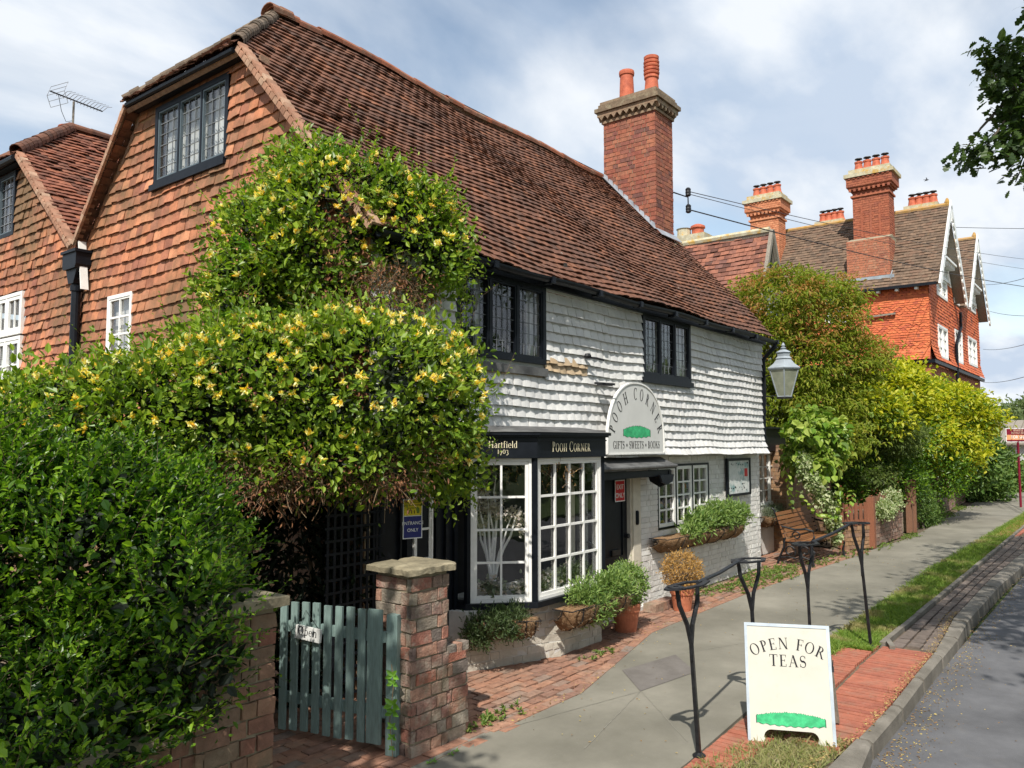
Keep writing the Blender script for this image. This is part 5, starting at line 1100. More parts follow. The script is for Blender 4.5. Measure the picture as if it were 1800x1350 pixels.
# ================================================================== STREET IRONWORK
def hoop(parent, base, tops, plate, split, ring_at=None):
    base = np.array(base); a, b = tops; m_ = (a + b) / 2
    sp_ = base + (m_ - base) * split; sp_[2] = split * m_[2]
    mb = MB()
    n = 14
    for i in range(n):                     # square shaft with one twisted stretch
        t0, t1 = i / n, (i + 1) / n; p0 = base + (sp_ - base) * t0; p1 = base + (sp_ - base) * t1
        a0 = pi / 4 + (1.6 if t0 > .45 else 0) + (0 if not .3 < t0 < .45 else (t0 - .3) / .15 * 1.6)
        mb.tube([p0, p1], [.019 - .002 * t0, .019 - .002 * t1], 4)
    mb.lathe([(.045, -.02), (.045, .012), (.03, .022), (.02, .03)], (base[0], base[1], 0), 10)
    for q in (a, b):
        mid1 = sp_ + (q - sp_) * .35 + (m_ - q) * .10; mid2 = sp_ + (q - sp_) * .72 + (q - m_) * .16
        mb.tube([sp_ - Z_ * .1, sp_, mid1, mid2, q], [.012, .015, .016, .016, .014], 6)
    mb.build('post', M_iron, parent)
    mb = MB(); u = unit(b - a); s = np.cross(Z_, u); ln = np.linalg.norm(b - a)
    c = m_ + Z_ * .012; W2, D2 = plate
    outer = [c - u * W2 * 1.0, c - u * W2 * .55 - s * D2 * .8, c + u * W2 * .3 - s * D2, c + u * W2, c + u * W2 * .3 + s * D2, c - u * W2 * .55 + s * D2 * .8]
    for i in range(6): mb.bar(outer[i], outer[(i + 1) % 6], .035, .012)
    mb.lathe([(.055, 0), (.055, .008), (.02, .008), (.02, 0)], c - u * W2 * .55, 14)
    mb.build('top_plate', M_iron, parent); return c
def hooppair(label, specs):
    b0 = specs[0][0]; t = thing('iron_railing', label, 'railing', (b0[0], b0[1], 0), 'wrought iron railings beside the path'); cs = []
    for base, a, b, pl in specs: cs.append(hoop(t, base, (a, b), pl, .66))
    mb = MB(); pa = specs[0][2] + Z_ * .015; pb = specs[1][1] + Z_ * .015; mb.tube([pa, (pa + pb) / 2 - Z_ * .012, pb], .014, 8); mb.build('hand_rail', M_iron, t); return t
b1 = onZ(1229, 1330); b2 = P(1333, 1240, 6.35); b2[2] = 0; b3 = P(1428, 1200, 7.25); b3[2] = 0; b4 = onZ(1531, 1138)
hooppair('wrought iron railing with forked posts left of the tea sign', [(b1, P(1190, 1036, 5.25), P(1226, 1028, 5.35), (.19, .07)), (b2, P(1298, 990, 6.25), P(1334, 985, 6.4), (.19, .09))])
hooppair('wrought iron railing with forked posts right of the tea sign, nearer the bench', [(b3, P(1405, 960, 7.2), P(1427, 956, 7.35), (.17, .09)), (b4, P(1497, 922, 8.1), P(1517, 921, 8.2), (.17, .09))])

# ---- bench
bo = A3(13.85, 4.42, 0); bL = 1.75
be = thing('park_bench', 'wooden slatted bench with curly black iron ends against the brick pier', 'bench', bo)
mb = MB()
for i in range(5): mb.ob(bo + A3(-.03, .04 + i * .088, .405), X_ * (bL + .06), Y_ * .07, Z_ * .028)
mb.build('seat', M_wood, be)
mb = MB(); bv = unit((0, .28, .96))
for i in range(6): mb.ob(bo + A3(-.03, .50, .46) + bv * (i * .077), X_ * (bL + .06), bv * .06, unit((0, -.96, .28)) * .024)
mb.build('backrest', M_wood, be)
for x in (0, bL):
    mb = MB(); f = lambda *p: [bo + A3(x, q[0], q[1]) for q in p]
    r = [.02] * 9
    mb.tube(f((.62, .0), (.58, .12), (.50, .30), (.49, .45), (.55, .65), (.62, .82), (.66, .93), (.70, .96)), [.024, .02, .02, .022, .02, .018, .018, .014], 8)
    mb.tube(f((.0, .0), (.02, .12), (-.01, .25), (.04, .37), (.12, .395), (.3, .38), (.5, .40)), [.024, .02, .019, .02, .02, .02, .02], 8)
    mb.tube(f((.04, .40), (-.02, .5), (.0, .60), (.12, .63), (.3, .61), (.56, .66)), [.018] * 6, 8)
    for (c_, R_, a0, a1) in (((.14, .26), .09, -60, 300), ((.40, .24), .10, 220, -140), ((.28, .51), .075, 0, 340)):
        mb.tube(f(*[(c_[0] + R_ * (1 - .5 * k / 16) * cos(radians(a0 + (a1 - a0) * k / 16)), c_[1] + R_ * (1 - .5 * k / 16) * sin(radians(a0 + (a1 - a0) * k / 16))) for k in range(17)]), .013, 6)
    mb.tube(f((.06, .12), (.2, .16), (.3, .12), (.42, .14), (.56, .12)), .014, 6)
    mb.build('iron_end', M_iron, be)

# ---- lantern
lc = P(1378, 657, 13.5); lz = lambda y: CAMH + (778 - y) / 1400 * 13.5
la = thing('wall_lantern', 'glazed metal street lantern on a bracket at the corner of the white tiled wall', 'lantern', (lc[0], lc[1], lz(700)))
z0, z1, z2, z3, z4 = lz(698), lz(650), lz(632), lz(621), lz(610)
mb = MB(); rb_, rt_ = .12, .265; ph = .35
for k in range(6):
    a = ph + k * pi / 3; b = ph + (k + 1) * pi / 3; A_ = A3(lc[0] + rb_ * cos(a), lc[1] + rb_ * sin(a), z0); B_ = A3(lc[0] + rt_ * cos(a), lc[1] + rt_ * sin(a), z1); A2 = A3(lc[0] + rb_ * cos(b), lc[1] + rb_ * sin(b), z0); B2 = A3(lc[0] + rt_ * cos(b), lc[1] + rt_ * sin(b), z1)
    mb.tube([A_, B_], .012, 6); mb.tube([A_, A2], .012, 6); mb.tube([B_, B2], .014, 6)
mb.build('frame', M_zinc, la)
mb = MB()
for k in range(6):
    a = ph + k * pi / 3; b = ph + (k + 1) * pi / 3; mb.add([(lc[0] + rb_ * cos(a), lc[1] + rb_ * sin(a), z0), (lc[0] + rb_ * cos(b), lc[1] + rb_ * sin(b), z0), (lc[0] + rt_ * cos(b), lc[1] + rt_ * sin(b), z1), (lc[0] + rt_ * cos(a), lc[1] + rt_ * sin(a), z1)], [(0, 1, 2, 3)])
M_lampp = mat('frosted_lamp_pane', [(.20, .22, .16), (.27, .28, .21)], .35, 8, .15, .1, 30, island=False, spec=.6)
mb.build('lamp_glass', M_lampp, la, fix=False)
mb = MB(); L_ = (lc[0], lc[1], 0); mb.lathe([(.29, z1), (.30, z1 + .02), (.20, z1 + .09), (.13, z2), (.15, z2 + .01), (.11, z2 + .05), (.12, z3), (.14, z3 + .01), (.05, z3 + .06)], L_, 6, ph=ph)
mb.build('roof_cap', M_zinc, la)
mb = MB(); mb.lathe([(.02, z3 + .05), (.05, z3 + .09), (.02, z3 + .11), (.035, z3 + .13), (.01, z3 + .18)], L_, 12); mb.build('finial', M_zinc, la)
mb = MB(); w0 = A3(13.42, 5.02, z1 - .1); mb.tube([w0, (w0 + A3(lc[0], lc[1], z1)) / 2 - Z_ * .02, A3(lc[0], lc[1], z0 - .02)], .014, 6); mb.tube([w0 - Z_ * .0, w0 - Z_ * .5, w0 - Z_ * .5 + A3(.1, -.03, 0)], .012, 6); mb.tube([w0 - Z_ * .35, A3(lc[0] - .1, lc[1], z0 + .03)], .01, 6)
mb.lathe([(.02, 0), (.13, .0), (.13, .03)], (lc[0], lc[1], z0 - .03), 12); mb.build('bracket', M_iron, la)
# ================================================================== BUILDINGS BEHIND
# --- middle building: brown-red roof with a pale gable end
md = thing('tiled_outbuilding', 'small building with a mottled red tiled roof and pale grey triangular gable behind the maple', 'building', (19, 8, 0))
gpk = onX(1353, 407, 19.2); gy = gpk[1]; gz = gpk[2]; sl = 2.3; hw = 1.55
mb = MB(); Vm = unit((1, 0, sl)); Nm = unit((-sl, 0, 1)); Lm = hw * sqrt(1 + sl * sl)
tiles(mb, (19.2 - hw, gy + 9, gz - hw * sl), -Y_, Vm, Nm, lambda v: [(0, 9)], Lm, .13, .2, .014, .03, 1, 0, .004, lambda u, v: (.03 * np.sin(u * 1.3), .03 * np.sin(u * .8)), 91, 1.25)
mb.build('roof', M_roofm, md, fix=False)
mb = MB(); slab(mb, [A3(19.2 - hw, gy, gz - hw * sl) - Nm * .08, A3(19.2, gy, gz) - Nm * .08, A3(19.2, gy + 9, gz) - Nm * .08, A3(19.2 - hw, gy + 9, gz - hw * sl) - Nm * .08], Nm, .06); slab(mb, [(19.2 + hw, gy, gz - hw * sl), (19.2, gy, gz), (19.2, gy + 9, gz), (19.2 + hw, gy + 9, gz - hw * sl)], (sl / 2.5, 0, .4), .06)
for s in (-1, 1): mb.bar((19.2, gy - .06, gz + .02), (19.2 + s * hw, gy - .06, gz - hw * sl), .09, .10)
mb.build('barge_board', M_grey, md)
mb = MB(); mb.prism([(-hw + .1, -hw * sl + .1), (hw - .1, -hw * sl + .1), (0, -.15)], (19.2, gy + .12, gz), X_, Z_, Y_ * .1); mb.box(19.2 - hw + .15, 19.2 + hw - .15, gy + .12, gy + 9, 0, gz - hw * sl + .12); mb.build('gable_end', M_zinc, md)
mb = MB(); q = onX(1220, 425, 20.5); mb.box(20.2, 20.9, q[1] - .45, q[1] + .5, 5, q[2] + .15); st = mb.build('chimney', M_lichen, md)
mb = MB(); mb.lathe([(.17, .15), (.17, .34), (.21, .36), (.2, .42), (.1, .47)], (20.5, q[1] - .12, q[2]), 14); mb.build('chimney_pot', M_pot, md)
mb = MB(); mb.lathe([(.2, .15), (.19, .38), (.22, .40), (.1, .42)], (20.5, q[1] + .3, q[2]), 14); mb.build('chimney_pot', M_lichen, md)
mb = MB(); mb.tube([(19.2, gy + 8.8, gz + .03), (19.2, gy, gz + .04)], .09, 8); mb.build('ridge_tiles', M_lichen, md)

# --- tall red tile hung house
XR, YR = 30.2, 5.5
rh = thing('tall_red_house', 'tall red tile hung house with white gables, brown roof and lofty brick chimneys', 'house', (XR, YR, 0))
cz = lambda px, py: onY(px, py, YR)
ZC = onY(1640, 632, YR)[2]; ZE = 7.55; YB = 17.5; X2 = 41.0
gW = 4.6; gA = [(30.2, 34.9), (36.3, 41.0)]
sR = 1.42
RXm = XR + gW / 2; ZR = onX(1663, 362, RXm)[2]; sR = (ZR - ZE) / (gW / 2 + .25)
mb = MB(); Vr = unit((1, 0, sR)); Nr = unit((-sR, 0, 1)); Lr = (gW / 2 + .25) * sqrt(1 + sR * sR)
tiles(mb, (XR - .25, YB, ZE), -Y_, Vr, Nr, lambda v: [(0, YB - YR + .35)], Lr, .15, .2, .016, .03, 1, 0, .003, lambda u, v: (.012 * np.sin(u), .01 * np.sin(u * 1.4)), 101, 1.2)
tiles(mb, (gA[1][0] - .25, YB, ZE), -Y_, Vr, Nr, lambda v: [(0, YB - YR + .35)], Lr, .15, .2, .016, .03, 1, 0, .003, None, 102, 1.2)
rr_ = mb.build('roof', M_roofb, rh, fix=False)
mb = MB()
for x0, x1 in gA:
    xm = (x0 + x1) / 2
    slab(mb, [(x1 + .25, YR - .35, ZE), (xm, YR - .35, ZR), (xm, YB, ZR), (x1 + .25, YB, ZE)], (sR / 2.2, 0, .5), .06); slab(mb, [(x0 - .25, YR - .35, ZE - .02), (xm, YR - .35, ZR - .02), (xm, YB, ZR - .02), (x0 - .25, YB, ZE - .02)], Nr, .08)
mb.box(34.9, 36.4, YR + 1, YB, ZE - .3, ZE + .1)
mb.build('roof_underside', M_grey, rr_)
mb = MB()
for x0, x1 in gA: mb.tube([((x0 + x1) / 2, YR - .35, ZR + .04), ((x0 + x1) / 2, YB, ZR + .04)], .1, 8); mb.lathe([(.09, 0), (.1, .15), (.03, .3)], ((x0 + x1) / 2, YR - .3, ZR), 8)
mb.build('ridge_tiles', mat('lichen_ridge', [(.5, .28, .05), (.42, .26, .1), (.3, .2, .12)], .9, 5, .3, .2, 30, island=False), rr_)
# walls
wins = []
def fw_(p, q): a = cz(*p); b = cz(*q); return (a[0], b[0], b[2], a[2])
for p, q in (((1644, 480), (1664, 531)), ((1675, 507), (1688, 541)), ((1698, 506), (1714, 553)), ((1647, 569), (1666, 636)), ((1677, 578), (1692, 642)), ((1700, 590), (1717, 647)), ((1705, 700), (1718, 762))):
    x0, x1, z0, z1 = fw_(p, q); zt = max(onY(p[0], p[1], YR)[2], z0 + .5); wins.append((x0, x1, z0, zt))
mb = MB(); wall(mb, (XR, YR + .03, 0), X_, Z_, -Y_, X2 - XR, ZE, .2, [(w[0] - XR, w[1] - XR, w[2], w[3]) for w in wins])
SWn = []
a = onX(1449, 506, XR); b = onX(1490, 530, XR); SWn = (b[1], a[1], min(a[2], b[2]) - .75, max(a[2], b[2]) + .02)
mb.box(XR + .03, XR + .2, YR + .23, SWn[0], 0, ZE); mb.box(XR + .03, XR + .2, SWn[1], YB, 0, ZE); mb.box(XR + .03, XR + .2, SWn[0], SWn[1], 0, SWn[2]); mb.box(X2 - .2, X2, YR + .25, YB, 0, ZE)
mb.build('brick_wall', mat('deep_red_brick', [(.3, .09, .05), (.38, .13, .07)], .9, 3, .2, .4, 25, island=False), rh)
def redseg(off, ws, L, z0):
    def f(v):
        z = z0 + v; out = []; s = 0
        for w in sorted(ws):
            if w[2] - .05 < z < w[3] + .05: out.append((s, w[0] - off)); s = w[1] - off
        out.append((s, L)); return [q for q in out if q[1] > q[0]]
    return f
flr = lambda u, v: (.16 * np.clip((.6 - v) / .6, 0, 1) ** 1.5, 0 * u)
mb = MB()
H_ = ZE - ZC
def frontseg(v):
    base_ = redseg(XR, wins, X2 - XR, ZC)(v); z = ZC + v
    if z < ZE: return base_
    out = []
    for x0, x1 in gA:
        e = (z - ZE) / ((ZR - ZE) / ((x1 - x0) / 2 + .25)) - .1
        for a, b in base_:
            a2, b2 = max(a, x0 + e - XR), min(b, x1 - e - XR)
            if b2 > a2 + .02: out.append((a2, b2))
    return out
tiles(mb, (XR, YR, ZC), X_, Z_, -Y_, frontseg, H_ + .5, .115, .16, .014, .022, 1, 0, .003, flr, 103, 1.2)
YL = YB - YR
for k_ in range(8):        # alternate bands of plain and rounded tiles on the side wall
    z0 = ZC + k_ * H_ / 8; rnd = k_ % 2 == 1
    tiles(mb, (XR, YR, z0), Y_, Z_, -X_, redseg(YR, [(SWn[0], SWn[1], SWn[2], 9)], YL, z0), H_ / 8, H_ / 32, .17, .014, .022, 4 if rnd else 1, 0, .003, (flr if k_ == 0 else None), 110 + k_, 1.2, scal=.035 if rnd else 0)
mb.build('red_hung_tiles', M_rtile, rh, fix=False)
for (x0, x1) in gA:         # gable triangles with timber and bargeboards
    xm = (x0 + x1) / 2; mb = MB(); hw_ = (x1 - x0) / 2; kz = (ZR - ZE) / (hw_ + .25)
    mb.prism([(-hw_ + .34, .52), (hw_ - .34, .52), (0, ZR - ZE - .15)], (xm, YR - .02, ZE), X_, Z_, Y_ * .2); mb.prism([(-hw_, -.02), (hw_, -.02), (hw_ - .3, .51), (-hw_ + .3, .51)], (xm, YR + .05, ZE), X_, Z_, Y_ * .1); mb.build('gable_panel', M_wpaint, rh)
    mb = MB()
    for s in (-1, 1):
        mb.bar((xm, YR - .42, ZR + .0), (xm + s * (hw_ + .35), YR - .42, ZE - .15), .06, .24, up=(s * .8, 0, .6))
        for j in range(12): t = (j + .7) / 12.5; c = A3(xm + s * (hw_ + .3) * t, YR - .42, ZR - (ZR - ZE + .1) * t - .2); mb.tube([c - Y_ * .02, c + Y_ * .02], .085, 8)
    mb.tube([(xm, YR - .4, ZR - .6), (xm, YR - .4, ZR + .2)], .05, 6)
    mb.build('bargeboard', M_wpaint, rh)
    mb = MB()
    for j in range(7): x = xm - 1.0 + j * .33; mb.box(x - .03, x + .03, YR - .30, YR - .03, ZE + 1.00, ZE + 1.15); mb.box(x - .02, x + .02, YR - .06, YR - .03, ZE + .72, ZE + 1.0)
    mb.box(xm - 1.2, xm + 1.2, YR - .35, YR - .03, ZE + 1.15, ZE + 1.23); mb.box(xm - 1.5, xm + 1.5, YR - .08, YR - .025, ZE + .55, ZE + .65); mb.build('corbel_band', M_wpaint, rh)
    mb = MB()
    for j in range(3): mb.box(xm - .45 + j * .33, xm - .22 + j * .33, YR - .035, YR - .021, ZE + .76, ZE + .96)
    mb.build('gable_light', M_dark, rh)
for i, w in enumerate(wins): window(rh, (w[0], YR - .03, w[2]), X_, Z_, -Y_, w[1] - w[0], w[3] - w[2], 2, 2, 3, M_wpaint, M_wpaint, .08, .03, .1, .035, name='sash_window', curtain=[(.05, .95)] if i % 2 else None)
window(rh, (XR - .03, SWn[1], SWn[2]), -Y_, Z_, -X_, SWn[1] - SWn[0], SWn[3] - SWn[2], 2, 1, 1, M_wpaint, M_wpaint, .1, .05, .1, .06, name='casement_window')
mb = MB()
for k_ in range(20): y = YR + .3 + k_ * .62; mb.box(XR - .22, XR - .02, y, y + .1, ZE - .16, ZE - .04)
mb.build('eaves_bracket_row', M_wpaint, rh)
mb = MB(); mb.box(XR - .3, XR - .24, YR - .3, YB, ZE - .08, ZE + .02); xg = 35.6; mb.tube([(xg, YR - .12, ZE - .3), (xg, YR - .12, ZE - .9), (xg - 1.2, YR - .12, ZE - 1.7), (xg - 1.2, YR - .12, .3)], .06, 8)
mb.build('rain_pipe', M_black, rh)
mb = MB(); a = onX(1523, 558, XR - .1); b = onX(1574, 551, XR - .1); mb.bar(a, b, .08, .06); mb.build('old_beam', M_grey, rh)
mb = MB(); mb.box(XR - .12, X2 + .12, YR - .14, YR - .02, ZC - .14, ZC - .02); mb.box(XR - .13, XR - .01, YR - .15, YB, ZC - .14, ZC - .02); mb.build('jetty_board', M_black, rh)
def stack(px0, px1, ytop, X, zbase, dX, npots, pan=True, body=M_brickr, name='chimney'):
    a = onX(px0, ytop, X); b = onX(px1, ytop, X); ya, yb = b[1], a[1]; zt = (a[2] + b[2]) / 2
    mb = MB(); mb.box(X, X + dX, ya, yb, zbase, zt - .9)
    for e, z0, z1 in ((.06, zt - .93, zt - .86), (.0, zt - .86, zt - .70), (.05, zt - .70, zt - .64), (.12, zt - .64, zt - .56), (.17, zt - .56, zt - .2)): mb.box(X - e, X + dX + e, ya - e, yb + e, z0, z1)
    k = 9
    for i in range(k):
        y = ya - .05 + (yb - ya + .1) * i / (k - 1); mb.box(X - .16, X - .10, y - .04, y + .04, zt - .72, zt - .62); mb.box(X - .21, X - .15, y - .04, y + .04, zt - .26, zt - .18)
    if pan:
        for i in range(3): y = ya + (yb - ya) * (i + 1) / 4; mb.box(X - .03, X, y - .04, y + .04, zt - 2.6, zt - 1.3)
    c = mb.build(name, body, rh)
    if pan or True:
        mb = MB(); hh = max(.3, zt - .95 - max(zbase, zt - 4)); bricks(mb, (X - .002, yb, zt - .95 - hh), -Y_, Z_, -X_, yb - ya, hh, .22, .075, .012, .012, [], 7, .002); bricks(mb, (X, ya + .002, zt - .95 - hh), X_, Z_, -Y_, dX, hh, .22, .075, .012, .012, [], 8, .002); bricks(mb, (X - .172, yb + .17, zt - .54), -Y_, Z_, -X_, yb - ya + .34, .32, .22, .07, .012, .01, [], 9, .002)
        mb.build('stack_bricks', body, c)
    mb = MB(); mb.box(X - .24, X + dX + .24, ya - .24, yb + .24, zt - .198, zt - .06); mb.box(X - .1, X + dX + .1, ya - .1, yb + .1, zt - .058, zt + .12); mb.build('stone_cap', M_lichen, c)
    for i in range(npots):
        y = ya + (yb - ya) * (i + .5) / npots; mb = MB(); cc = (X + dX / 2, y, zt + .12)
        mb.lathe([(.21, 0), (.15, .16), (.125, .34), (.15, .36), (.15, .42), (.1, .42)], cc, 10); mb.build('chimney_pot', M_pot, c)
        mb = MB(); mb.tube([A3(*cc) + A3(0, 0, .40), A3(*cc) + A3(0, 0, .52)], .06, 6); mb.lathe([(.14, .52), (.13, .545), (.02, .58)], cc, 10); mb.build('cowl', M_iron, c)
    return ya, yb
M_brickdr = mat('stack_brick_dark', [(.30, .09, .05), (.36, .12, .065), (.25, .08, .05)], .9, 14, .3, .3, 60)
M_brickor = mat('stack_brick_orange', [(.52, .2, .10), (.58, .25, .13), (.45, .16, .08)], .9, 14, .3, .3, 60)
ya, yb = stack(1497, 1560, 300, XR + .75, ZE + .6, .8, 4, True, M_brickdr)
mb = MB(); zb0 = ZE + .45; z1 = onX(1530, 422, XR + .3)[2]
mb.prism([(XR + .12, zb0), (XR + 2.0, z1), (XR + 1.7, z1 + .02), (XR + .7, z1 + .2), (XR + .12, z1)], (0, ya - .1, 0), X_, Z_, Y_ * (yb - ya + .2)); cbs = mb.build('chimney_base', M_mortar, rh)
mb = MB(); bricks(mb, (XR + .12, yb + .1, zb0), -Y_, Z_, -X_, yb - ya + .2, z1 - zb0, .22, .075, .012, .012, [], 17, .002); bricks(mb, (XR + .12, ya - .1, zb0), X_, Z_, -Y_, .9, z1 - zb0, .22, .075, .012, .012, [], 18, .002); mb.build('base_bricks', M_brickr, cbs)
mb = MB(); mb.box(XR + .05, XR + .1, ya - .25, yb + .25, zb0 - .12, zb0 + .06); mb.prism([(XR + .02, zb0 - .15), (XR + 1.9, z1 - .1), (XR + 1.9, z1 + .06), (XR + .02, zb0 + .03)], (0, ya - .16, 0), X_, Z_, Y_ * .03); mb.build('lead_flashing', M_zinc, rh)
stack(1318, 1367, 347, XR + 1.0, 5.0, .8, 4, True, M_brickor)
stack(1437, 1478, 393, RXm + .8, 8, .8, 4, False, M_brickor)
stack(1594, 1644, 365, RXm + .3, 8, .8, 4, False, M_brickor)

# ================================================================== WALLS, FENCES to the right
bpw = thing('ivy_brick_pier', 'brown brick wall end beside the bench, partly covered with ivy', 'brick wall', (16.4, 5.5, 0))
xA = onY(1383, 900, 5.4)[0]; xB = onY(1462, 900, 5.4)[0]
mb = MB(); mb.box(xA, xB, 5.41, 5.9, 0, 2.05); mb.build('mortar_core', M_mortar, bpw)
mb = MB(); bricks(mb, (xA, 5.41, 0), X_, Z_, -Y_, xB - xA, 2.05, .2, .068, .009, .008, [], 121, .002); bricks(mb, (xA, 5.9, 0), -Y_, Z_, -X_, .5, 2.05, .2, .068, .009, .008, [], 122, .002); mb.build('bricks', M_brickd, bpw)
# picket panel on a low wall; px 1463..1535
fa = A3(16.35, 4.75, 0); fb = onZ(1533, 963); fb = A3(17.1, 4.32, 0)
low = thing('low_brick_wall', 'low brown brick wall under the brown picket fence beside the bench', 'brick wall', fa)
def wallrun(root, a, b, h, th, m, seedv, core=M_mortar):
    u = unit(b - a); n_ = np.cross(u, Z_); L = np.linalg.norm(b - a); mb = MB(); mb.ob(a - n_ * th, u * L, n_ * (th - .002), Z_ * (h - .01)); mb.build('mortar_core', core, root)
    mb = MB(); bricks(mb, a, u, Z_, n_, L, h - .06, .2, .068, .011, .01, [], seedv, .003)
    k = int(L / .11)
    for i in range(k): mb.ob(a + u * (i * L / k) - n_ * (th + .01) + Z_ * (h - .05), u * (L / k - .012), n_ * (th + .03), Z_ * (.075 + .006 * sin(i * 3.3)))
    mb.build('bricks', m, root)
def panel(root, a, b, z0, z1, n, wd, m, rg, jz=.01, rails=(.2, .8), gap=True):
    u = unit(b - a); n_ = np.cross(u, Z_); L = np.linalg.norm(b - a); mb = MB()
    for i in range(n):
        mb = MB(); w_ = wd; x = (L - w_) * i / max(1, n - 1); mb.ob(a + u * x + Z_ * (z0 + rg.normal(0, jz)), u * w_, Z_ * (z1 - z0 + rg.normal(0, jz)) + u * rg.normal(0, jz), n_ * .018); mb.build('fence_board', m, root)
    mb = MB()
    for r in rails: mb.ob(a - n_ * .03 + Z_ * (z0 + (z1 - z0) * r), u * L, Z_ * .06, n_ * .028)
    mb.build('rail', m, root)
rg = np.random.default_rng(9)
wallrun(low, fa, fb, .42, .2, M_brickd, 131)
pf = thing('picket_fence', 'reddish brown picket fence with a square end post standing on the low wall', 'picket fence', fa)
panel(pf, fa + A3(.1, -.12, 0), fb - A3(.05, -.06, 0), .46, .90, 5, .085, M_fence, rg, .004, (.12, .72))
mb = MB(); p = fb; mb.box(p[0] - .05, p[0] + .08, p[1] - .08, p[1] + .05, 0, 1.0); mb.box(fa[0] - .02, fa[0] + .06, fa[1] - .12, fa[1] - .04, 0, .92); mb.build('post', M_fence, pf)
f2a, f2b = fb + A3(.15, .03, 0), A3(19.6, 4.28, 0)
w2 = thing('roadside_wall', 'rough brown brick wall between the picket fence and the dark garden opening', 'brick wall', f2a); wallrun(w2, f2a, f2b, .5, .2, mat('rough_brick', [(.2, .12, .09), (.26, .15, .11), (.3, .2, .15), (.22, .16, .13)], .95, 10, .3, .6, 50, dirt=((.3, .27, .2), 5, .55, .75, .5)), 132)
fp2 = thing('board_fence', 'dark close boarded fence on the rough wall left of the garden opening', 'board fence', f2a); panel(fp2, f2a - A3(0, -.06, 0), f2b - A3(0, -.06, 0), .55, 1.0, 22, .10, M_fenced, rg, .02)
f3a, f3b = A3(20.7, 4.35, 0), A3(37.0, 5.25, 0)
w3 = thing('long_roadside_wall', 'long rough brick wall running beside the footpath to the far shrubs', 'brick wall', f3a); wallrun(w3, f3a, f3b, .62, .25, MATS['rough_brick'], 133)
fp3 = thing('long_board_fence', 'row of uneven brown fence boards on top of the long brick wall', 'board fence', f3a); panel(fp3, f3a + A3(0, .08, 0), f3b + A3(0, .08, 0), .66, 1.18, 90, .15, M_fenced, rg, .035)
mb = MB(); mb.box(20.45, 20.58, 4.25, 4.38, 0, 1.22); mb.box(20.62, 20.7, 4.2, 4.3, 0, 1.25); gp_ = thing('gate_post', 'dark wooden gate post at the garden opening in the fence', 'post', (20.5, 4.3, 0)); mb.build('post', M_fenced, gp_)
# far end: low wall, garage roof, sale board, buildings, trees
fw = thing('far_garden_wall', 'pale red brick garden wall curving at the far end of the footpath', 'brick wall', (40, 4.6, 0))
mb = MB(); bricks(mb, (40.5, 4.4, 0), X_, Z_, -Y_, 9, 1.1, .3, .1, .015, .02, [], 140); mb.box(40.5, 49.5, 4.42, 4.7, 0, 1.12); mb.box(40.4, 49.6, 4.36, 4.76, 1.12, 1.2); mb.build('wall_body', M_brickr, fw)
fb_ = thing('garage', 'low far building with a pale grey ribbed roof behind the sale board', 'building', (58, 5, 0))
p = P(1765, 790, 52); mb = MB(); mb.box(56, 66, 3, 9.5, 0, 2.0); mb.build('walls', M_render, fb_)
mb = MB()
for i in range(16): mb.ob((55.6, 2.7 + i * .45, 2.0 + .0), (5.4, 0, 1.5), (0, .40, 0), (0, 0, .06))
slab(mb, [(55.6, 2.7, 2.0), (61, 2.7, 3.5), (61, 9.9, 3.5), (55.6, 9.9, 2.0)], (-.27, 0, .96), .05); mb.build('roof', M_grey, fb_)
sp0 = onZ(1793, 893, 0); d = 26.0; sbp = P(1769, 777, d)
sb = thing('sale_board', 'maroon and orange estate agent board on a post reading FOR SALE', 'sign board', (P(1793, 850, d)[0], P(1793, 850, d)[1], 0))
fu = unit(A3(.75, -.66, 0)); fn = np.cross(fu, Z_); o_ = sbp; bw_, bh_ = .92, .45
mb = MB(); mb.ob(o_, fu * bw_, Z_ * bh_, -fn * .02); mb.build('board', M_white, sb)
mb = MB(); mb.ob(o_ + fu * .02 + Z_ * (bh_ - .215) + fn * .0005, fu * (bw_ - .04), Z_ * .195, fn * .003); mb.ob(o_ + fu * .02 + Z_ * .02 + fn * .0005, fu * (bw_ - .04), Z_ * .05, fn * .003); mb.build('maroon_band', M_maroon, sb)
mb = MB(); mb.ob(o_ + fu * .02 + Z_ * .072 + fn * .0005, fu * (bw_ - .04), Z_ * .16, fn * .003); mb.build('orange_band', M_orange, sb)
sans('FOR SALE', o_ + fu * .48 + Z_ * .115 + fn * .005, fu, Z_, fn, .14, M_white, sb)
mb = MB(); letters(mb, 'MANSELL', o_ + fu * .46 + Z_ * .35 + fn * .004, fu, Z_, fn, .065, 1, .08); letters(mb, 'McTAGGART', o_ + fu * .46 + Z_ * .268 + fn * .004, fu, Z_, fn, .065, 1, .08); mb.build('lettering', M_gold, sb)
pb = o_ + fu * .42 - fn * .04; mb = MB(); mb.ob(A3(pb[0], pb[1], 0), fu * .06, fn * .04, Z_ * (o_[2] + bh_)); mb.build('post', M_maroon, sb)

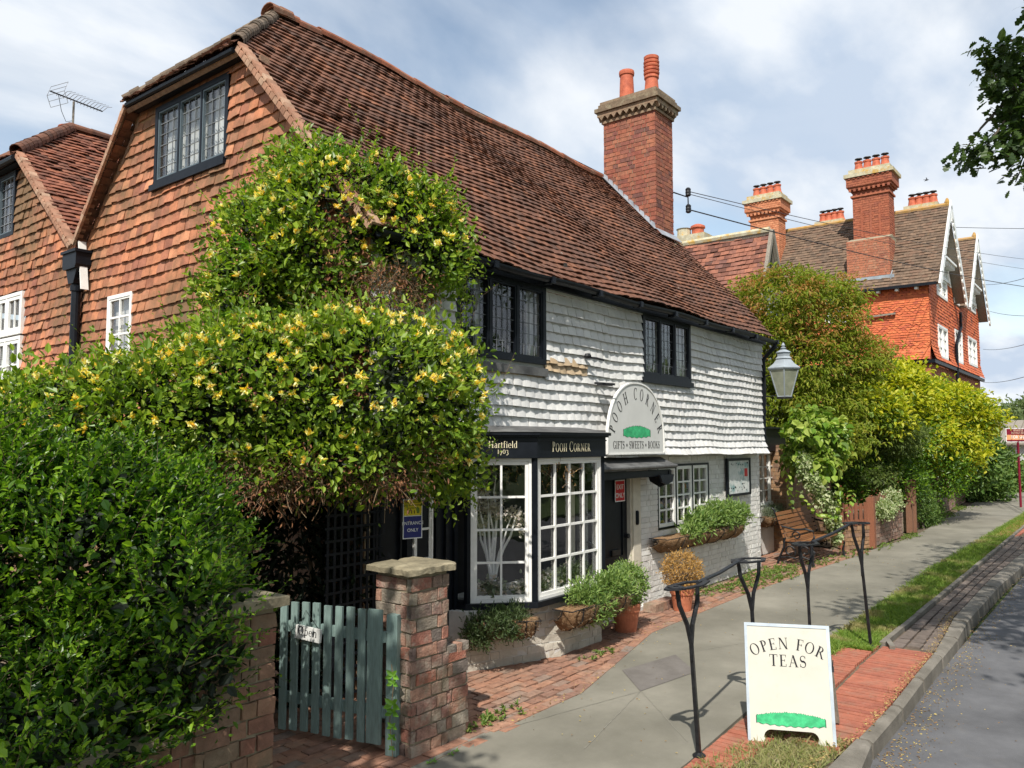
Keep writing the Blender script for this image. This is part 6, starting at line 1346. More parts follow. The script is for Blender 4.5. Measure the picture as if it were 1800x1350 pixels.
# ================================================================== CABLES, BIRD
def cable(name, label, pts, r):
    mb = MB(); p = np.array(pts, float); n = 16; q = []
    for i in range(n + 1):
        t = i / n; c = p[0] * (1 - t) + p[-1] * t; c[2] -= 4 * t * (1 - t) * (np.linalg.norm(p[-1] - p[0]) * .008); q.append(c)
    mb.tube(q, r, 5); o = mb.build(name, M_iron, None); tag(o, label, 'cable', 'overhead cables'); return o
c0 = A3(14.06, 6.7, 6.98); c1 = A3(14.06, 6.7, 6.62)
cable('overhead_cable', 'upper cable from the shop chimney bracket, dropping away to the right', [c0, P(1900, 462, 46)], .008)
cable('overhead_cable', 'second thin cable from the upper insulator on the shop chimney', [c0 - Z_ * .05, P(1900, 482, 44)], .007)
cable('overhead_cable', 'thick cable from the lower insulator on the shop chimney', [c1, P(1900, 515, 40)], .013)
cable('overhead_cable', 'high cable crossing behind the red house gables into the sky on the right', [P(1500, 392, 60), P(1900, 402, 60)], .02)
cable('overhead_cable', 'pair cable rising to the right below the second white gable', [P(1725, 500, 45), P(1900, 452, 20)], .011)
cable('overhead_cable', 'lower sagging cable right of the red house wall', [P(1728, 543, 46), P(1900, 548, 20)], .010)
cable('overhead_cable', 'lowest cable climbing right from the red house corner bracket', [P(1728, 672, 46), P(1900, 625, 20)], .012)
cable('overhead_cable', 'middle cable climbing right from the red house side', [P(1728, 614, 46), P(1900, 570, 20)], .011)
mb = MB(); bc = P(1629, 316, 24); ru = RH
mb.lathe([(.004, -.06), (.016, -.03), (.02, 0), (.012, .04), (.003, .07)], (0, 0, 0), 8); body = MB(); V = mb.V[0]; V2_ = np.array([ru * v[2] + UZ * v[0] + FH * v[1] for v in V]) + bc; body.add(V2_, [tuple(f) for f in mb.F[0]] if mb.F[0].shape[1] == 4 else [tuple(f) for f in mb.F[1]])
body.prism([(0, 0), (.02, .05), (-.02, .075), (-.01, .03)], bc, ru, UZ, FH * .006); body.prism([(0, 0), (.03, -.02), (-.09, -.05), (-.03, -.01)], bc, ru, UZ, FH * .006); body.prism([(-.05, .0), (-.10, .015), (-.08, 0), (-.10, -.015)], bc, ru, UZ, FH * .004)
o = body.build('bird', M_ink, None); tag(o, 'small dark bird flying in the sky right of the tall chimney', 'bird')
# ================================================================== VEGETATION
def blobs_px(L): return [(P(x, y, d), (rx * d / FPX, ry * d / FPX, rz * d / FPX)) for x, y, d, rx, ry, rz in L]
def dens(blobs): return sum(4 * pi * np.prod(b[1]) ** (2 / 3) for b in blobs)
M_hon = leafmat('honeysuckle_leaf', [(.06, .11, .012), (.14, .24, .02), (.26, .36, .03), (.09, .17, .015), (.38, .45, .05)], .38, .42, spec=.4)
M_honf = leafmat('honeysuckle_flower', [(.85, .58, .03), (.90, .74, .12), (.86, .80, .35), (.88, .86, .62), (.82, .50, .03)], .3, .5)
M_deadl = leafmat('dead_leaf', [(.20, .085, .04), (.28, .13, .06), (.13, .06, .035)], .15, .8)
M_priv = leafmat('privet_leaf', [(.012, .04, .005), (.035, .095, .008), (.12, .24, .016), (.28, .44, .035)], .42, .36, spec=.35)
M_darkl = leafmat('shade_painted_leaf', [(.006, .012, .004), (.012, .022, .007)], .15, .6)  # near-black leaf colour paints the shade in the gaps between outer leaves
M_oak = leafmat('oak_leaf', [(.03, .06, .015), (.05, .09, .02), (.08, .13, .03)], .3, .4)
M_maple = leafmat('bronze_maple_leaf', [(.22, .28, .035), (.30, .34, .04), (.15, .23, .025), (.38, .34, .06)], .35, .5)
M_mapleo = leafmat('maple_tip_leaf', [(.44, .24, .08), (.38, .28, .07), (.46, .20, .08)], .35, .5)
M_gold_ = leafmat('golden_leaf', [(.40, .42, .02), (.55, .50, .03), (.30, .38, .02), (.62, .55, .06)], .4, .5)
M_laur = leafmat('laurel_leaf', [(.03, .08, .01), (.07, .16, .015), (.20, .32, .02), (.04, .10, .012)], .3, .35)
M_ivy = leafmat('ivy_leaf', [(.10, .20, .02), (.22, .34, .04), (.38, .45, .10), (.07, .14, .02)], .3, .35)
M_ivyv = leafmat('variegated_leaf', [(.5, .52, .33), (.35, .42, .2), (.14, .22, .06), (.6, .6, .42)], .3, .5)
M_shr = leafmat('shrub_leaf', [(.05, .11, .02), (.10, .18, .035), (.16, .24, .05), (.08, .14, .04)], .3, .5)
M_farl = leafmat('far_tree_leaf', [(.07, .11, .035), (.12, .16, .055), (.16, .20, .08)], .3, .7)
M_box = leafmat('planter_leaf', [(.09, .17, .04), (.17, .27, .06), (.27, .36, .10), (.12, .2, .06)], .3, .45)
M_lav = leafmat('grey_leaf', [(.14, .17, .11), (.22, .26, .18), (.1, .14, .07)], .25, .6)
M_drys = leafmat('dry_shrub_leaf', [(.42, .24, .07), (.52, .33, .12), (.30, .17, .06)], .3, .7)

# --- honeysuckle over the gate
rg = np.random.default_rng(21)
hon = thing('honeysuckle', 'large honeysuckle with yellow and cream flowers arching over the gate and up the cottage corner', 'climbing plant', (4.6, 4.9, 0))
HB = blobs_px([
 (590, 400, 7.0, 140, 110, 105), (545, 320, 7.1, 65, 80, 62), (640, 345, 7.1, 75, 90, 62), (470, 430, 7.0, 85, 100, 82), (715, 430, 7.1, 85, 100, 88), (590, 470, 6.95, 140, 80, 62), (775, 455, 7.1, 42, 60, 52), (440, 520, 6.8, 75, 80, 60), (740, 370, 7.1, 45, 60, 50),
 (640, 680, 6.3, 175, 150, 130), (470, 690, 6.1, 190, 150, 120), (740, 700, 6.5, 100, 110, 120), (330, 730, 5.8, 190, 150, 110), (180, 770, 5.5, 190, 150, 120), (30, 815, 5.3, 190, 150, 108), (530, 640, 6.5, 190, 130, 62), (420, 640, 6.3, 120, 100, 60),
 (600, 800, 6.2, 190, 120, 60), (780, 800, 6.6, 50, 60, 70), (100, 752, 5.6, 150, 120, 72), (-120, 820, 5.2, 160, 150, 160)])
tmp, c, o = foliage(HB, 52000, .050, .026, rg, None, 22, .075, .22, .72, 1.10, .9, Lv=.38)
tmp.build('foliage', M_hon, hon, fix=False)
# airy shoots breaking the outline
c2, o2 = blob_pts(HB, 560, rg, .95, 1.05); tw = MB(); lf = MB(); sel = (o2[:, 2] > -.1)
c2, o2 = c2[sel], o2[sel]; D = o2 * .8 + rdir(rg, len(o2)) * .5 + A3(0, 0, .45)
shoots(lf, tw, c2, D, rg.uniform(.12, .42, len(c2)), 9, .046, .024, rg, .5, .0018)
for x, y, d_ in ((40, 690, 5.5), (90, 670, 5.6), (140, 640, 5.6), (180, 610, 5.7), (215, 620, 5.8), (250, 600, 5.8), (290, 605, 5.9), (330, 590, 6.0), (385, 545, 6.1), (420, 540, 6.2), (375, 420, 6.9), (385, 360, 6.9), (430, 300, 7.0), (470, 270, 7.0), (700, 285, 7.1), (760, 320, 7.1), (800, 370, 7.1), (825, 430, 7.1), (835, 500, 7.1), (815, 640, 6.5), (845, 690, 6.6), (860, 780, 6.7), (345, 470, 6.6), (440, 580, 6.2), (480, 560, 6.3)):
    for j in range(4):
        b = P(x + rg.normal(0, 16), y + rg.normal(0, 12), d_); a = P(x + (600 - x) * .10 + rg.normal(0, 12), y + 75 + rg.normal(0, 12), d_); shoots(lf, tw, [a], [b - a], [np.linalg.norm(b - a)], 11, .048, .026, rg, .4, .002)
lf.build('shoots', M_hon, hon, fix=False); tw.build('twigs', M_twig, hon, fix=False)
# flowers
fl = MB(); c3, o3 = blob_pts(HB, 1350, rg, 1.02, 1.10); kk = o3[:, 2] > -.35; c3, o3 = c3[kk], o3[kk]
for p, n_ in zip(c3, o3):
    k = rg.integers(9, 18); D = n_ * .9 + rdir(rg, k) * .75 + A3(0, 0, .2); b = p + rdir(rg, k) * .012; leaves(fl, b, D, rdir(rg, k), rg.uniform(.030, .052, k), .015, rg, .35, .3)
fl.build('flowers', M_honf, hon, fix=False)
# bare brown twigs and dead leaves on the shaded underside and in the hollow
dz = blobs_px([(560, 835, 5.8, 95, 40, 34), (680, 838, 6.05, 70, 40, 26), (440, 850, 5.55, 55, 35, 36), (510, 862, 5.8, 60, 40, 22), (750, 800, 6.3, 35, 30, 22), (650, 555, 6.85, 110, 25, 40), (700, 510, 6.8, 80, 40, 40)])
dd, c4, o4 = foliage(dz, 5200, .034, .012, rg, None, 16, .075, -.5, .6, 1.1, .9); dd.build('dead_leaves', M_deadl, hon, fix=False)
mb = MB(); c5, o5 = blob_pts(dz, 900, rg, .5, 1.1)
for p in c5: d = rdir(rg, 1)[0] * rg.uniform(.08, .28); mb.tube([p, p + d * .5 + rdir(rg, 1)[0] * .04, p + d], .0022, 4, cap=False)
base = A3(4.42, 5.35, 0)
for t in [b[0] for b in HB[:9]]: limbs(mb, base, [t], .022, rg, r1=.006, n=6)
mb.build('stems', M_twig, hon, fix=False)
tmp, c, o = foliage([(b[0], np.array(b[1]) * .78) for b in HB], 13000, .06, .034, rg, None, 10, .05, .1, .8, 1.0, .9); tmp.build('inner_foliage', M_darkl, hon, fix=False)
# light hanging sprigs below the arch
lf = MB(); tw = MB()
for px, py, d_, l in ((575, 850, 6.1, .2), (430, 880, 5.9, .2), (765, 850, 6.5, .22), (740, 850, 6.5, .25), (815, 840, 6.6, .15), (825, 880, 6.7, .12), (640, 860, 6.3, .16), (835, 760, 6.7, .2), (820, 470, 7.2, .2), (810, 520, 7.2, .18), (800, 590, 7.0, .2)):
    b = np.array([P(px + rg.normal(0, 6), py - 10, d_) for _ in range(3)]); D = np.array([A3(.5, -.2, -.6) + rdir(rg, 1)[0] * .5 for _ in range(3)]); shoots(lf, tw, b, D, [l] * 3, 9, .038, .022, rg, .4, .0015)
lf.build('hanging_sprigs', M_hon, hon, fix=False); tw.build('sprig_stems', M_twig, hon, fix=False)
wis = thing('wisteria_shoots', 'bright pinnate green shoots standing out of the top of the honeysuckle', 'climbing plant', P(560, 330, 7.1))
lf = MB(); tw = MB()
tp = [(575, 225), (545, 262), (520, 285), (600, 245), (640, 280), (500, 300), (480, 350), (700, 320), (620, 260), (660, 300)]
for (x, y) in tp:
    for j in range(4):
        a = P(560 + (x - 560) * .55 + rg.normal(0, 10), y + 70 + rg.normal(0, 8), 7.0); b = P(x + rg.normal(0, 14), y + rg.normal(0, 12), 7.0 + rg.normal(0, .1)); shoots(lf, tw, [a], [b - a], [np.linalg.norm(b - a)], 13, .085, .026, rg, .2, .0025)
for (x, y) in ((400, 560), (380, 530), (430, 545), (450, 380), (410, 420)):
    for j in range(3): a = P(x + 40, y + 25, 6.5); b = P(x + rg.normal(0, 18), y + rg.normal(0, 14), 6.5); shoots(lf, tw, [a], [b - a], [np.linalg.norm(b - a)], 11, .075, .024, rg, .2, .002)
lf.build('leaves', leafmat('wisteria_leaf', [(.07, .2, .015), (.13, .3, .025), (.18, .36, .03)], .4, .4), wis, fix=False); tw.build('stems', M_twig, wis, fix=False)

# --- privet hedge
hed = thing('privet_hedge', 'dark green privet hedge with upright leafy shoots growing over the garden wall', 'hedge', (1.9, 3.8, 0))
GB = [(P(x, y, d), r) for x, y, d, r in ((60, 1000, 4.5, (.5, .4, .62)), (200, 1000, 4.5, (.45, .38, .6)), (310, 980, 4.6, (.36, .33, .45)), (40, 1220, 4.2, (.42, .35, .5)), (170, 1240, 4.2, (.42, .33, .42)), (280, 1170, 4.3, (.34, .28, .36)), (80, 850, 4.8, (.48, .38, .3)), (320, 1060, 4.4, (.22, .22, .28)), (-80, 1100, 4.3, (.5, .5, .8)), (345, 1080, 4.05, (.13, .14, .28)), (345, 1190, 3.95, (.17, .12, .24)), (60, 1310, 3.75, (.35, .2, .22)), (140, 1345, 3.6, (.3, .14, .14)), (190, 1300, 3.8, (.26, .18, .17)), (315, 1040, 4.2, (.2, .18, .26)), (200, 880, 4.9, (.42, .35, .25)))]
tmp, c, o = foliage(GB, 22000, .042, .023, rg, None, 14, .06, .2, .75, 1.06, .9, Lv=.5); tmp.build('foliage', M_priv, hed, fix=False)
lf = MB(); tw = MB(); c2, o2 = blob_pts(GB, 1700, rg, .88, 1.04, .85); D = o2 * .55 + RH * .40 + A3(0, 0, .75) + rdir(rg, len(o2)) * .28
shoots(lf, tw, c2, D, rg.uniform(.12, .34, len(c2)), 13, .046, .022, rg, .3, .0014)
tips = [(400, 900), (425, 905), (370, 880), (500, 1015), (440, 960), (390, 940), (455, 930), (330, 870), (260, 860), (425, 985), (465, 1060), (420, 1130), (390, 1190), (300, 1300), (350, 1240), (20, 700), (60, 690), (110, 700), (150, 760), (10, 760), (230, 740), (300, 790), (90, 650)]
for x, y in tips:
    for j in range(3): a = P(x - 75 + rg.normal(0, 12), y + 95 + rg.normal(0, 12), 4.5); b = P(x + rg.normal(0, 14), y + rg.normal(0, 12), 4.5); shoots(lf, tw, [a], [b - a], [np.linalg.norm(b - a)], 15, .042, .021, rg, .2, .0018)
lf.build('shoots', M_priv, hed, fix=False); tw.build('twigs', M_twig, hed, fix=False)
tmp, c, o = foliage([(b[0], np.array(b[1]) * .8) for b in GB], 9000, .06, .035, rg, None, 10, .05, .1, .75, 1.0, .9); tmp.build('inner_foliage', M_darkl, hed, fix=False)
mb = MB()
for i in range(9): limbs(mb, (rg.uniform(.8, 2.4), 4.1, 0), [GB[i][0]], .025, rg)
mb.build('stems', M_bark, hed, fix=False)
# --- filler plant added behind the gate, near-black leaves standing in for shade
ev = thing('shade_filler_plant', 'added dark strappy filler plant standing in for deep shade beyond the garden gate', 'shrub', (4.0, 5.3, 0))
EB = [((3.6, 5.75, .9), (.5, .4, 1.0)), ((4.1, 5.5, 1.2), (.35, .3, 1.2)), ((3.1, 5.7, .8), (.4, .3, .9)), ((4.4, 5.3, .8), (.15, .2, .9)), ((3.6, 6.1, 1.9), (.7, .35, .7))]
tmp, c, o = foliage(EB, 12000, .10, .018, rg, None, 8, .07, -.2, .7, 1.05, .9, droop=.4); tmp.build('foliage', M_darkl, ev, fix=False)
mb = MB(); limbs(mb, (3.7, 5.8, 0), [b[0] for b in EB], .03, rg); mb.build('stems', M_bark, ev, fix=False)
# seedling on the gate
sd_ = thing('gate_seedling', 'small bright green creeper climbing the hinge post of the green gate', 'climbing plant', G0)
lf = MB(); tw = MB(); gx = G0 - gu * .03 + gn * .05
tw.tube([gx, gx + Z_ * .25 + gu * .03, gx + Z_ * .5, gx + Z_ * .62 + gu * .02], .003, 5)
for z, s in ((.55, .06), (.50, .05), (.36, .07), (.31, .06), (.22, .045), (.15, .04), (.08, .03)):
    k = 4; a = rg.uniform(0, 6, k); D = np.array([gn * .3 + gu * cos(t) * .9 + Z_ * (sin(t) * .6 + .1) for t in np.linspace(-.6, 3.6, k)]); leaves(lf, np.tile(gx + Z_ * z + gn * .01, (k, 1)), D, np.tile(gn + Z_ * .4, (k, 1)), s, s * .55, rg)
lf.build('leaves', leafmat('bright_leaf', [(.14, .32, .04), (.2, .4, .05)], .35, .4), sd_, fix=False); tw.build('stem', M_twig, sd_)
sp_ = thing('fallen_sprig', 'small green sprig lying on the path in front of the gate pier', 'sprig', (4.15, 3.6, 0))
lf = MB(); tw = MB(); a = onZ(755, 1345); b = onZ(802, 1325); tw.tube([a + Z_ * .01, (a + b) / 2 + Z_ * .02, b + Z_ * .01], .002, 4)
for p in (b, b + (a - b) * .2, a, a + (b - a) * .15): D = rdir(rg, 5); D[:, 2] = abs(D[:, 2]) * .4; leaves(lf, np.tile(p + Z_ * .012, (5, 1)), D, np.tile(Z_, (5, 1)), .03, .013, rg)
lf.build('leaves', MATS.get('x') or bpy.data.materials['bright_leaf'], sp_, fix=False); tw.build('stem', M_twig, sp_)

# --- planters and pots
def planter(name, label, a, b, out, z0, z1, depth, fblobs, n, L, W, lm, droopy=None):
    a, b = np.array(a, float), np.array(b, float); t = thing(name, label, 'planter', ((a + b) / 2)[:2].tolist() + [z0]); u = unit(b - a); n_ = np.array(out, float); Ln = np.linalg.norm(b - a)
    mb = MB(); k = 26; rows = 7; V = []
    for i in range(k + 1):
        for j in range(rows):
            th = pi * .5 * j / (rows - 1); e = min(1, sin(pi * min(max(i / k, .02), .98)) * 3) ** .5
            V.append(a + u * (Ln * i / k) + n_ * (depth * (cos(th)) * e + rg.normal(0, .006)) + Z_ * (z1 - (z1 - z0) * sin(th) * e + rg.normal(0, .006)))
    F = [(i * rows + j, (i + 1) * rows + j, (i + 1) * rows + j + 1, i * rows + j + 1) for i in range(k) for j in range(rows - 1)]
    V += [a + u * (Ln * i / k) + Z_ * z1 + n_ * .005 for i in range(k + 1)]; o_ = (k + 1) * rows
    F += [(i * rows, o_ + i, o_ + i + 1, (i + 1) * rows) for i in range(k)]; mb.add(V, F); mb.build('coir_liner', M_coir, t, smooth=True)
    mb = MB(); c = np.array(V[:(k + 1) * rows]); idx = rg.integers(0, len(c), 900); pp = c[idx] + n_ * .004; leaves(mb, pp, rdir(rg, 900) + n_ * .5, rdir(rg, 900), rg.uniform(.02, .05, 900), .003, rg); mb.build('coir_fibres', M_twig, t, fix=False)
    mb = MB()
    for i in range(0, k + 1, 4): mb.tube([V[i * rows + j] + n_ * .012 for j in range(rows)], .006, 5)
    mb.tube([a + Z_ * z1, a + n_ * depth + Z_ * z1, b + n_ * depth + Z_ * z1, b + Z_ * z1], .006, 5); mb.build('iron_cradle', M_iron, t)
    tmp, c, o = foliage(fblobs, n, L, W, rg, None, 9, .03, .45, .3, 1.05, .8); tmp.build('plants', lm, t, fix=False); return t
fo = A3(0, -1, 0)
planter('wall_planter', 'coir lined window planter with green plants under the white three light window', (9.45, 5.14, 0), (12.3, 5.14, 0), fo, .62, .84, .28, [((10.7, 4.98, .97), (.45, .16, .17)), ((11.4, 4.98, 1.02), (.55, .17, .22)), ((12.0, 4.98, .98), (.35, .15, .18)), ((10.3, 4.92, .86), (.3, .12, .10))], 5600, .058, .018, M_box)
planter('bay_planter', 'coir planter with green plants and white flowers under the front of the bay window', F0 * [1, 1, 0] + A3(.2, -.06, 0), F1 * [1, 1, 0] + A3(.25, -.06, 0), nF, .27, .50, .23, [((6.85, 4.42, .60), (.3, .13, .13)), ((7.3, 4.42, .62), (.38, .14, .15)), ((7.55, 4.45, .52), (.2, .14, .15)), ((7.0, 4.34, .42), (.28, .05, .14))], 5200, .042, .013, M_box)
planter('shaded_planter', 'dark trailing planter under the shaded left face of the bay window', B0 + uL * .05 + nL * .05, B0 + uL * .66 + nL * .05, nL, .28, .47, .2, [(B0 + uL * .33 + nL * .17 + Z_ * .50, (.34, .14, .09)), (B0 + uL * .1 + nL * .2 + Z_ * .38, (.16, .14, .16)), (B0 + uL * .4 + nL * .25 + Z_ * .42, (.25, .05, .10))], 5200, .036, .009, leafmat('heather_leaf', [(.035, .06, .02), (.06, .1, .03), (.09, .12, .05)], .25, .5))
planter('corner_planter', 'small planter of grey lavender below the far white window by the bench', (14.5, 5.62, 0), (e1 - .02, 5.62, 0), fo, .52, .72, .25, [((14.9, 5.5, .78), (.35, .14, .12)), ((15.6, 5.5, .80), (.35, .14, .13))], 2400, .06, .008, M_lav)
def potted(name, label, c, r, h, cr, ch, lm, n, L, W, seed):
    t = thing(name, label, 'potted plant', c); mb = MB(); mb.lathe([(r * .72, 0), (r * .8, h * .3), (r * .92, h * .72), (r * 1.0, h * .74), (r * 1.02, h * .98), (r * .9, h * 1.0), (r * .86, h * .9), (.02, h * .88)], c, 28); mb.build('pot', M_terra, t, smooth=False)
    cc = A3(*c) + Z_ * (h + ch * .80); B = [(cc, (cr, cr, ch)), (cc + A3(.03, -.02, .02), (cr * .95, cr * .9, ch * .9))]
    tmp, c_, o = foliage(B, n, L, W, rg, None, 8, .025, .3, .75, 1.05, .9); tmp.build('foliage', lm, t, fix=False)
    mb = MB(); c_, o = blob_pts(B, 90, rg, .6, .95); limbs(mb, A3(*c) + Z_ * h * .85, c_, .008, rg, r1=.002, n=4); mb.build('stems', M_twig, t, fix=False)
potted('potted_bush', 'leafy green bush in a terracotta pot beside the bay window and door', (7.93, 4.62, 0), .165, .31, .21, .24, M_box, 3800, .03, .014, 1)
potted('potted_dry_ball', 'dry golden brown ball shrub in a terracotta pot in front of the white wall', (9.33, 4.62, 0), .15, .28, .235, .24, M_drys, 4200, .026, .012, 2)
# --- blossom tree and garland in the bay
bl = thing('blossom_branch', 'white artificial tree with pale blossom standing inside the bay window', 'decoration', (6.15, 5.0, .62))
mb = MB(); bb_ = P(866, 1035, 7.95); limbs(mb, bb_, [P(x, y, 8.0) for x, y in ((850, 850), (872, 835), (900, 905), (835, 905), (865, 880), (915, 890), (842, 870))], .022, rg, r1=.004)
mb.build('trunk', M_white, bl, fix=False)
mb = MB(); B = [(P(x, y, 8.0), (.10, .08, .07)) for x, y in ((845, 870), (870, 900), (905, 905), (840, 920), (865, 880), (915, 925), (843, 890))]
tmp, c, o = foliage(B, 1100, .028, .024, rg, None, 8, .02, .0, .3, 1.0); tmp.build('blossom', leafmat('blossom', [(.55, .45, .42), (.6, .55, .52), (.62, .6, .58)], .3, .6), bl, fix=False)
gl_ = thing('twig_garland', 'twig garland with tiny amber buds hanging across the top of the bay window', 'garland', P(900, 840, 7.9)); mb = MB(); bd = MB()
for i in range(60):
    a = P(rg.uniform(838, 1010), rg.uniform(815, 855), 7.95); d = rdir(rg, 1)[0] * rg.uniform(.06, .16); mb.tube([a, a + d * .5 + rdir(rg, 1)[0] * .02, a + d], .003, 4, cap=False); D = rdir(rg, 3); leaves(bd, a + d * rg.random((3, 1)), D, rdir(rg, 3), .014, .009, rg)
mb.build('twigs', M_twig, gl_, fix=False); bd.build('buds', leafmat('amber_bud', [(.5, .25, .06), (.6, .35, .1)], .3, .5), gl_, fix=False)

gr = thing('window_greenery', 'green leaves and white flowers banked along the floor of the bay window display', 'plant display', (6.6, 4.85, .62))
DB = [((6.0, 4.95, .70), (.16, .12, .07)), ((6.5, 4.80, .70), (.3, .1, .07)), ((7.1, 4.80, .72), (.3, .1, .09)), ((6.3, 4.78, .70), (.12, .08, .1))]
tmp, c, o = foliage(DB, 900, .05, .03, rg, None, 8, .03, .3, .3, 1.0); tmp.build('leaves', M_lav, gr, fix=False)
tmp, c, o = foliage(DB, 260, .035, .035, rg, None, 6, .02, .3, .8, 1.15); tmp.build('white_flowers', bpy.data.materials['blossom'], gr, fix=False)
# --- trees and shrubs to the right
def tree(name, label, base, blobs, parts, r0=.12, cat='tree'):
    t = thing(name, label, cat, (base[0], base[1], 0)); mb = MB()
    fork = A3(base[0] + .05, base[1] + .05, 0); fork[2] = min(b[0][2] for b in blobs) * .6
    mb.tube([A3(base[0], base[1], -.05), (A3(base[0], base[1], 0) + fork) / 2 + A3(.03, 0, 0), fork], [r0, r0 * .85, r0 * .8], 8); limbs(mb, fork, [b[0] for b in blobs], r0 * .6, rg, r1=.015)
    mb.build('trunk', M_bark, t, fix=False)
    for nm, m_, n, L, W, kw in parts: tmp, c, o = foliage(kw.pop('blobs', blobs), n, L, W, rg, None, **kw); tmp.build(nm, m_, t, fix=False)
    return t
MBl = blobs_px([(1370, 530, 17.0, 75, 75, 48), (1430, 565, 17.3, 70, 80, 60), (1475, 640, 17.6, 58, 70, 48), (1400, 640, 17.0, 68, 80, 75), (1440, 710, 17.3, 55, 70, 50), (1500, 620, 17.8, 34, 50, 26), (1350, 600, 16.8, 40, 60, 70), (1360, 720, 16.8, 45, 60, 80), (1430, 770, 17.2, 90, 80, 50), (1450, 520, 17.3, 50, 50, 35)])
tree('bronze_maple', 'fine leaved green maple with bronze tips behind the wall beside the white cottage', (17.6, 7.2), MBl,
     [('crown', M_maple, 30000, .095, .032, dict(k=30, cr=.15, up=-.05, lo=.6, hi=1.16, flat=.7, droop=.4)), ('bronze_tips', M_mapleo, 9000, .08, .028, dict(k=22, cr=.14, up=.0, lo=.9, hi=1.12, flat=.5, droop=.4, keep=lambda c: c[:, 2] > 3.7))])
GBl = blobs_px([(1570, 685, 20, 65, 60, 50), (1500, 715, 17.6, 48, 40, 34), (1545, 730, 18.2, 55, 45, 40), (1460, 745, 17.2, 32, 30, 22), (1635, 708, 21.5, 76, 70, 40), (1685, 735, 22, 48, 60, 42), (1600, 760, 21, 110, 70, 60), (1660, 780, 21.5, 70, 60, 55), (1510, 790, 20.5, 60, 60, 50)])
tree('golden_maple', 'bright yellow green maple in front of the tall red house', (23.5, 6.8), GBl,
     [('crown', M_gold_, 30000, .11, .06, dict(k=24, cr=.16, up=.1, lo=.6, hi=1.08, flat=.6, droop=.25)), ('inner_leaves', leafmat('shade_tinted_gold_leaf', [(.12, .2, .02), (.2, .28, .02)], .35, .5), 16000, .11, .055, dict(k=22, cr=.18, up=0, lo=.35, hi=.95, flat=.4))])  # inner leaves are a darker copy, crown shade put into the colour
LBl = blobs_px([(1560, 840, 19.5, 110, 60, 50), (1470, 850, 18.3, 60, 50, 45), (1640, 830, 21, 80, 60, 45), (1500, 810, 19, 80, 60, 45), (1580, 780, 20, 90, 60, 45)])
tree('laurel_shrub', 'dark green shrub with yellow green leaf tips behind the brown picket fence', (19.5, 6.2), LBl,
     [('foliage', M_laur, 22000, .085, .032, dict(k=14, cr=.11, up=.2, lo=.7, hi=1.05))], .06, 'shrub')
tree('olive_shrub', 'feathery dull green maple shrub between the ivy and the golden tree', (20.5, 5.8), blobs_px([(1555, 765, 18.6, 70, 55, 36), (1520, 835, 18.4, 50, 40, 16)]),
     [('foliage', leafmat('olive_leaf', [(.10, .15, .04), (.14, .19, .05), (.18, .23, .06)], .3, .5), 12000, .09, .022, dict(k=24, cr=.14, up=-.1, lo=.6, hi=1.05, flat=.55, droop=.4))], .05, 'shrub')
tree('roadside_shrub', 'mid green leafy shrub overhanging the far end of the brick wall', (34, 6.0), blobs_px([(1690, 800, 27, 55, 60, 55), (1710, 850, 29, 40, 50, 38), (1735, 830, 31, 38, 50, 45), (1660, 790, 26, 40, 50, 40)]),
     [('foliage', M_shr, 20000, .15, .07, dict(k=14, cr=.16, up=.1, lo=.7, hi=1.05))], .08, 'shrub')
tree('wall_creeper', 'tangle of green creeper spilling over the long wall beside the opening', (21.9, 4.3), [((21.6, 4.38, .75), (.45, .2, .5)), ((22.3, 4.36, .5), (.7, .22, .45)), ((23.2, 4.4, .3), (.8, .25, .28)), ((21.8, 4.4, 1.15), (.5, .2, .18))],
     [('foliage', M_shr, 9000, .055, .024, dict(k=10, cr=.06, up=.1, lo=.7, hi=1.05))], .03, 'climbing plant')
tree('variegated_shrub', 'cream variegated shrub leaning over the wall right of the picket fence', (18.2, 4.5), [((18.0, 4.28, .70), (.5, .14, .16)), ((18.8, 4.3, .85), (.4, .14, .2))], [('foliage', M_ivyv, 2600, .06, .03, dict(k=8, cr=.05, up=.1, lo=.5, hi=1.05))], .02, 'shrub')
# ivy on the brick wall end
iv = thing('ivy', 'yellow green ivy draped over the brown brick wall beside the bench', 'climbing plant', (16.2, 5.4, 0))
IB = blobs_px([(1415, 755, 14.8, 38, 18, 34), (1445, 765, 14.9, 32, 18, 40), (1398, 800, 14.7, 15, 12, 35), (1440, 815, 14.8, 34, 18, 24), (1465, 780, 15, 24, 18, 36)])
tmp, c, o = foliage(IB, 2300, .12, .10, rg, None, 7, .07, -.5, .75, 1.05, .8, droop=.3); tmp.build('broad_leaves', M_ivy, iv, fix=False)
lf = MB(); tw = MB()
for x0, y0, x1, y1 in ((1385, 830, 1392, 890), (1395, 860, 1430, 905), (1430, 905, 1468, 908), (1465, 830, 1475, 900), (1480, 850, 1475, 930), (1500, 860, 1490, 900)):
    a, b = P(x0, y0, 14.4), P(x1, y1, 14.4); shoots(lf, tw, [a], [b - a], [np.linalg.norm(b - a)], 12, .10, .08, rg, .1, .006)
lf.build('trailing_stems', M_ivy, iv, fix=False)
VB = blobs_px([(1412, 815, 14.5, 14, 10, 22), (1428, 845, 14.5, 18, 10, 22), (1445, 875, 14.6, 20, 10, 22), (1462, 905, 14.7, 16, 10, 28), (1470, 935, 14.8, 10, 8, 22)])
tmp, c, o = foliage(VB, 2600, .055, .045, rg, None, 8, .04, -.2, .5, 1.05, .8); tmp.build('variegated_leaves', M_ivyv, iv, fix=False)
mb = MB(); mb.tube([P(1405, 790, 14.6), P(1425, 830, 14.6), P(1450, 880, 14.6), P(1470, 950, 14.8)], .03, 6); mb.build('stems', M_bark, iv)
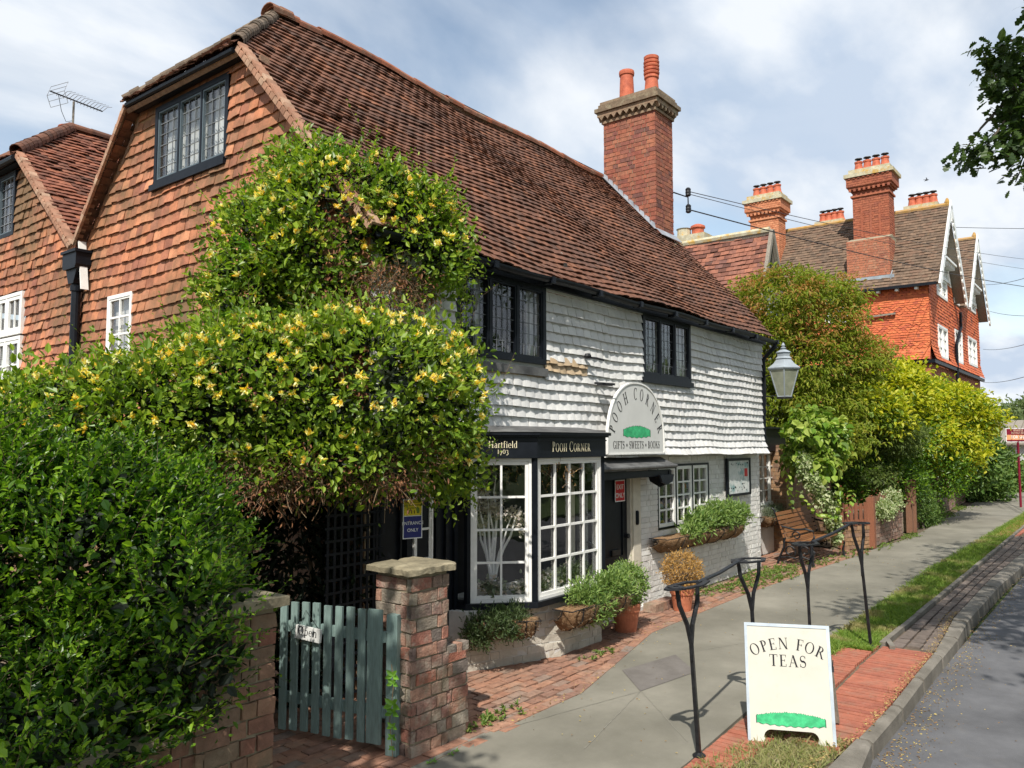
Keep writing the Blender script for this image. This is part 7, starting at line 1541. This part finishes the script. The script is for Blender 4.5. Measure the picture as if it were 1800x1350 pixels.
# oak overhead at the right, trunk across the road
OB = [((7.2, -1.4, 6.6), (1.9, 1.7, 1.4)), ((9.8, -1.0, 6.5), (2.2, 1.9, 1.5)), ((12.6, -.9, 6.8), (2.2, 1.7, 1.5)), ((8.4, -1.0, 5.2), (1.4, .9, .7)), ((4.2, -2.7, 6.6), (1.5, 1.2, 1.0)), ((5.9, .1, 6.7), (.9, .7, .5)), ((15.6, -1.0, 6.6), (1.8, 1.4, 1.2))]
ok_ = thing('oak_tree', 'dark leaved oak whose lobed leaf sprays hang in at the upper right corner', 'tree', (8.2, -4.6, 0))
mb = MB(); mb.tube([(8.2, -4.6, -.1), (8.25, -4.5, 1.5), (8.1, -4.1, 3.4)], [.34, .28, .24], 12); limbs(mb, (8.1, -4.1, 3.3), [b[0] for b in OB], .14, rg, r1=.03, n=8)
vb = blobs_px([(1800, 120, 6.2, 50, 60, 50), (1770, 110, 6.0, 45, 40, 28), (1775, 165, 6.0, 45, 40, 22), (1800, 225, 6.1, 60, 40, 45), (1720, 270, 6.0, 55, 30, 16), (1768, 262, 6.0, 40, 40, 28), (1795, 300, 6.0, 25, 30, 30), (1850, 180, 6.2, 70, 60, 130), (1735, 85, 6.0, 22, 20, 14), (1685, 272, 6.0, 26, 18, 9), (1838, 20, 6.1, 46, 30, 20), (1880, 100, 6.3, 60, 60, 120)])
limbs(mb, P(1900, 60, 6.2), [P(x, y, 6.0) for x, y in ((1800, 120), (1740, 90), (1770, 165), (1690, 273), (1720, 275), (1790, 300), (1800, 240), (1785, 320), (1840, 200))], .03, rg, r1=.004)
mb.tube([P(1900, 60, 6.2), A3(7.2, -1.6, 6.6)], [.03, .06], 6)
mb.build('trunk', M_bark, ok_, fix=False)
def oak_leaves(mb, Pt, D, N, L):          # lobed blade, 14 corners
    n = len(Pt); D = D / np.linalg.norm(D, axis=1, keepdims=True); S = np.cross(D, N); S /= np.linalg.norm(S, axis=1, keepdims=True); Nn = np.cross(S, D)
    prof = [(.0, .02), (.16, .14), (.24, .09), (.36, .25), (.46, .15), (.60, .31), (.70, .18), (.84, .22), (1.0, .0)]
    Lc = np.array(L)[:, None]; pts = []
    for t, w_ in prof: pts.append(Pt + D * Lc * t + S * Lc * w_ - Nn * Lc * (t * t * .12 - w_ * .2))
    for t, w_ in prof[-2:0:-1]: pts.append(Pt + D * Lc * t - S * Lc * w_ - Nn * Lc * (t * t * .12 - w_ * .2))
    V = np.stack(pts, 1); k = V.shape[1]; F = []
    m_ = len(prof) - 1
    for i in range(0, m_):
        a, b = i, i + 1; c_, d_ = (k - i - 1) % k if i + 1 < m_ else None, (k - i) % k
        if i == 0: F.append([0, 1, k - 1, k - 1])
        elif i + 1 < m_: F.append([i, i + 1, k - i - 1, k - i])
        else: F.append([i, m_, k - i, k - i])
    T = np.array([f[:3] for f in F if f[2] == f[3]]); Q = np.array([f for f in F if f[2] != f[3]])
    mb.V.append(V.reshape(-1, 3)); off = (np.arange(n) * k)[:, None, None]; mb.F.append((off + T[None]).reshape(-1, 3) + mb.n); mb.F.append((off + Q[None]).reshape(-1, 4) + mb.n); mb.n += n * k
lf = MB(); c, o = blob_pts(vb, 520, rg, .5, 1.05, .6); c = np.repeat(c, 5, 0) + rg.normal(0, .03, (len(c) * 5, 3)); D = rdir(rg, len(c)) - RH * .5 - UZ * .25; oak_leaves(lf, c, D, rdir(rg, len(c)) * .7 + UZ, rg.uniform(.06, .11, len(c))); lf.build('leaf_sprays', M_oak, ok_, fix=False)
tmp, c, o = foliage(OB, 15000, .12, .07, rg, None, 14, .16, .0, .4, 1.05, .9); tmp.build('crown', M_oak, ok_, fix=False)
# distant trees
for i, (nm, lab, L_) in enumerate((('rounded_far_tree', 'dark rounded tree on the skyline right of the red house', [(1765, 745, 75, 30, 40, 22), (1745, 760, 74, 22, 30, 22)]),
        ('pale_far_tree', 'pale olive willow like tree mass behind the for sale board', [(1770, 770, 60, 45, 50, 40), (1800, 760, 61, 40, 50, 50), (1745, 800, 58, 30, 40, 40), (1830, 780, 62, 50, 50, 60)]))):
    B = blobs_px(L_); tree(nm, lab, (B[0][0][0], B[0][0][1]), B, [('crown', M_farl if i else M_shr, 12000, .30, .16, dict(k=14, cr=.35, up=.1, lo=.75, hi=1.05))], .3)
tree('hedge_by_far_wall', 'low green bush in front of the far garden wall', (39, 5.0), [((38.8, 5.0, .9), (1.2, .6, .9)), ((41, 4.4, .5), (1.5, .5, .5))], [('foliage', M_shr, 6000, .12, .06, dict(k=12, cr=.14))], .05, 'bush')
# houses and trees on the other side for side views stay out of frame; a hedge line closes the street end
tree('street_end_hedge', 'green hedge closing the far end of the street', (75, 8), [((72, 2 + 4 * i, 1.5), (2, 3, 2.2)) for i in range(8)], [('foliage', M_farl, 16000, .4, .22, dict(k=14, cr=.4))], .1, 'hedge')

# trees across the road, seen only as reflections and as the street's other side
tree('opposite_trees', 'row of dark trees on the verge across the road', (6, -12), [((-9 + 6.5 * i, -12.5, 3.2 + .6 * (i % 2)), (3.8, 2.2, 3.0)) for i in range(9)], [('foliage', M_shr, 22000, .34, .2, dict(k=14, cr=.3))], .2, 'trees')['kind'] = 'stuff'

tree('shade_tree', 'unseen tree added on the near verge to shade the privet hedge and gate', (-2.6, 2.7), [((-1.5, 1.9, 5.7), (1.5, 1.2, .9)), ((-.4, 2.3, 5.5), (.75, .6, .5))], [('crown', M_shr, 1500, .13, .09, dict(k=20, cr=.13, lo=.3, hi=1.05))], .14)  # out of view, crown added and placed to darken hedge and gate
